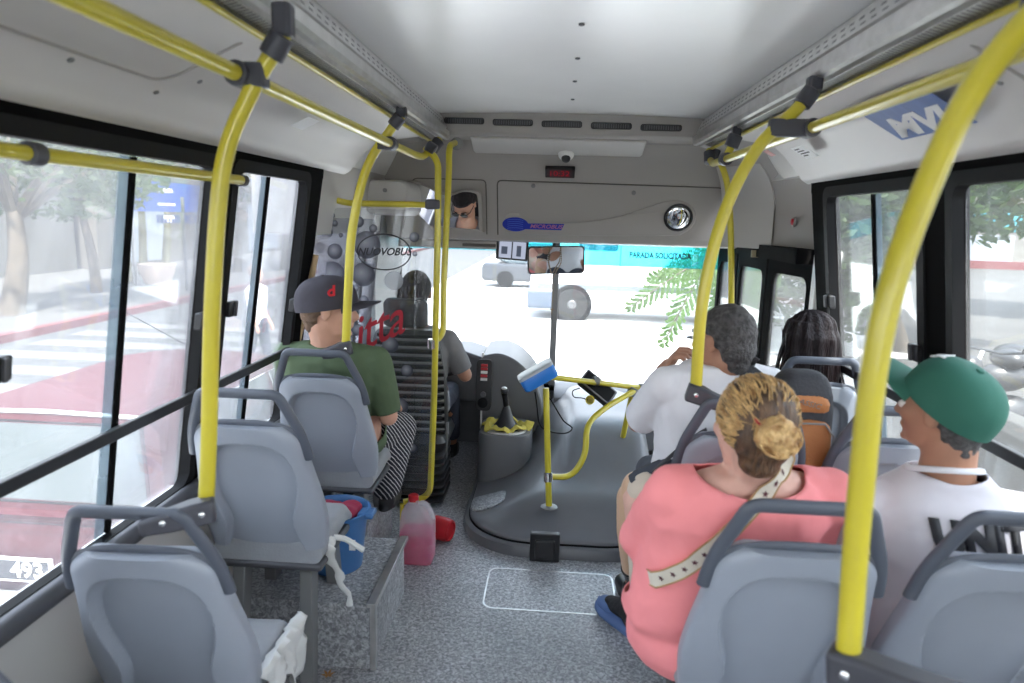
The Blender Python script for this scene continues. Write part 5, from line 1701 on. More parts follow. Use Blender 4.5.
# smooth
for _ in range(3):
    pts = [pts[0]] + [(pts[i - 1] + pts[i] * 2 + pts[i + 1]) / 4 for i in range(1, len(pts) - 1)] + [pts[-1]]
pts = [pts[0] + V((.02, .06, .05)), pts[0] + V((.012, .02, .02))] + pts + [pts[-1] + (pts[-1] - pts[-3]) * .5 + V((0, .02, 0))]
nn_ = [V((0, -.8, .5)).normalized()] * 2 + [n__ for _, n__ in cn] + [V((-.8, -.5, 0)).normalized()]
def ribbon(hw, off, th):
    rings = []
    for i, p in enumerate(pts):
        t = (pts[min(i + 1, len(pts) - 1)] - pts[max(i - 1, 0)]).normalized()
        n__ = (nn_[max(0, i - 1)] + nn_[i] + nn_[min(len(nn_) - 1, i + 1)]).normalized()
        n__ = (n__ - t * n__.dot(t)).normalized()
        s_ = t.cross(n__)
        rings.append([p + s_ * hw + n__ * off, p + s_ * hw + n__ * (off + th), p - s_ * hw + n__ * (off + th), p - s_ * hw + n__ * off])
    return MB().loft(rings), rings
rb, rg = ribbon(.0195, 0, .003)
stp = thingw('bag_strap', 'cream bag strap with dark stars running across the pink top', 'strap', pts[len(pts) // 2])
obj('band', rb, mat('cream_strap', (.66, .60, .50), .85, bump=.2, bscale=200), stp)
for sgn in (-1, 1):
    e_ = MB().tube([(r_[1] if sgn > 0 else r_[2]) for r_ in rg], .0022, 6)
    obj('stitched_edge', e_, mat('tan_edge%d' % sgn, (.42, .25, .10), .8), stp)
k = 0
acc = 0
for i in range(2, len(pts) - 1):
    acc += (pts[i] - pts[i - 1]).length
    if acc > .034:
        acc = 0
        r_ = rg[i]; c_ = (r_[1] + r_[2]) / 2
        t = (pts[min(i + 1, len(pts) - 1)] - pts[i - 1]).normalized(); s_ = (r_[1] - r_[2]).normalized(); n__ = s_.cross(t).normalized()
        if n__.dot(nn_[i]) < 0: n__ = -n__
        star = []
        for q in range(10):
            rr_ = .0085 if q % 2 == 0 else .0038
            star.append(c_ + (s_ * math.sin(q * PI / 5) + t * math.cos(q * PI / 5)) * rr_ + n__ * .001)
        obj('star', MB().loft([star, [p + n__ * .0012 for p in star]]), mat('star_brown', (.10, .03, .04), .7) if k == 0 else bpy.data.materials['star_brown'], stp, smooth=False)
        k += 1
# prosthetic leg
kn = V((0.324, 2.360, 0.743)); an = V((0.367, 2.645, 0.160)); 
cb = V((kn.x * .6 + an.x * .4, kn.y + (an.y - kn.y) * .55, .36))
cb = V((0.334, 2.460, 0.401))
M['tan_shell'] = mat('tan_leg_shell', (.62, .40, .26), .45, bump=.1, bscale=40)
mb = MB().cap(kn + V((.0, -.03, .03)), .060, kn + V((-.008, .01, -.05)), .060).chain([kn + V((-.01, .01, -.03)), kn.lerp(cb, .5) + V((-.004, -.012, 0)), cb], [.062, .062, .038])
pleg = blob('prosthetic_leg', mb, 'tan_shell', P, .007, 4)
obj('knee_sleeve', blob('knee_sleeve', MB().cap(kn + V((.03, -.11, .045)), .073, kn + V((.012, -.01, .018)), .062), mat('pale_sleeve', (.62, .52, .42), .8), None, .008, 3).data and MB().tube([kn + V((.02, -.065, .05)), kn + V((.0, .035, .02)), kn + V((-.03, .05, -.035))], [.010, .010, .007], 8), 'metal_g', pleg)
ks = [o_ for o_ in bpy.data.objects if o_.name.startswith('knee_sleeve') and o_.parent is None]
for o_ in ks: o_.parent = pleg
dd = (an - cb).normalized()
obj('socket_ring', MB().tube([cb - dd * -.02, cb + dd * .035, cb + dd * .05], [.040, .036, .028], 20), 'black', pleg)
obj('connector', MB().tube([cb + dd * .05, cb + dd * .065, cb + dd * .07, cb + dd * .10, cb + dd * .105, cb + dd * .12], [.020, .020, .026, .026, .019, .019], 16), 'black', pleg)
obj('pylon', MB().tube([cb + dd * .11, an + V((0, 0, .02))], .013, 14), 'chrome', pleg)
M['shoe_blue'] = mat('shoe_blue', (.10, .17, .36), .6, var=.2); M['sock'] = mat('black_sock', (.02, .02, .022), .8, bump=.3, bscale=60)
fd = (V((0.294, 2.637, 0.050)) - V((0.379, 2.575, 0.050))).normalized(); fd = V((-.55, .83, 0)).normalized()
ft = V((an.x - .004, an.y - .005, 0))
mb = MB().cap(an + V((0, 0, .045)), .032, ft + V((0, 0, .11)), .042).cap(ft + V((0, 0, .105)), .044, ft + fd * .12 + V((0, 0, .075)), .034).cap(ft + V((0, 0, .10)), .044, ft - fd * .03 + V((0, 0, .075)), .042)
blob('shoe_upper', mb, 'sock', pleg, .006, 3)
mb = MB()
sole = [(-.095, .022), (-.085, .040), (-.06, .048), (.0, .048), (.07, .054), (.13, .056), (.175, .046), (.195, .030), (.205, .012)]
sd_ = V((fd.y, -fd.x, 0))
mb.loft([[ft + fd * a_ + sd_ * (w_ * math.cos(t)) + V((0, 0, .032 + .030 * math.sin(t) * (1 if math.sin(t) < 0 else .9) + (.006 if a_ > .17 else 0))) for t in [2 * PI * q / 16 for q in range(16)]] for a_, w_ in sole])
obj('shoe_sole', mb, 'shoe_blue', pleg)
mb = MB().cap(ft + fd * .11 + V((0, 0, .062)), .043, ft + fd * .155 + V((0, 0, .052)), .040).cap(ft - fd * .05 + V((0, 0, .06)), .042, ft - fd * .058 + V((0, 0, .085)), .032)
blob('shoe_toe', mb, 'shoe_blue', pleg, .006, 3)
hand(P, (.34, 2.06, .74), (.3, 1, -.2), (0, 0, -1), .5, 'skin_p', 1)
hand(P, (.62, 2.02, .74), (-.3, 1, -.2), (0, 0, -1), .5, 'skin_p', -1)

# ---- man in the green cap -----------------------------------------------------
SECS_OVERRIDE = [(.0, .150, .120), (.04, .170, .135), (.12, .165, .145), (.22, .158, .135), (.32, .168, .128), (.38, .180, .115), (.43, .170, .105), (.47, .135, .09), (.50, .10, .072), (.535, .065, .058)]
P, body, shirt, H, L = person('person', 'man in green baseball cap and white T-shirt by the right window', (.985, 1.71, .60), R(-2), -.07, -.02, .205, 1.06, (.935, 1.64, 1.282), R(36), R(2), R(0),
    {'L': ((.76, 1.80, .78), (.82, 2.04, .72)), 'R': ((1.17, 1.78, .80), (1.10, 2.02, .74))},
    {'L': ((.86, 2.15, .64), (.86, 2.20, .10)), 'R': ((1.08, 2.15, .64), (1.08, 2.20, .10))}, 'skin_t', 'white_cloth_pk', 'brown_pants', hscale=.91, sleeve=.85, belly=.02, neck_r=.056, h=1.0, shz=.415)
cap_hat(P, H, 'cap_green', 'cap_green', (((('N'), .008), ('Y', -.008)), .050, 'paper', R(0), .0, .72), tilt=R(28), size=1.02)
short_hair(P, H @ Matrix.Scale(.92, 4) @ Matrix.Translation((0, .012, -.012)), 'hair_grey', grow=-.004)
hand(P, (.82, 2.04, .72), (.1, 1, -.2), (0, 0, -1), .5, 'skin_t', 1)
hand(P, (1.10, 2.02, .74), (-.1, 1, -.2), (0, 0, -1), .5, 'skin_t', -1)
obj('shirt_neckband', MB().tube([V((.955, 1.64, 1.135)) + V((.078 * math.cos(t), .072 * math.sin(t), -.022 * math.sin(t) - .0)) for t in [2 * PI * i / 40 for i in range(41)]], .0075, 8), 'white_cloth', P)
bts = bvh_of(shirt)
# black slanted lettering across the back, laid on the cloth
tx0 = text('shirt_lettering', 'UNITED', .10, 'ink', Matrix.Identity(4), None, extrude=0, shear=-.30, bold=.007, space=1.0, sx=.92)
ctr = V((1.068, 1.520, 1.005))
for v in tx0.data.vertices:
    tgt = V((ctr.x + v.co.x, 1.55, ctr.z + v.co.y))
    o_ = V((tgt.x, 1.0, tgt.z))
    h_ = bts.ray_cast(o_, V((0, 1, 0)))
    v.co = h_[0] + V((0, -.0045 - .0, 0)) if h_[0] is not None else tgt
tx0.parent = P
so = tx0.modifiers.new('t', 'SOLIDIFY'); so.thickness = .002; so.offset = 0

SECS_OVERRIDE = None
# ---- man with backpack -----------------------------------------------------------
P, body, shirt, H, L = person('person', 'man in white T-shirt with dark greying hair, hand at his chin', (.575, 2.42, .65), R(14), -.05, .0, .205, 1.08, (.575, 2.345, 1.315), R(42), R(-4), R(0),
    {'L': ((.335, 2.52, .96), (.420, 2.55, 1.16)), 'R': ((.80, 2.46, .84), (.72, 2.72, .76))},
    {'L': ((.44, 2.80, .66), (.40, 2.86, .10)), 'R': ((.66, 2.85, .66), (.66, 2.90, .10))}, 'skin_t', 'white_cloth', 'denim', sleeve=.92, belly=.02, neck_r=.060, h=1.09)
short_hair(P, H, 'hair_grey', grow=.003)
hand(P, (.424, 2.545, 1.165), (.38, -.50, .78), (.8, -.2, -.5), .8, 'skin_t', 1)
hand(P, (.72, 2.72, .76), (-.1, 1, -.2), (0, 0, -1), .5, 'skin_t', -1)
obj('glasses', MB().tube([H @ V((-.082, -.005, .006)), H @ V((-.076, .07, .006)), H @ V((-.05, .105, .004)), H @ V((.05, .105, .004)), H @ V((.076, .07, .006)), H @ V((.082, -.005, .006))], .0028, 6), 'black', P)
bt2 = bvh_of(shirt)
bp = thingw('backpack', 'black and orange-brown backpack hanging at the back of the man in white', 'backpack', (.79, 2.20, .75))
M['bag_blk'] = mat('backpack_black', (.025, .025, .03), .7, bump=.2, bscale=90); M['bag_or'] = mat('backpack_tan', (.42, .16, .05), .7, bump=.2, bscale=90)
bc = V((0.802, 2.200, 1.084))
mb = MB()
for z, hw, hd_ in ((-.17, .085, .055), (-.12, .10, .075), (0, .105, .085), (.10, .10, .075), (.16, .08, .055), (.185, .04, .03)):
    pass
secs = [(-.20, .080, .045), (-.18, .10, .068), (-.02, .105, .078), (.10, .10, .07), (.155, .075, .05), (.17, .04, .025)]
obj('main_pouch', MB().loft([[bc + V((u, v, z)) for u, v in rrect(a_, b_, min(a_, b_) * .8, 5)] for z, a_, b_ in secs]), 'bag_blk', bp, sub=1)
obj('front_pocket', MB().loft([[bc + V((.01 + u, -.075 + v, z - .045)) for u, v in rrect(a_, b_, b_ * .8, 5)] for z, a_, b_ in ((-.12, .06, .012), (-.10, .072, .024), (.04, .072, .026), (.07, .055, .014))]), 'bag_or', bp, sub=1)
obj('side_panel', MB().loft([[bc + V((-.010 + u, -.040 + v, z + .075)) for u, v in rrect(a_, b_, b_ * .7, 5)] for z, a_, b_ in ((-.05, .085, .03), (.0, .09, .042), (.03, .07, .03))]), 'bag_or', bp, sub=1)
obj('zip', MB().tube([bc + V((-.062, -.098, -.10)), bc + V((-.062, -.102, -.02)), bc + V((-.03, -.100, .018)), bc + V((.05, -.100, .018)), bc + V((.08, -.098, -.02)), bc + V((.08, -.096, -.10))], .0035, 6), 'metal_g', bp)
text('lettering', 'CLASSIC', .028, 'metal_g', frame(None, (1, 0, -.25), (.1, -.4, 1), bc + V((-.012, -.084, .080))), bp)
def strap_on(px, hw, nm, y=2.3):
    cn_ = []
    for p in spline(px, 6):
        h_ = ray_surface((0, 0, 1.7), p, (bt2,))
        cn_.append(h_[0] + h_[1] * .008 if h_ else V(p))
    for _ in range(2):
        cn_ = [cn_[0]] + [(cn_[i - 1] + cn_[i] * 2 + cn_[i + 1]) / 4 for i in range(1, len(cn_) - 1)] + [cn_[-1]]
    rings = []
    for i, p in enumerate(cn_):
        t = (cn_[min(i + 1, len(cn_) - 1)] - cn_[max(i - 1, 0)]).normalized()
        n__ = V((0, -1, .45)).normalized(); n__ = (n__ - t * n__.dot(t)).normalized(); s_ = t.cross(n__)
        rings.append([p + s_ * hw, p + s_ * hw * .8 + n__ * .009, p - s_ * hw * .8 + n__ * .009, p - s_ * hw])
    return obj(nm, MB().loft(rings), 'bag_blk', bp)
strap_on([(0.512, 2.300, 1.244), (0.572, 2.300, 1.239), (0.634, 2.280, 1.226), (0.704, 2.280, 1.181), (0.752, 2.260, 1.160)], .030, 'shoulder_strap')
strap_on([(0.640, 2.280, 1.164), (0.647, 2.280, 1.226), (0.678, 2.300, 1.271)], .020, 'shoulder_strap')
obj('top_flap', MB().tube(spline([(0.680, 2.270, 1.196), (0.728, 2.250, 1.176), (0.765, 2.250, 1.136), (0.804, 2.260, 1.094)], 5), [.028] * 4 + [.036] * 6 + [.03] * 6, 10, flat=(1, .6)), 'bag_blk', bp)
# dark shoulder bag on his left hip
hb_ = thingw('shoulder_bag', 'dark shoulder bag at the left hip of the man in white', 'bag', (.38, 2.35, .72))
bq = V((0.386, 2.300, 0.816))
rt_ = Matrix.Rotation(R(-28), 4, 'Y')
obj('pouch', MB().loft([[bq + (rt_ @ V((u, v, z))) for u, v in rrect(.085 * a_, .05 * a_, .03 * a_)] for z, a_ in ((-.065, .85), (-.05, 1), (.03, 1), (.05, .9))]), 'bag_blk', hb_)
obj('strap', MB().tube(spline([bq + V((-.04, -.045, .03)), (0.419, 2.250, 0.927), (0.469, 2.220, 0.993), (0.514, 2.200, 1.036)], 6), .010, 8, flat=(1.5, .5)), 'bag_blk', hb_)
obj('flap', MB().loft([[bq + (rt_ @ V((u, v - .02, z))) for u, v in rrect(.088, .036, .02)] for z in (.01, .056)]), 'denim', hb_)

# ---- dark-haired woman -------------------------------------------------------------
P, body, shirt, H, L = person('person', 'woman with long dark hair and white top at the far right window', (1.075, 3.08, .585), R(4), -.04, .0, .165, .92, (1.095, 3.00, 1.23), R(38), R(-4), R(0),
    {'L': ((.90, 3.14, .82), (.96, 3.34, .74)), 'R': ((1.22, 3.10, .82), (1.15, 3.34, .74))},
    {'L': ((1.0, 3.48, .62), (1.0, 3.52, .10)), 'R': ((1.16, 3.48, .62), (1.16, 3.52, .10))}, 'skin', 'white_cloth', 'denim', hscale=.95, sleeve=.8, fem=True, neck_r=.046, h=.95)
mb = MB(); r3 = H.to_3x3()
mb.ell(H @ V((0, -.022, .026)), (.090, .108, .100), r3, 24, 14)
rings = []
for z, rx_, ry_, oy in ((.08, .088, .085, -.02), (.02, .112, .100, -.035), (-.06, .122, .085, -.050), (-.14, .130, .070, -.062), (-.21, .130, .056, -.070), (-.27, .105, .040, -.075), (-.31, .06, .02, -.078)):
    c_ = H.translation + Matrix.Rotation(R(12), 3, 'Z') @ V((0, oy, z))
    rings.append(tsec(c_, rx_, ry_, R(12)))
mb.loft(rings)
inv = H.inverted()
def fn(co):
    a_ = math.atan2(co.y - H.translation.y, co.x - H.translation.x)
    return co + V((math.cos(a_), math.sin(a_), 0)) * (.005 * math.sin(a_ * 16 + 2 * noise.noise(co * 9)) + .008 * noise.noise(co * 14))
hl = blob('hair', mb, 'hair_black', P, .006, 2, cuts=[(tuple(H @ V((0, .095, -.05))), (.075, .10, .11))], fn=fn)
st_ = MB()
rnd = random.Random(8)
for i in range(60):
    a_ = R(rnd.uniform(170, 385))
    c_ = H.translation
    p0 = c_ + V((.085 * math.cos(a_), -.02 + .085 * math.sin(a_), .05 * rnd.random()))
    L_ = rnd.uniform(.27, .37)
    pts = [p0, c_ + V((.128 * math.cos(a_), -.05 + .085 * math.sin(a_), -.10)), c_ + V((.138 * math.cos(a_) + rnd.uniform(-.02, .03), -.06 + .07 * math.sin(a_), -L_ * .75)), c_ + V((.13 * math.cos(a_) + rnd.uniform(-.04, .04), -.065 + .06 * math.sin(a_), -L_))]
    st_.tube(spline(pts, 5), [.006 * (1 - .9 * j / 15) for j in range(16)], 5)
obj('hair_strand', st_, 'hair_black', hl)

# ---- man in the dark cap -----------------------------------------------------------------
P, body, shirt, H, L = person('person', 'man in dark cap with red logo, green T-shirt and striped trousers', (-.985, 3.05, .60), R(-6), -.11, .0, .225, 1.10, (-.975, 2.89, 1.292), R(-76), R(-4), R(0),
    {'L': ((-1.17, 3.02, .82), (-1.06, 3.22, .74)), 'R': ((-.735, 2.96, .80), (-.80, 3.20, .78))},
    {'L': ((-1.05, 3.32, .66), (-1.03, 3.34, .34)), 'R': ((-.755, 3.30, .64), (-.80, 3.18, .34))}, 'skin', 'green_cloth', None, hscale=1.06, sleeve=.92, belly=.04, neck_r=.064, h=1.0)
sm_ = bpy.data.materials.new('striped_cloth'); sm_.use_nodes = True
n_ = sm_.node_tree.nodes; l_ = sm_.node_tree.links
tcn = n_.new('ShaderNodeTexCoord'); wv_ = n_.new('ShaderNodeTexWave'); wv_.wave_type = 'BANDS'; wv_.bands_direction = 'DIAGONAL'
wv_.inputs['Scale'].default_value = 22; wv_.inputs['Distortion'].default_value = 1.2; wv_.inputs['Detail'].default_value = 1; wv_.inputs['Detail Scale'].default_value = 2
cr_ = n_.new('ShaderNodeValToRGB'); cr_.color_ramp.interpolation = 'CONSTANT'
cr_.color_ramp.elements[0].color = (.02, .02, .03, 1); cr_.color_ramp.elements[1].color = (.55, .55, .58, 1); cr_.color_ramp.elements[1].position = .86
l_.new(tcn.outputs['Object'], wv_.inputs[0]); l_.new(wv_.outputs[0], cr_.inputs[0]); l_.new(cr_.outputs[0], n_['Principled BSDF'].inputs['Base Color'])
n_['Principled BSDF'].inputs['Roughness'].default_value = .9
mb = MB()
mb.ell((-.985, 3.07, .66), (.20, .17, .10))
for hip, kn_, an_ in ((L((-.09, .06, .06)), (-1.05, 3.32, .66), (-1.03, 3.34, .40)), (L((.09, .06, .06)), (-.755, 3.30, .64), (-.80, 3.18, .38))):
    mb.chain([hip, V(kn_), V(an_)], [.105, .082, .078])
blob('trousers', mb, sm_, P, .010, 5)
cap_hat(P, H, 'cap_grey', 'cap_grey', ((('d', 0),), .070, 'red', R(-74), .25, .5), tilt=R(12), size=1.24)
short_hair(P, H, 'hair_brown', grow=.006)
hand(P, (-.80, 3.20, .78), (-.2, 1, -.1), (0, 0, -1), .6, 'skin', -1)
hand(P, (-1.06, 3.22, .74), (.2, 1, -.1), (0, 0, -1), .6, 'skin', 1)

# ---- driver -------------------------------------------------------------------------------
P, body, shirt, H, L = person('person', 'bus driver in grey T-shirt and sunglasses seen from behind', (-.815, 3.99, .50), 0, -.02, .0, .20, 1.06, (-.805, 3.93, 1.265), R(0), R(-3), R(0),
    {'L': ((-1.08, 4.06, .78), (-.98, 4.26, .80)), 'R': ((-.525, 4.02, .76), (-.635, 4.24, .82))},
    {'L': ((-.95, 4.42, .55), (-.95, 4.55, .14)), 'R': ((-.68, 4.42, .55), (-.68, 4.55, .14))}, 'skin_t', 'grey_cloth', 'denim', sleeve=.85, belly=.02, h=1.05)
short_hair(P, H, 'hair_black', grow=.006)
for sx in (-1, 1):
    obj('sunglass_lens', MB().ell(H @ V((sx * .033, .100, .0)), (.029, .010, .020), H.to_3x3()), 'black', P)
obj('sunglass_frame', MB().tube([H @ V((-.083, -.005, .006)), H @ V((-.070, .07, .006)), H @ V((-.05, .100, .008)), H @ V((.05, .100, .008)), H @ V((.070, .07, .006)), H @ V((.083, -.005, .006))], .003, 6), 'black', P)
hand(P, (-.635, 4.24, .82), (0, .8, .3), (0, .3, -1), .9, 'skin_t', -1)
hand(P, (-.98, 4.26, .80), (0, .8, .3), (0, .3, -1), .9, 'skin_t', 1)

# ---- pedestrian outside ----------------------------------------------------------------------
px_ = V((-3.912, 8.757, -0.750)); px_ = V((-4.3, 0, ZG)); px_.y = V((-4.300, 9.570, -0.001)).y
b_ = px_
P = thingw('person', 'pedestrian in white T-shirt on the street outside the farther left window', 'person', b_)
H = Matrix.Translation(b_ + V((0, 0, 1.58))) @ Matrix.Rotation(R(-100), 4, 'Z')
mb = MB(); head_forms(mb, H)
mb.cap(b_ + V((0, 0, 1.36)), .055, b_ + V((0, 0, 1.50)), .05)
f_ = V((.98, -.17, 0)); s_ = V((.17, .98, 0))
for sg_ in (-1, 1):
    sh = b_ + s_ * .18 * sg_ + V((0, 0, 1.33))
    mb.chain([sh, sh + V((0, 0, -.28)) + f_ * -.03 * sg_, sh + V((0, 0, -.50)) + f_ * .10], [.045, .036, .026])
    mb.ell(sh + V((0, 0, -.56)) + f_ * .12, (.03, .03, .05))
    hp_ = b_ + s_ * .09 * sg_ + V((0, 0, .85))
    mb.chain([hp_, hp_ + V((0, 0, -.42)) + f_ * .08 * sg_, hp_ + V((0, 0, -.80)) + f_ * .12 * sg_], [.075, .05, .035])
blob('body', mb, 'skin', P, .015, 3)
mb = MB().loft([tsec(b_ + V((0, 0, z)), a_, c_, R(80)) for z, a_, c_ in ((.85, .16, .11), (1.05, .15, .11), (1.25, .19, .12), (1.36, .19, .10), (1.42, .10, .07))])
for sg_ in (-1, 1):
    sh = b_ + s_ * .18 * sg_ + V((0, 0, 1.33)); mb.cap(sh, .058, sh + V((0, 0, -.18)) + f_ * -.02 * sg_, .056)
blob('shirt', mb, 'white_cloth', P, .015, 3)
mb = MB().ell(b_ + V((0, 0, .88)), (.15, .13, .10))
for sg_ in (-1, 1):
    hp_ = b_ + s_ * .09 * sg_ + V((0, 0, .85)); mb.chain([hp_, hp_ + V((0, 0, -.42)) + f_ * .08 * sg_, hp_ + V((0, 0, -.74)) + f_ * .12 * sg_], [.09, .066, .055])
blob('trousers', mb, 'denim', P, .015, 3)
blob('hair', MB().ell(H @ V((0, -.03, .03)), (.085, .098, .095), H.to_3x3()), 'hair_brown', P, .012, 2)
for sg_ in (-1, 1):
    hp_ = b_ + s_ * .09 * sg_ + f_ * .12 * sg_
    obj('shoe', MB().cap(hp_ + V((0, 0, .045)), .045, hp_ + f_ * .14 + V((0, 0, .035)), .035), 'black', P)

# ================================================================== OUTSIDE

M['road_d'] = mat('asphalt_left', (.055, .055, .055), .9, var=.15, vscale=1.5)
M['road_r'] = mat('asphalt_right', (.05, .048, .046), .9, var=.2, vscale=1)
M['road'] = mat('sunlit_asphalt', (.60, .595, .58), .9, var=.12, vscale=1.5)  # paled well beyond asphalt so it bounces light up to the bus ceiling
M['walk'] = mat('pavement', (.085, .081, .077), .9, var=.1, vscale=1)
M['kerb'] = mat('red_kerb', (.10, .020, .022), .8)
M['white_line'] = mat('road_paint', (.12, .12, .12), .8)
M['beige'] = mat('beige_render', (.10, .088, .073), .9, var=.15, vscale=.6)
M['pale'] = mat('pale_render', (.12, .114, .105), .9, var=.08, vscale=.6)
M['conc'] = mat('concrete', (.055, .053, .049), .9, var=.2, vscale=3, bump=.2)
M['bark'] = mat('bark', (.10, .08, .06), .95, var=.3, bump=.5, bscale=12)
M['palm'] = mat('olive_trunk', (.12, .11, .05), .95, var=.3, bump=.4, bscale=8)
def leaf_mat(name, c, c2):
    m = mat(name, c, .6, col2=c2, vscale=1.2)
    n = m.node_tree.nodes; l = m.node_tree.links
    b = n['Principled BSDF']
    t = n.new('ShaderNodeBsdfTranslucent'); t.inputs[0].default_value = (*[min(1, x * 1.5) for x in c], 1)
    x = n.new('ShaderNodeMixShader'); x.inputs[0].default_value = .45
    l.new(b.outputs[0], x.inputs[1]); l.new(t.outputs[0], x.inputs[2])
    l.new(x.outputs[0], n['Material Output'].inputs[0])
    return m
M['leaf'] = leaf_mat('street_leaf', (.040, .085, .010), (.016, .040, .006))
M['leaf_l'] = leaf_mat('pale_leaf', (.060, .085, .030), (.028, .050, .017))
M['frond'] = leaf_mat('frond_leaf', (.075, .14, .035), (.04, .085, .02))
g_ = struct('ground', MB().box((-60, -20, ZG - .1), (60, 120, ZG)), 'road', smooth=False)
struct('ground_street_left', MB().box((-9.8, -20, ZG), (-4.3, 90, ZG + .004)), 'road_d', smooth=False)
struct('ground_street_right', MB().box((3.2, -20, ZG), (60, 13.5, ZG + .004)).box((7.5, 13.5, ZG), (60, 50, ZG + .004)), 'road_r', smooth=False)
struct('ground_pavement_left', MB().box((-30, -20, ZG), (-9.95, 90, ZG + .14)), 'walk', smooth=False)
struct('ground_kerb_left', MB().box((-9.95, -20, ZG), (-9.75, 90, ZG + .15)), 'kerb', smooth=False)
struct('ground_pavement_right', MB().box((4.6, 50.3, ZG), (60, 56, ZG + .14)), 'walk', smooth=False)
struct('ground_kerb_right', MB().box((4.5, 49.8, ZG), (60, 50.3, ZG + .55)), 'kerb', smooth=False)
mb = None
zs = None
for i in range(6):
    o = obj('crosswalk_stripe', MB().box((-9.3, 8.2 + i * 1.05, ZG), (-5.2, 8.7 + i * 1.05, ZG + .010)), 'white_line', smooth=False)
    tag(o, ['white crosswalk stripe nearest the red car', 'second white crosswalk stripe beyond the red car', 'third white crosswalk stripe beyond the red car', 'fourth white crosswalk stripe beyond the red car', 'fifth white crosswalk stripe beyond the red car', 'white crosswalk stripe farthest from the red car'][i], 'road marking', 'crosswalk stripes', 'structure')
def building(name, lb, x0, y0, x1, y1, h, m, wins, facing, roof='pale'):
    t = thingw(name, lb, 'building', ((x0 + x1) / 2, (y0 + y1) / 2, ZG))
    obj('wall', MB().box((x0, y0, ZG), (x1, y1, ZG + h)), m, t, smooth=False)
    obj('cornice', MB().box((x0 - .1, y0 - .1, ZG + h), (x1 + .1, y1 + .1, ZG + h + .25)), roof, t, smooth=False)
    for a, b, z0, z1, mm in wins:
        if facing == 'x': o = MB().box((x1 - .05, a, ZG + z0), (x1 + .06, b, ZG + z1))
        else: o = MB().box((a, y0 - .06, ZG + z0), (b, y0 + .05, ZG + z1))
        obj('window' if mm != 'door' else 'doorway', o, mm if mm != 'door' else 'metal_g', t, smooth=False)
    return t
wg = mat('far_window', (.20, .22, .25), .25)
building('building', 'beige building across the street with blue banner, seen through the nearest left window', -24, -4, -17.5, 24, 6, 'pale', [(2, 5, .3, 2.6, wg), (7.5, 10.5, .3, 2.6, wg), (13.5, 15, 1, 2.6, wg), (18, 20, .3, 2.6, wg)], 'x')
building('building', 'brown building across the street farther along on the left', -26, 24.5, -17, 50, 7, 'beige', [(26, 29, .3, 2.8, wg), (31.5, 34, .3, 2.8, wg), (37, 41, .3, 2.8, wg)], 'x')
building('building', 'pale shop across the crossing behind the white bus', -14, 60, 12, 68, 7, 'pale', [(-10, -6, .4, 3, wg), (-3, 2, .4, 3, wg)], 'y')
building('building', 'pale shopfront with turquoise fascia seen through the right windows', 13, 57, 60, 66, 6.5, 'pale', [(16, 58, 2.6, 4.1, mat('turquoise_fascia', (.02, .18, .22), .5)), (18, 24, .3, 2.3, wg), (28, 36, .3, 2.3, wg), (41, 47, .3, 2.3, wg)], 'y')

def crown_mb(c, r, n, s, seed=1):
    rnd = random.Random(seed)
    mb = MB(); bmx = mb.bm
    c = V(c)
    for i in range(n):
        while True:
            p = V((rnd.uniform(-1, 1), rnd.uniform(-1, 1), rnd.uniform(-1, 1)))
            if .25 < p.length < 1 and noise.noise(p * 2.3 + V((seed * 3.1, 0, 0))) > -.18: break
        q = c + V((p.x * r[0], p.y * r[1], p.z * r[2]))
        a = V((rnd.gauss(0, 1), rnd.gauss(0, 1), rnd.gauss(0, .6))).normalized()
        b = a.cross(V((rnd.gauss(0, 1), rnd.gauss(0, 1), rnd.gauss(0, 1)))).normalized()
        k = s * rnd.uniform(.6, 1.3)
        vs = [bmx.verts.new(q + a * u * k + b * w_ * k) for u, w_ in ((-1, 0), (0, .45), (1, 0), (0, -.45))]
        bmx.faces.new(vs)
    return mb
def rawobj(name, mb, m, parent):
    me = bpy.data.meshes.new(name); mb.bm.to_mesh(me); mb.bm.free(); me.materials.append(M[m])
    return link(bpy.data.objects.new(name, me), parent)
def tree(lb, base, top, r0, crown, n, s, m='leaf', trunk='bark', seed=1, name='street_tree'):
    t = thingw(name, lb, 'tree', base, 'street trees')
    b = V(base); tp = V(top)
    mid = b.lerp(tp, .5) + V((r0 * .6, 0, 0))
    obj('trunk', MB().tube(spline([b, mid, tp], 6), [r0 * (1.15 - .5 * i / 12) for i in range(13)], 10), trunk, t)
    rnd = random.Random(seed)
    br = MB()
    c = V(crown[0])
    for i in range(6):
        a = i * 1.05 + rnd.random()
        e = c + V((crown[1][0] * .6 * math.cos(a), crown[1][1] * .6 * math.sin(a), crown[1][2] * rnd.uniform(-.2, .5)))
        br.tube(spline([tp - V((0, 0, .2)), tp.lerp(e, .5) + V((0, 0, .15)), e], 4), [r0 * .5 * (1 - .08 * j) for j in range(9)], 6)
    obj('branch', br, trunk, t)
    rawobj('foliage', crown_mb(crown[0], crown[1], n, s, seed), m, t)
    return t
b0 = (-11.500, 13.597, -0.293)
tree('pale-leaved tree with thick trunk at the left edge of view', (b0[0], b0[1], ZG), (b0[0], b0[1] + .4, 1.6), .22, ((b0[0] + .2, b0[1] + 1.4, 3.0), (2.2, 3.4, 1.7)), 3200, .13, 'leaf_l', seed=2)
b0 = (-12.500, 17.845, -0.544)
tree('tree with slim dark trunk left of the blue banner', (b0[0], b0[1], ZG), (b0[0] - .3, b0[1], 1.7), .13, ((b0[0], b0[1] + .5, 3.1), (1.6, 2.4, 1.4)), 2200, .12, 'leaf_l', seed=3)
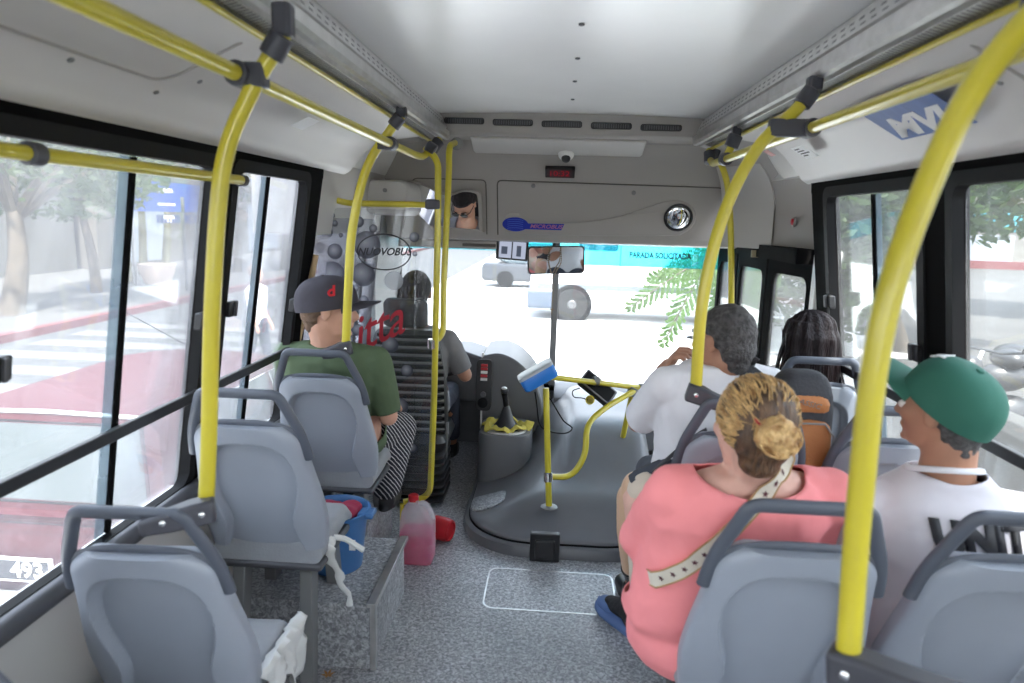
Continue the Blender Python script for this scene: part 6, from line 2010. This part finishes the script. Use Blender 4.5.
for i, (px, lb) in enumerate(((127, 'olive leaning trunk just right of the window divider, under the blue banner'), (145, 'olive trunk behind the striped post, under the blue banner'), (165, 'olive trunk nearest the striped post'))):
    b0 = (-14.500, 23.197, -1.510) if i == 1 else ((-13.500, 20.752, -1.191) if i == 0 else (-13.500, 22.812, -1.428))
    tree(lb, (b0[0], b0[1], ZG), (b0[0] + .3 * (i - 1), b0[1], 3.4), .13, ((b0[0], b0[1], 3.9), (1.0, 1.2, .8)), 500, .12, 'leaf_l', 'palm', seed=5 + i)
b0 = (-11.200, 27.630, -1.479)
tree('street tree seen through the farther left window', (b0[0], b0[1], ZG), (b0[0], b0[1], 2.0), .17, ((b0[0] + .6, b0[1], 4.0), (2.2, 3.6, 2.2)), 2600, .17, 'leaf_l', seed=9)
b0 = (-12.200, 25.518, -1.304)
tree('street tree behind the curved left pole', (b0[0], b0[1], ZG), (b0[0], b0[1], 2.0), .15, ((b0[0], b0[1], 3.8), (1.8, 2.6, 1.8)), 1800, .17, 'leaf_l', seed=19)
# right-hand trees
b0 = (7.177, 14.280, -0.750)
tp_ = (5.629, 12.400, 1.959)
tree('leaning tree whose trunk crosses the farther right window', b0, (tp_[0], b0[1] - .3, 2.1), .15, ((tp_[0] + 1.6, b0[1] + .5, 3.2), (3.8, 2.4, 1.9)), 6500, .15, 'leaf', seed=11)
tree('dense green tree behind the front door', (5.6, 14.5, ZG), (5.7, 14.5, 1.2), .16, ((5.0, 14.5, 2.2), (2.3, 2.2, 2.6)), 3600, .15, 'leaf', seed=12)
tree('green tree behind the dark-haired passenger', (6.2, 13.4, ZG), (6.1, 13.4, 1.5), .09, ((5.5, 13.2, 1.6), (.95, 1.1, 2.0)), 3000, .13, 'leaf', seed=14)
tree('green tree at the right edge of view', (16.2, 21, ZG), (16.2, 21, 2.2), .2, ((16.0, 21, 4.2), (3.6, 3, 2.6)), 3600, .2, 'leaf', seed=15)
tree('large tree across the crossing, behind the shops on the right', (24, 51.5, ZG), (24, 51.5, 3), .35, ((24, 51.5, 6), (9, 3, 3.8)), 3600, .4, 'leaf', seed=16)

# leafy twigs hanging in front of the windscreen
fr_ = thingw('overhanging_branch', 'bright green feathery branch hanging outside the windscreen, right', 'branch', (1.722, 6.600, 1.938))
def frond(pts, L, seed):
    rnd = random.Random(seed)
    mb = MB(); bmx = mb.bm
    sp = spline(pts, 8)
    n = len(sp)
    for i in range(2, n):
        t = (sp[min(i + 1, n - 1)] - sp[i - 1]).normalized()
        side0 = t.cross(V((0, 1, 0))).normalized()
        for sd in (-1, 1):
            ln = L * math.sin(PI * min(1, .25 + .75 * i / n)) * rnd.uniform(.8, 1.1) + .03
            d = (t * .75 + side0 * sd * .8 + V((0, rnd.uniform(-.3, .3), -.15))).normalized()
            for k in range(1, 10):
                q = sp[i] + d * ln * k / 9
                for s2 in (-1, 1):
                    a = (d * .5 + d.cross(V((0, 1, 0))) * s2).normalized()
                    w_ = V((0, 1, 0)).cross(a).normalized()
                    l = .046 * rnd.uniform(.7, 1.2); dd = V((0, rnd.uniform(-.4, .4), 0))
                    a = (a + dd).normalized()
                    vs = [bmx.verts.new(q), bmx.verts.new(q + a * l * .5 + w_ * l * .22), bmx.verts.new(q + a * l), bmx.verts.new(q + a * l * .5 - w_ * l * .22)]
                    bmx.faces.new(vs)
    return mb, sp
FR = [([(1.867, 6.600, 1.649), (1.504, 6.550, 1.454), (1.141, 6.500, 1.239), (0.727, 6.450, 0.928)], .17),
      ([(1.898, 6.700, 1.620), (1.578, 6.600, 1.473), (1.315, 6.550, 1.138), (1.055, 6.500, 0.588)], .15),
      ([(2.044, 6.800, 1.575), (1.679, 6.800, 1.409), (1.343, 6.750, 1.285), (0.930, 6.700, 1.178)], .10),
      ([(1.967, 6.700, 1.575), (1.747, 6.700, 1.426), (1.618, 6.650, 1.139), (1.513, 6.600, 0.785)], .15),
      ([(2.074, 6.900, 1.573), (1.921, 6.900, 1.354), (1.829, 6.900, 1.074), (1.736, 6.900, 0.789)], .14),
      ([(1.896, 6.400, 1.689), (1.675, 6.400, 1.574), (1.513, 6.400, 1.370), (1.437, 6.400, 1.184)], .13),
      ([(2.100, 6.800, 1.481), (2.057, 6.800, 1.238), (2.003, 6.800, 0.992), (1.953, 6.800, 0.692)], .14)]
tw = MB()
for i, (p, L) in enumerate(FR):
    mb, sp = frond(p, L, 30 + i)
    rawobj('leafy_twig', mb, 'frond', fr_)
    tw.tube(sp, .006, 6)
tw.tube(spline([(2.412, 7.200, 2.073), (2.099, 6.900, 1.814), (1.881, 6.650, 1.648)], 6), .02, 8)
obj('stem', tw, 'bark', fr_)

# blue banner, street sign, striped post
bn = thingw('banner', 'blue banner with white logo and lettering on the building across the street', 'banner', (-12.600, 21.586, 2.098))
bx = -12.6
p0 = V((-12.600, 19.860, 2.529)); p1 = V((-12.600, 24.020, 2.598)); p2 = V((-12.600, 19.756, 1.602))
obj('sheet', MB().hexa([(bx, p0.y, p2.z), (bx, p1.y, p2.z), (bx, p1.y, p0.z), (bx, p0.y, p0.z), (bx - .05, p0.y, p2.z), (bx - .05, p1.y, p2.z), (bx - .05, p1.y, p0.z), (bx - .05, p0.y, p0.z)]), mat('banner_blue', (.010, .045, .24), .5), bn)
bf = frame(None, (0, 1, 0), (0, 0, 1), (bx + .01, (p0.y + p1.y) / 2, (p0.z + p2.z) / 2))
hh = (p0.z - p2.z)
text('lettering', 'ANIBARA', hh * .20, 'paper', bf @ Matrix.Translation((-.30, hh * .22, 0)), bn, bold=.01)
text('small_lettering', 'SEGUROS GENERALES', hh * .11, 'paper', bf @ Matrix.Translation((-.30, -hh * .25, 0)), bn, bold=.006)
obj('emblem', MB().lathe([(hh * .17, 0), (hh * .17, .01)], 20, mtx=Matrix.Translation((bx + .005, p0.y + (p1.y - p0.y) * .17, p0.z - hh * .28)) @ Matrix.Rotation(R(90), 4, 'Y')), 'sign_white', bn)
obj('support', MB().tube([(bx - .08, p0.y, ZG), (bx - .08, p0.y, p0.z)], .05, 8).tube([(bx - .08, p1.y, ZG), (bx - .08, p1.y, p0.z)], .05, 8), 'metal_g', bn)
sg = thingw('street_sign', 'white and blue street name plates with arrow on a striped post', 'sign', (-10.600, 18.974, -0.879))
xs = -10.6
bp_ = V((-10.600, 19.013, -1.029)); tp2 = V((-10.600, 19.090, 1.817))
mm2 = [MB(), MB()]
for i in range(12):
    z0 = ZG + .14 + i * .22
    if z0 + .22 > 2.2: break
    mm2[i % 2].tube([(xs, bp_.y, z0), (xs, bp_.y, z0 + .22)], .045, 10)
obj('post', mm2[0], 'black', sg); obj('post_band', mm2[1], 'sign_white', sg)
for (pxa, pxb, ya, yb, tx_) in ((159, 181, 214, 225, 'SAN LUIS'), (186, 198, 212, 224, '<')):
    pass
zc = V((-10.500, 18.663, 1.428)).z
ya_, yb_ = V((-10.500, 17.598, 1.426)).y, V((-10.500, 18.714, 1.428)).y
obj('name_plate', MB().box((xs + .06, ya_, zc - .11), (xs + .08, yb_, zc + .11)), 'sign_blue', sg)
text('name', 'PARADA', .13, 'paper', frame(None, (0, 1, 0), (0, 0, 1), (xs + .085, (ya_ + yb_) / 2, zc + .04)), sg, bold=.008)
text('number', '10 - 50', .09, 'paper', frame(None, (0, 1, 0), (0, 0, 1), (xs + .085, (ya_ + yb_) / 2, zc - .06)), sg, bold=.005)
ya_, yb_ = V((-10.500, 18.975, 1.429)).y, V((-10.500, 19.687, 1.430)).y
obj('arrow_plate', MB().box((xs + .06, ya_, zc - .12), (xs + .08, yb_, zc + .12)), 'sign_blue', sg)
fm_ = frame(None, (0, 1, 0), (0, 0, 1), (xs + .085, (ya_ + yb_) / 2, zc))
ar = MB().loft([[fm_ @ V((u, v, d)) for u, v in ((-.14, 0), (-.03, .08), (-.03, .03), (.12, .03), (.12, -.03), (-.03, -.03), (-.03, -.08))] for d in (0, .006)])
obj('arrow', ar, 'sign_white', sg, smooth=False)
bt = thingw('planter', 'brown oval planter bowl on the pavement under the blue banner', 'planter', (-11.600, 19.237, -0.505))
pc = V((-12.000, 19.901, -0.581))
obj('bowl', MB().lathe([(.12, -.60), (.35, -.52), (.50, -.15), (.52, .05), (.46, .06), (.40, -.1)], 20, mtx=Matrix.Translation((pc.x, pc.y, 0))), mat('terracotta_pale', (.42, .33, .28), .9), bt)

# red car parked beside the bus ------------------------------------------------
car = thingw('red_car', 'faded red hatchback parked close beside the bus, number plate ending 493', 'car', (-2.75, 5.3, ZG))
M['car_red'] = mat('faded_red_paint', (.06, .006, .009), .5, spec=.2, var=.1, vscale=3)
M['car_glass'] = mat('car_glass', (.06, .07, .07), .1, spec=.35)
cxm = -2.78
def csec(y, hw, z0, z1, r): return [V((cxm + u, y, (z0 + z1) / 2 + v)) for u, v in rrect(hw, (z1 - z0) / 2, r, 5)]
body = [(3.30, .74, -.50, .02, .06), (3.26, .78, -.52, .06, .07), (3.40, .80, -.54, .085, .08), (4.2, .81, -.56, .09, .08), (5.6, .81, -.56, .08, .08), (6.6, .79, -.54, .04, .10), (7.25, .76, -.50, -.02, .12), (7.42, .70, -.45, -.10, .12)]
obj('body', MB().loft([csec(*s_) for s_ in body]), 'car_red', car, ang=35)
def gsec(y, hwb, hwt, z0, z1):
    pts = [(-hwb, z0), (hwb, z0), (hwt + .02, z1 - .07), (hwt - .04, z1 - .01), (hwt * .5, z1 + .018), (0, z1 + .024), (-hwt * .5, z1 + .018), (-hwt + .04, z1 - .01), (-hwt - .02, z1 - .07)]
    return [V((cxm + u, y, v)) for u, v in pts]
obj('cabin', MB().loft([gsec(3.32, .74, .74, .05, .09), gsec(3.50, .75, .60, .05, .545), gsec(3.75, .76, .60, .05, .575), gsec(5.0, .76, .58, .05, .58), gsec(5.35, .75, .56, .05, .545), gsec(5.95, .72, .70, .05, .10)]), 'car_red', car, ang=30)
def plate_quad(a, b, c, d, off, th=.006):
    a, b, c, d = map(V, (a, b, c, d))
    n = (b - a).cross(d - a).normalized()
    return MB().loft([[p + n * off for p in (a, b, c, d)], [p + n * (off + th) for p in (a, b, c, d)]])
# rear window lies on the slope between (3.32,.09) and (3.50,.545)
def rp_(u, z):
    t = (z - .09) / .455
    return (cxm + u * (.74 - .14 * t), 3.32 + .18 * t, z)
rw = plate_quad(rp_(-.88, .12), rp_(.88, .12), rp_(.86, .50), rp_(-.86, .50), .004)
obj('rear_window', rw, 'car_glass', car, smooth=False)
obj('window_seal', MB().tube([rp_(-.90, .11), rp_(.90, .11), rp_(.88, .51), rp_(-.88, .51), rp_(-.90, .11)], .011, 8), 'rubber', car)
for sx in (-1, 1):
    def sp3(y, z):
        t = (z - .05) / .50
        return (cxm + sx * (.757 - .155 * t + .004), y, z)
    for nm_, q in (('rear_side_window', ((3.62, .12), (4.02, .12), (4.02, .50), (3.76, .50))), ('door_window', ((4.10, .12), (4.90, .12), (4.88, .50), (4.10, .50))), ('door_window', ((4.98, .12), (5.62, .12), (5.32, .50), (4.96, .50)))):
        pts = [sp3(*k) for k in q]
        if sx < 0: pts = pts[::-1]
        obj(nm_, plate_quad(*pts, .004), 'car_glass', car, smooth=False)
        obj('window_seal', MB().tube([*pts, pts[0]], .008, 6), 'chrome', car)
    obj('side_moulding', MB().box((cxm + sx * .805 - .01, 3.4, -.16), (cxm + sx * .805 + .01, 7.1, -.12)), 'rubber', car)
    obj('tail_light', MB().box((cxm + sx * .72 - .07, 3.225, -.30), (cxm + sx * .72 + .07, 3.27, -.02)), mat('tail_lens%d' % sx, (.35, .03, .02), .15), car, bevel=.01)
obj('bumper', MB().box((cxm - .82, 3.10, -.50), (cxm + .82, 3.27, -.38)).box((cxm - .83, 3.16, -.5), (cxm - .78, 3.6, -.38)).box((cxm + .78, 3.16, -.5), (cxm + .83, 3.6, -.38)), 'metal_g', car, bevel=.02)
obj('roof_gutter', MB().tube([(cxm - .60, 3.50, .555), (cxm, 3.49, .572), (cxm + .60, 3.50, .555)], .012, 8), 'white_p', car)
pl = obj('number_plate', MB().box((cxm - .12 - .26, 3.235, -.315), (cxm - .12 + .26, 3.25, -.175)), 'paper', car, bevel=.004)
obj('plate_field', MB().box((cxm - .36, 3.232, -.30), (cxm + .12, 3.2355, -.19)), 'ink', pl, smooth=False)
text('plate_number', '493', .125, 'paper', frame(None, (1, 0, 0), (0, 0, 1), (cxm + .0, 3.231, -.245)), pl, bold=.003)
obj('tailgate_line', MB().tube([(cxm - .70, 3.256, -.36), (cxm - .70, 3.256, .02), (cxm + .70, 3.256, .02), (cxm + .70, 3.256, -.36)], .004, 6), 'rubber', car)
obj('antenna', MB().tube([(cxm + .1, 5.0, .60), (cxm - .30, 4.5, 1.05)], .004, 6), 'rubber', car)
for y in (4.0, 6.6):
    for sx in (-1, 1):
        wmt = Matrix.Translation((cxm + sx * .72, y, ZG + .30)) @ Matrix.Rotation(R(90 * sx), 4, 'Y')
        w_ = obj('wheel', MB().lathe([(.20, -.08), (.29, -.085), (.30, -.05), (.30, .05), (.29, .085), (.20, .09)], 28, mtx=wmt), 'rubber', car)
        obj('hubcap', MB().lathe([(.20, .07), (.17, .095), (.05, .10)], 24, mtx=wmt), 'metal_g', w_)

# white bus crossing in front of the windscreen ---------------------------------
wv = thingw('white_minibus', 'white minibus driving across in front of the windscreen', 'minibus', (3.6, 17.9, ZG))
wy = 16.95
def vsec(x, y0, y1, z0, z1, r): return [V((x, (y0 + y1) / 2 + u, (z0 + z1) / 2 + v)) for u, v in rrect((y1 - y0) / 2, (z1 - z0) / 2, r, 4)]
obj('body', MB().loft([vsec(-.62, wy + .15, wy + 1.85, -.42, .35, .1), vsec(-.50, wy + .04, wy + 1.96, -.46, .60, .12), vsec(-.10, wy, wy + 2, -.48, .95, .12), vsec(.45, wy, wy + 2, -.48, 1.55, .16), vsec(1.0, wy, wy + 2, -.48, 2.3, .2), vsec(6.4, wy, wy + 2, -.48, 2.3, .2), vsec(6.6, wy + .1, wy + 1.9, -.44, 2.1, .2)]), mat('bus_white', (.82, .83, .84), .3, coat=.4), wv, ang=35)
obj('side_band', MB().box((-.45, wy - .012, .02), (6.5, wy + .01, .16)), mat('band_grey', (.10, .115, .13), .5), wv)
obj('front_bumper', MB().loft([vsec(-.70, wy + .1, wy + 1.9, -.46, -.05, .08), vsec(-.66, wy - .01, wy + 2.01, -.48, .0, .08), vsec(-.05, wy - .02, wy + 2.02, -.48, .0, .08)]), mat('bumper_blue_grey', (.05, .065, .09), .5), wv)
for a, b, c_ in ((.55, 1.5, 1.28), (1.62, 2.75, 1.80), (2.85, 4.0, 1.80), (4.1, 5.2, 1.80), (5.3, 6.3, 1.80)):
    obj('side_window', MB().loft([[V(((a + b) / 2 + u, y, c_ + v)) for u, v in rrect((b - a) / 2, .28, .08)] for y in (wy - .006, wy + .02)]), mat('bus_win', (.03, .05, .065), .3) if a < 1 else bpy.data.materials['bus_win'], wv)
obj('windscreen', MB().loft([[V((-.075 - .01 * k, wy + 1 + u, .95 + .0 + v)) + V(((v + .3) * .85, 0, 0)) for u, v in rrect(.88, .30, .08)] for k in (0, 3)]), bpy.data.materials['bus_win'], wv)
for x in (.42, 4.6):
    wmt = Matrix.Translation((x, wy + .12, ZG + .40)) @ Matrix.Rotation(R(90), 4, 'X')
    obj('wheel_arch', MB().lathe([(.50, .125), (.50, .135), (.40, .135)], 32, mtx=wmt), 'rubber', wv)
    w_ = obj('wheel', MB().lathe([(.24, -.10), (.39, -.12), (.40, -.06), (.40, .10), (.38, .15), (.25, .155)], 32, mtx=wmt), mat('tyre_grey', (.008, .008, .009), .8) if x < 1 else bpy.data.materials['tyre_grey'], wv)
    obj('hub', MB().lathe([(.25, .13), (.22, .12), (.12, .15), (.08, .19), (.01, .19)], 24, mtx=wmt), mat('hub_grey', (.07, .07, .073), .4) if x < 1 else bpy.data.materials['hub_grey'], w_)
obj('door_line', MB().box((.62, wy - .008, -.40), (.64, wy, 1.5)).box((1.55, wy - .008, -.40), (1.57, wy, 1.5)), 'metal_g', wv)

# small dark car far ahead
fc = thingw('distant_car', 'small grey car far away at the left of the windscreen, partly behind the monitor', 'car', (-1.551, 26.153, -0.750))
c0 = V((-0.569, 25.319, -0.750))
obj('body', MB().loft([[c0 + V((x, u, .55 + v)) for u, v in rrect(.8, h_, .12)] for x, h_ in ((-2.1, .25), (-2.0, .33), (1.9, .33), (2.1, .22))]), mat('grey_paint', (.03, .033, .04), .3), fc)
obj('cabin', MB().loft([[c0 + V((x, u, 1.12 + v)) for u, v in rrect(.68, h_, .1)] for x, h_ in ((-1.6, .10), (-1.1, .30), (.7, .30), (1.4, .10))]), bpy.data.materials['bus_win'], fc)
for x in (-1.25, 1.3):
    obj('wheel', MB().lathe([(.31, -.1), (.32, 0), (.31, .1)], 20, mtx=Matrix.Translation(c0 + V((x, -.72, .31))) @ Matrix.Rotation(R(90), 4, 'X')), 'rubber', fc)

# low concrete wall and motorcycle on the right
tag(obj('concrete_barrier', MB().loft([[V((x, y, z)) for x, z in ((2.55, ZG), (2.55, .60), (2.60, .66), (2.74, .66), (2.80, .60), (2.80, ZG))] for y in (-3, 4.35)]), 'conc', bevel=.01), 'low rough concrete wall right beside the bus', 'wall')
mc = thingw('motorcycle', 'dark motorcycle with rear box parked behind the concrete wall', 'motorcycle', (4.75, 7.2, ZG))
mo4 = Matrix.Translation((4.75, 7.2, ZG + .004)) @ Matrix.Rotation(R(20), 4, 'Z') @ Matrix.Scale(1.22, 4)
for x in (-.62, .62):
    w_ = obj('wheel', MB().tube([mo4 @ V((x + .27 * math.cos(a_), 0, .31 + .27 * math.sin(a_))) for a_ in [2 * PI * i / 32 for i in range(33)]], .045, 10), 'rubber', mc)
    for k in range(8):
        pass
    mbw = MB()
    for k in range(8):
        a_ = k * PI / 4
        mbw.tube([mo4 @ V((x, 0, .31)), mo4 @ V((x + .25 * math.cos(a_), 0, .31 + .25 * math.sin(a_)))], .008, 5)
    obj('spokes', mbw, 'chrome', w_)
obj('fork', MB().tube([mo4 @ V((-.62, 0, .31)), mo4 @ V((-.42, 0, .95)), mo4 @ V((-.38, 0, 1.05))], .025, 8), 'chrome', mc)
obj('handlebar', MB().tube([mo4 @ V((-.28, -.36, 1.10)), mo4 @ V((-.38, -.15, 1.06)), mo4 @ V((-.38, .15, 1.06)), mo4 @ V((-.28, .36, 1.10))], .014, 8), 'black', mc)
mb = MB().ell(mo4 @ V((-.12, 0, .82)), (.26, .15, .15)).ell(mo4 @ V((.0, 0, .48)), (.28, .16, .22)).ell(mo4 @ V((.30, 0, .80)), (.40, .14, .09)).ell(mo4 @ V((-.50, 0, .92)), (.12, .10, .12))
obj('body', mb, 'black', mc)
obj('rear_box', MB().loft([[mo4 @ V((.68 + u * k, v * k, z)) for u, v in rrect(.2, .2, .05)] for k, z in ((.9, .88), (1, .93), (1, 1.12), (.85, 1.22))]), 'black', mc)
obj('mirror', MB().tube([mo4 @ V((-.36, -.30, 1.08)), mo4 @ V((-.34, -.36, 1.28))], .008, 6).ell(mo4 @ V((-.34, -.36, 1.32)), (.03, .07, .045)), 'black', mc)
hb = thingw('black_bag', 'black padded bag lying on the motorcycle', 'bag', (4.7, 7.2, .3))
mb = MB()
for i in range(8):
    mb.ell(mo4 @ V((-.1 + .1 * i, .02 * math.sin(i), .98 + .03 * math.sin(i * 2))), (.14, .2, .11), Matrix.Rotation(i * .6, 3, 'Z'))
obj('sack', mb, 'black', hb)
tag(obj('litter_bin', MB().lathe([(.17, 0), (.20, .6), (.22, .62), (.16, .72), (.02, .76)], 18, mtx=Matrix.Translation((3.75, 6.3, ZG))), 'metal_d'), 'dark rounded bin on the ground behind the right pillar', 'bin')

# ------------------------------------------------------------------ settle the world-written things on their own bases
for r_ in WROOTS:
    for ch in r_.children:
        ch.location = V(ch.location) - r_.location
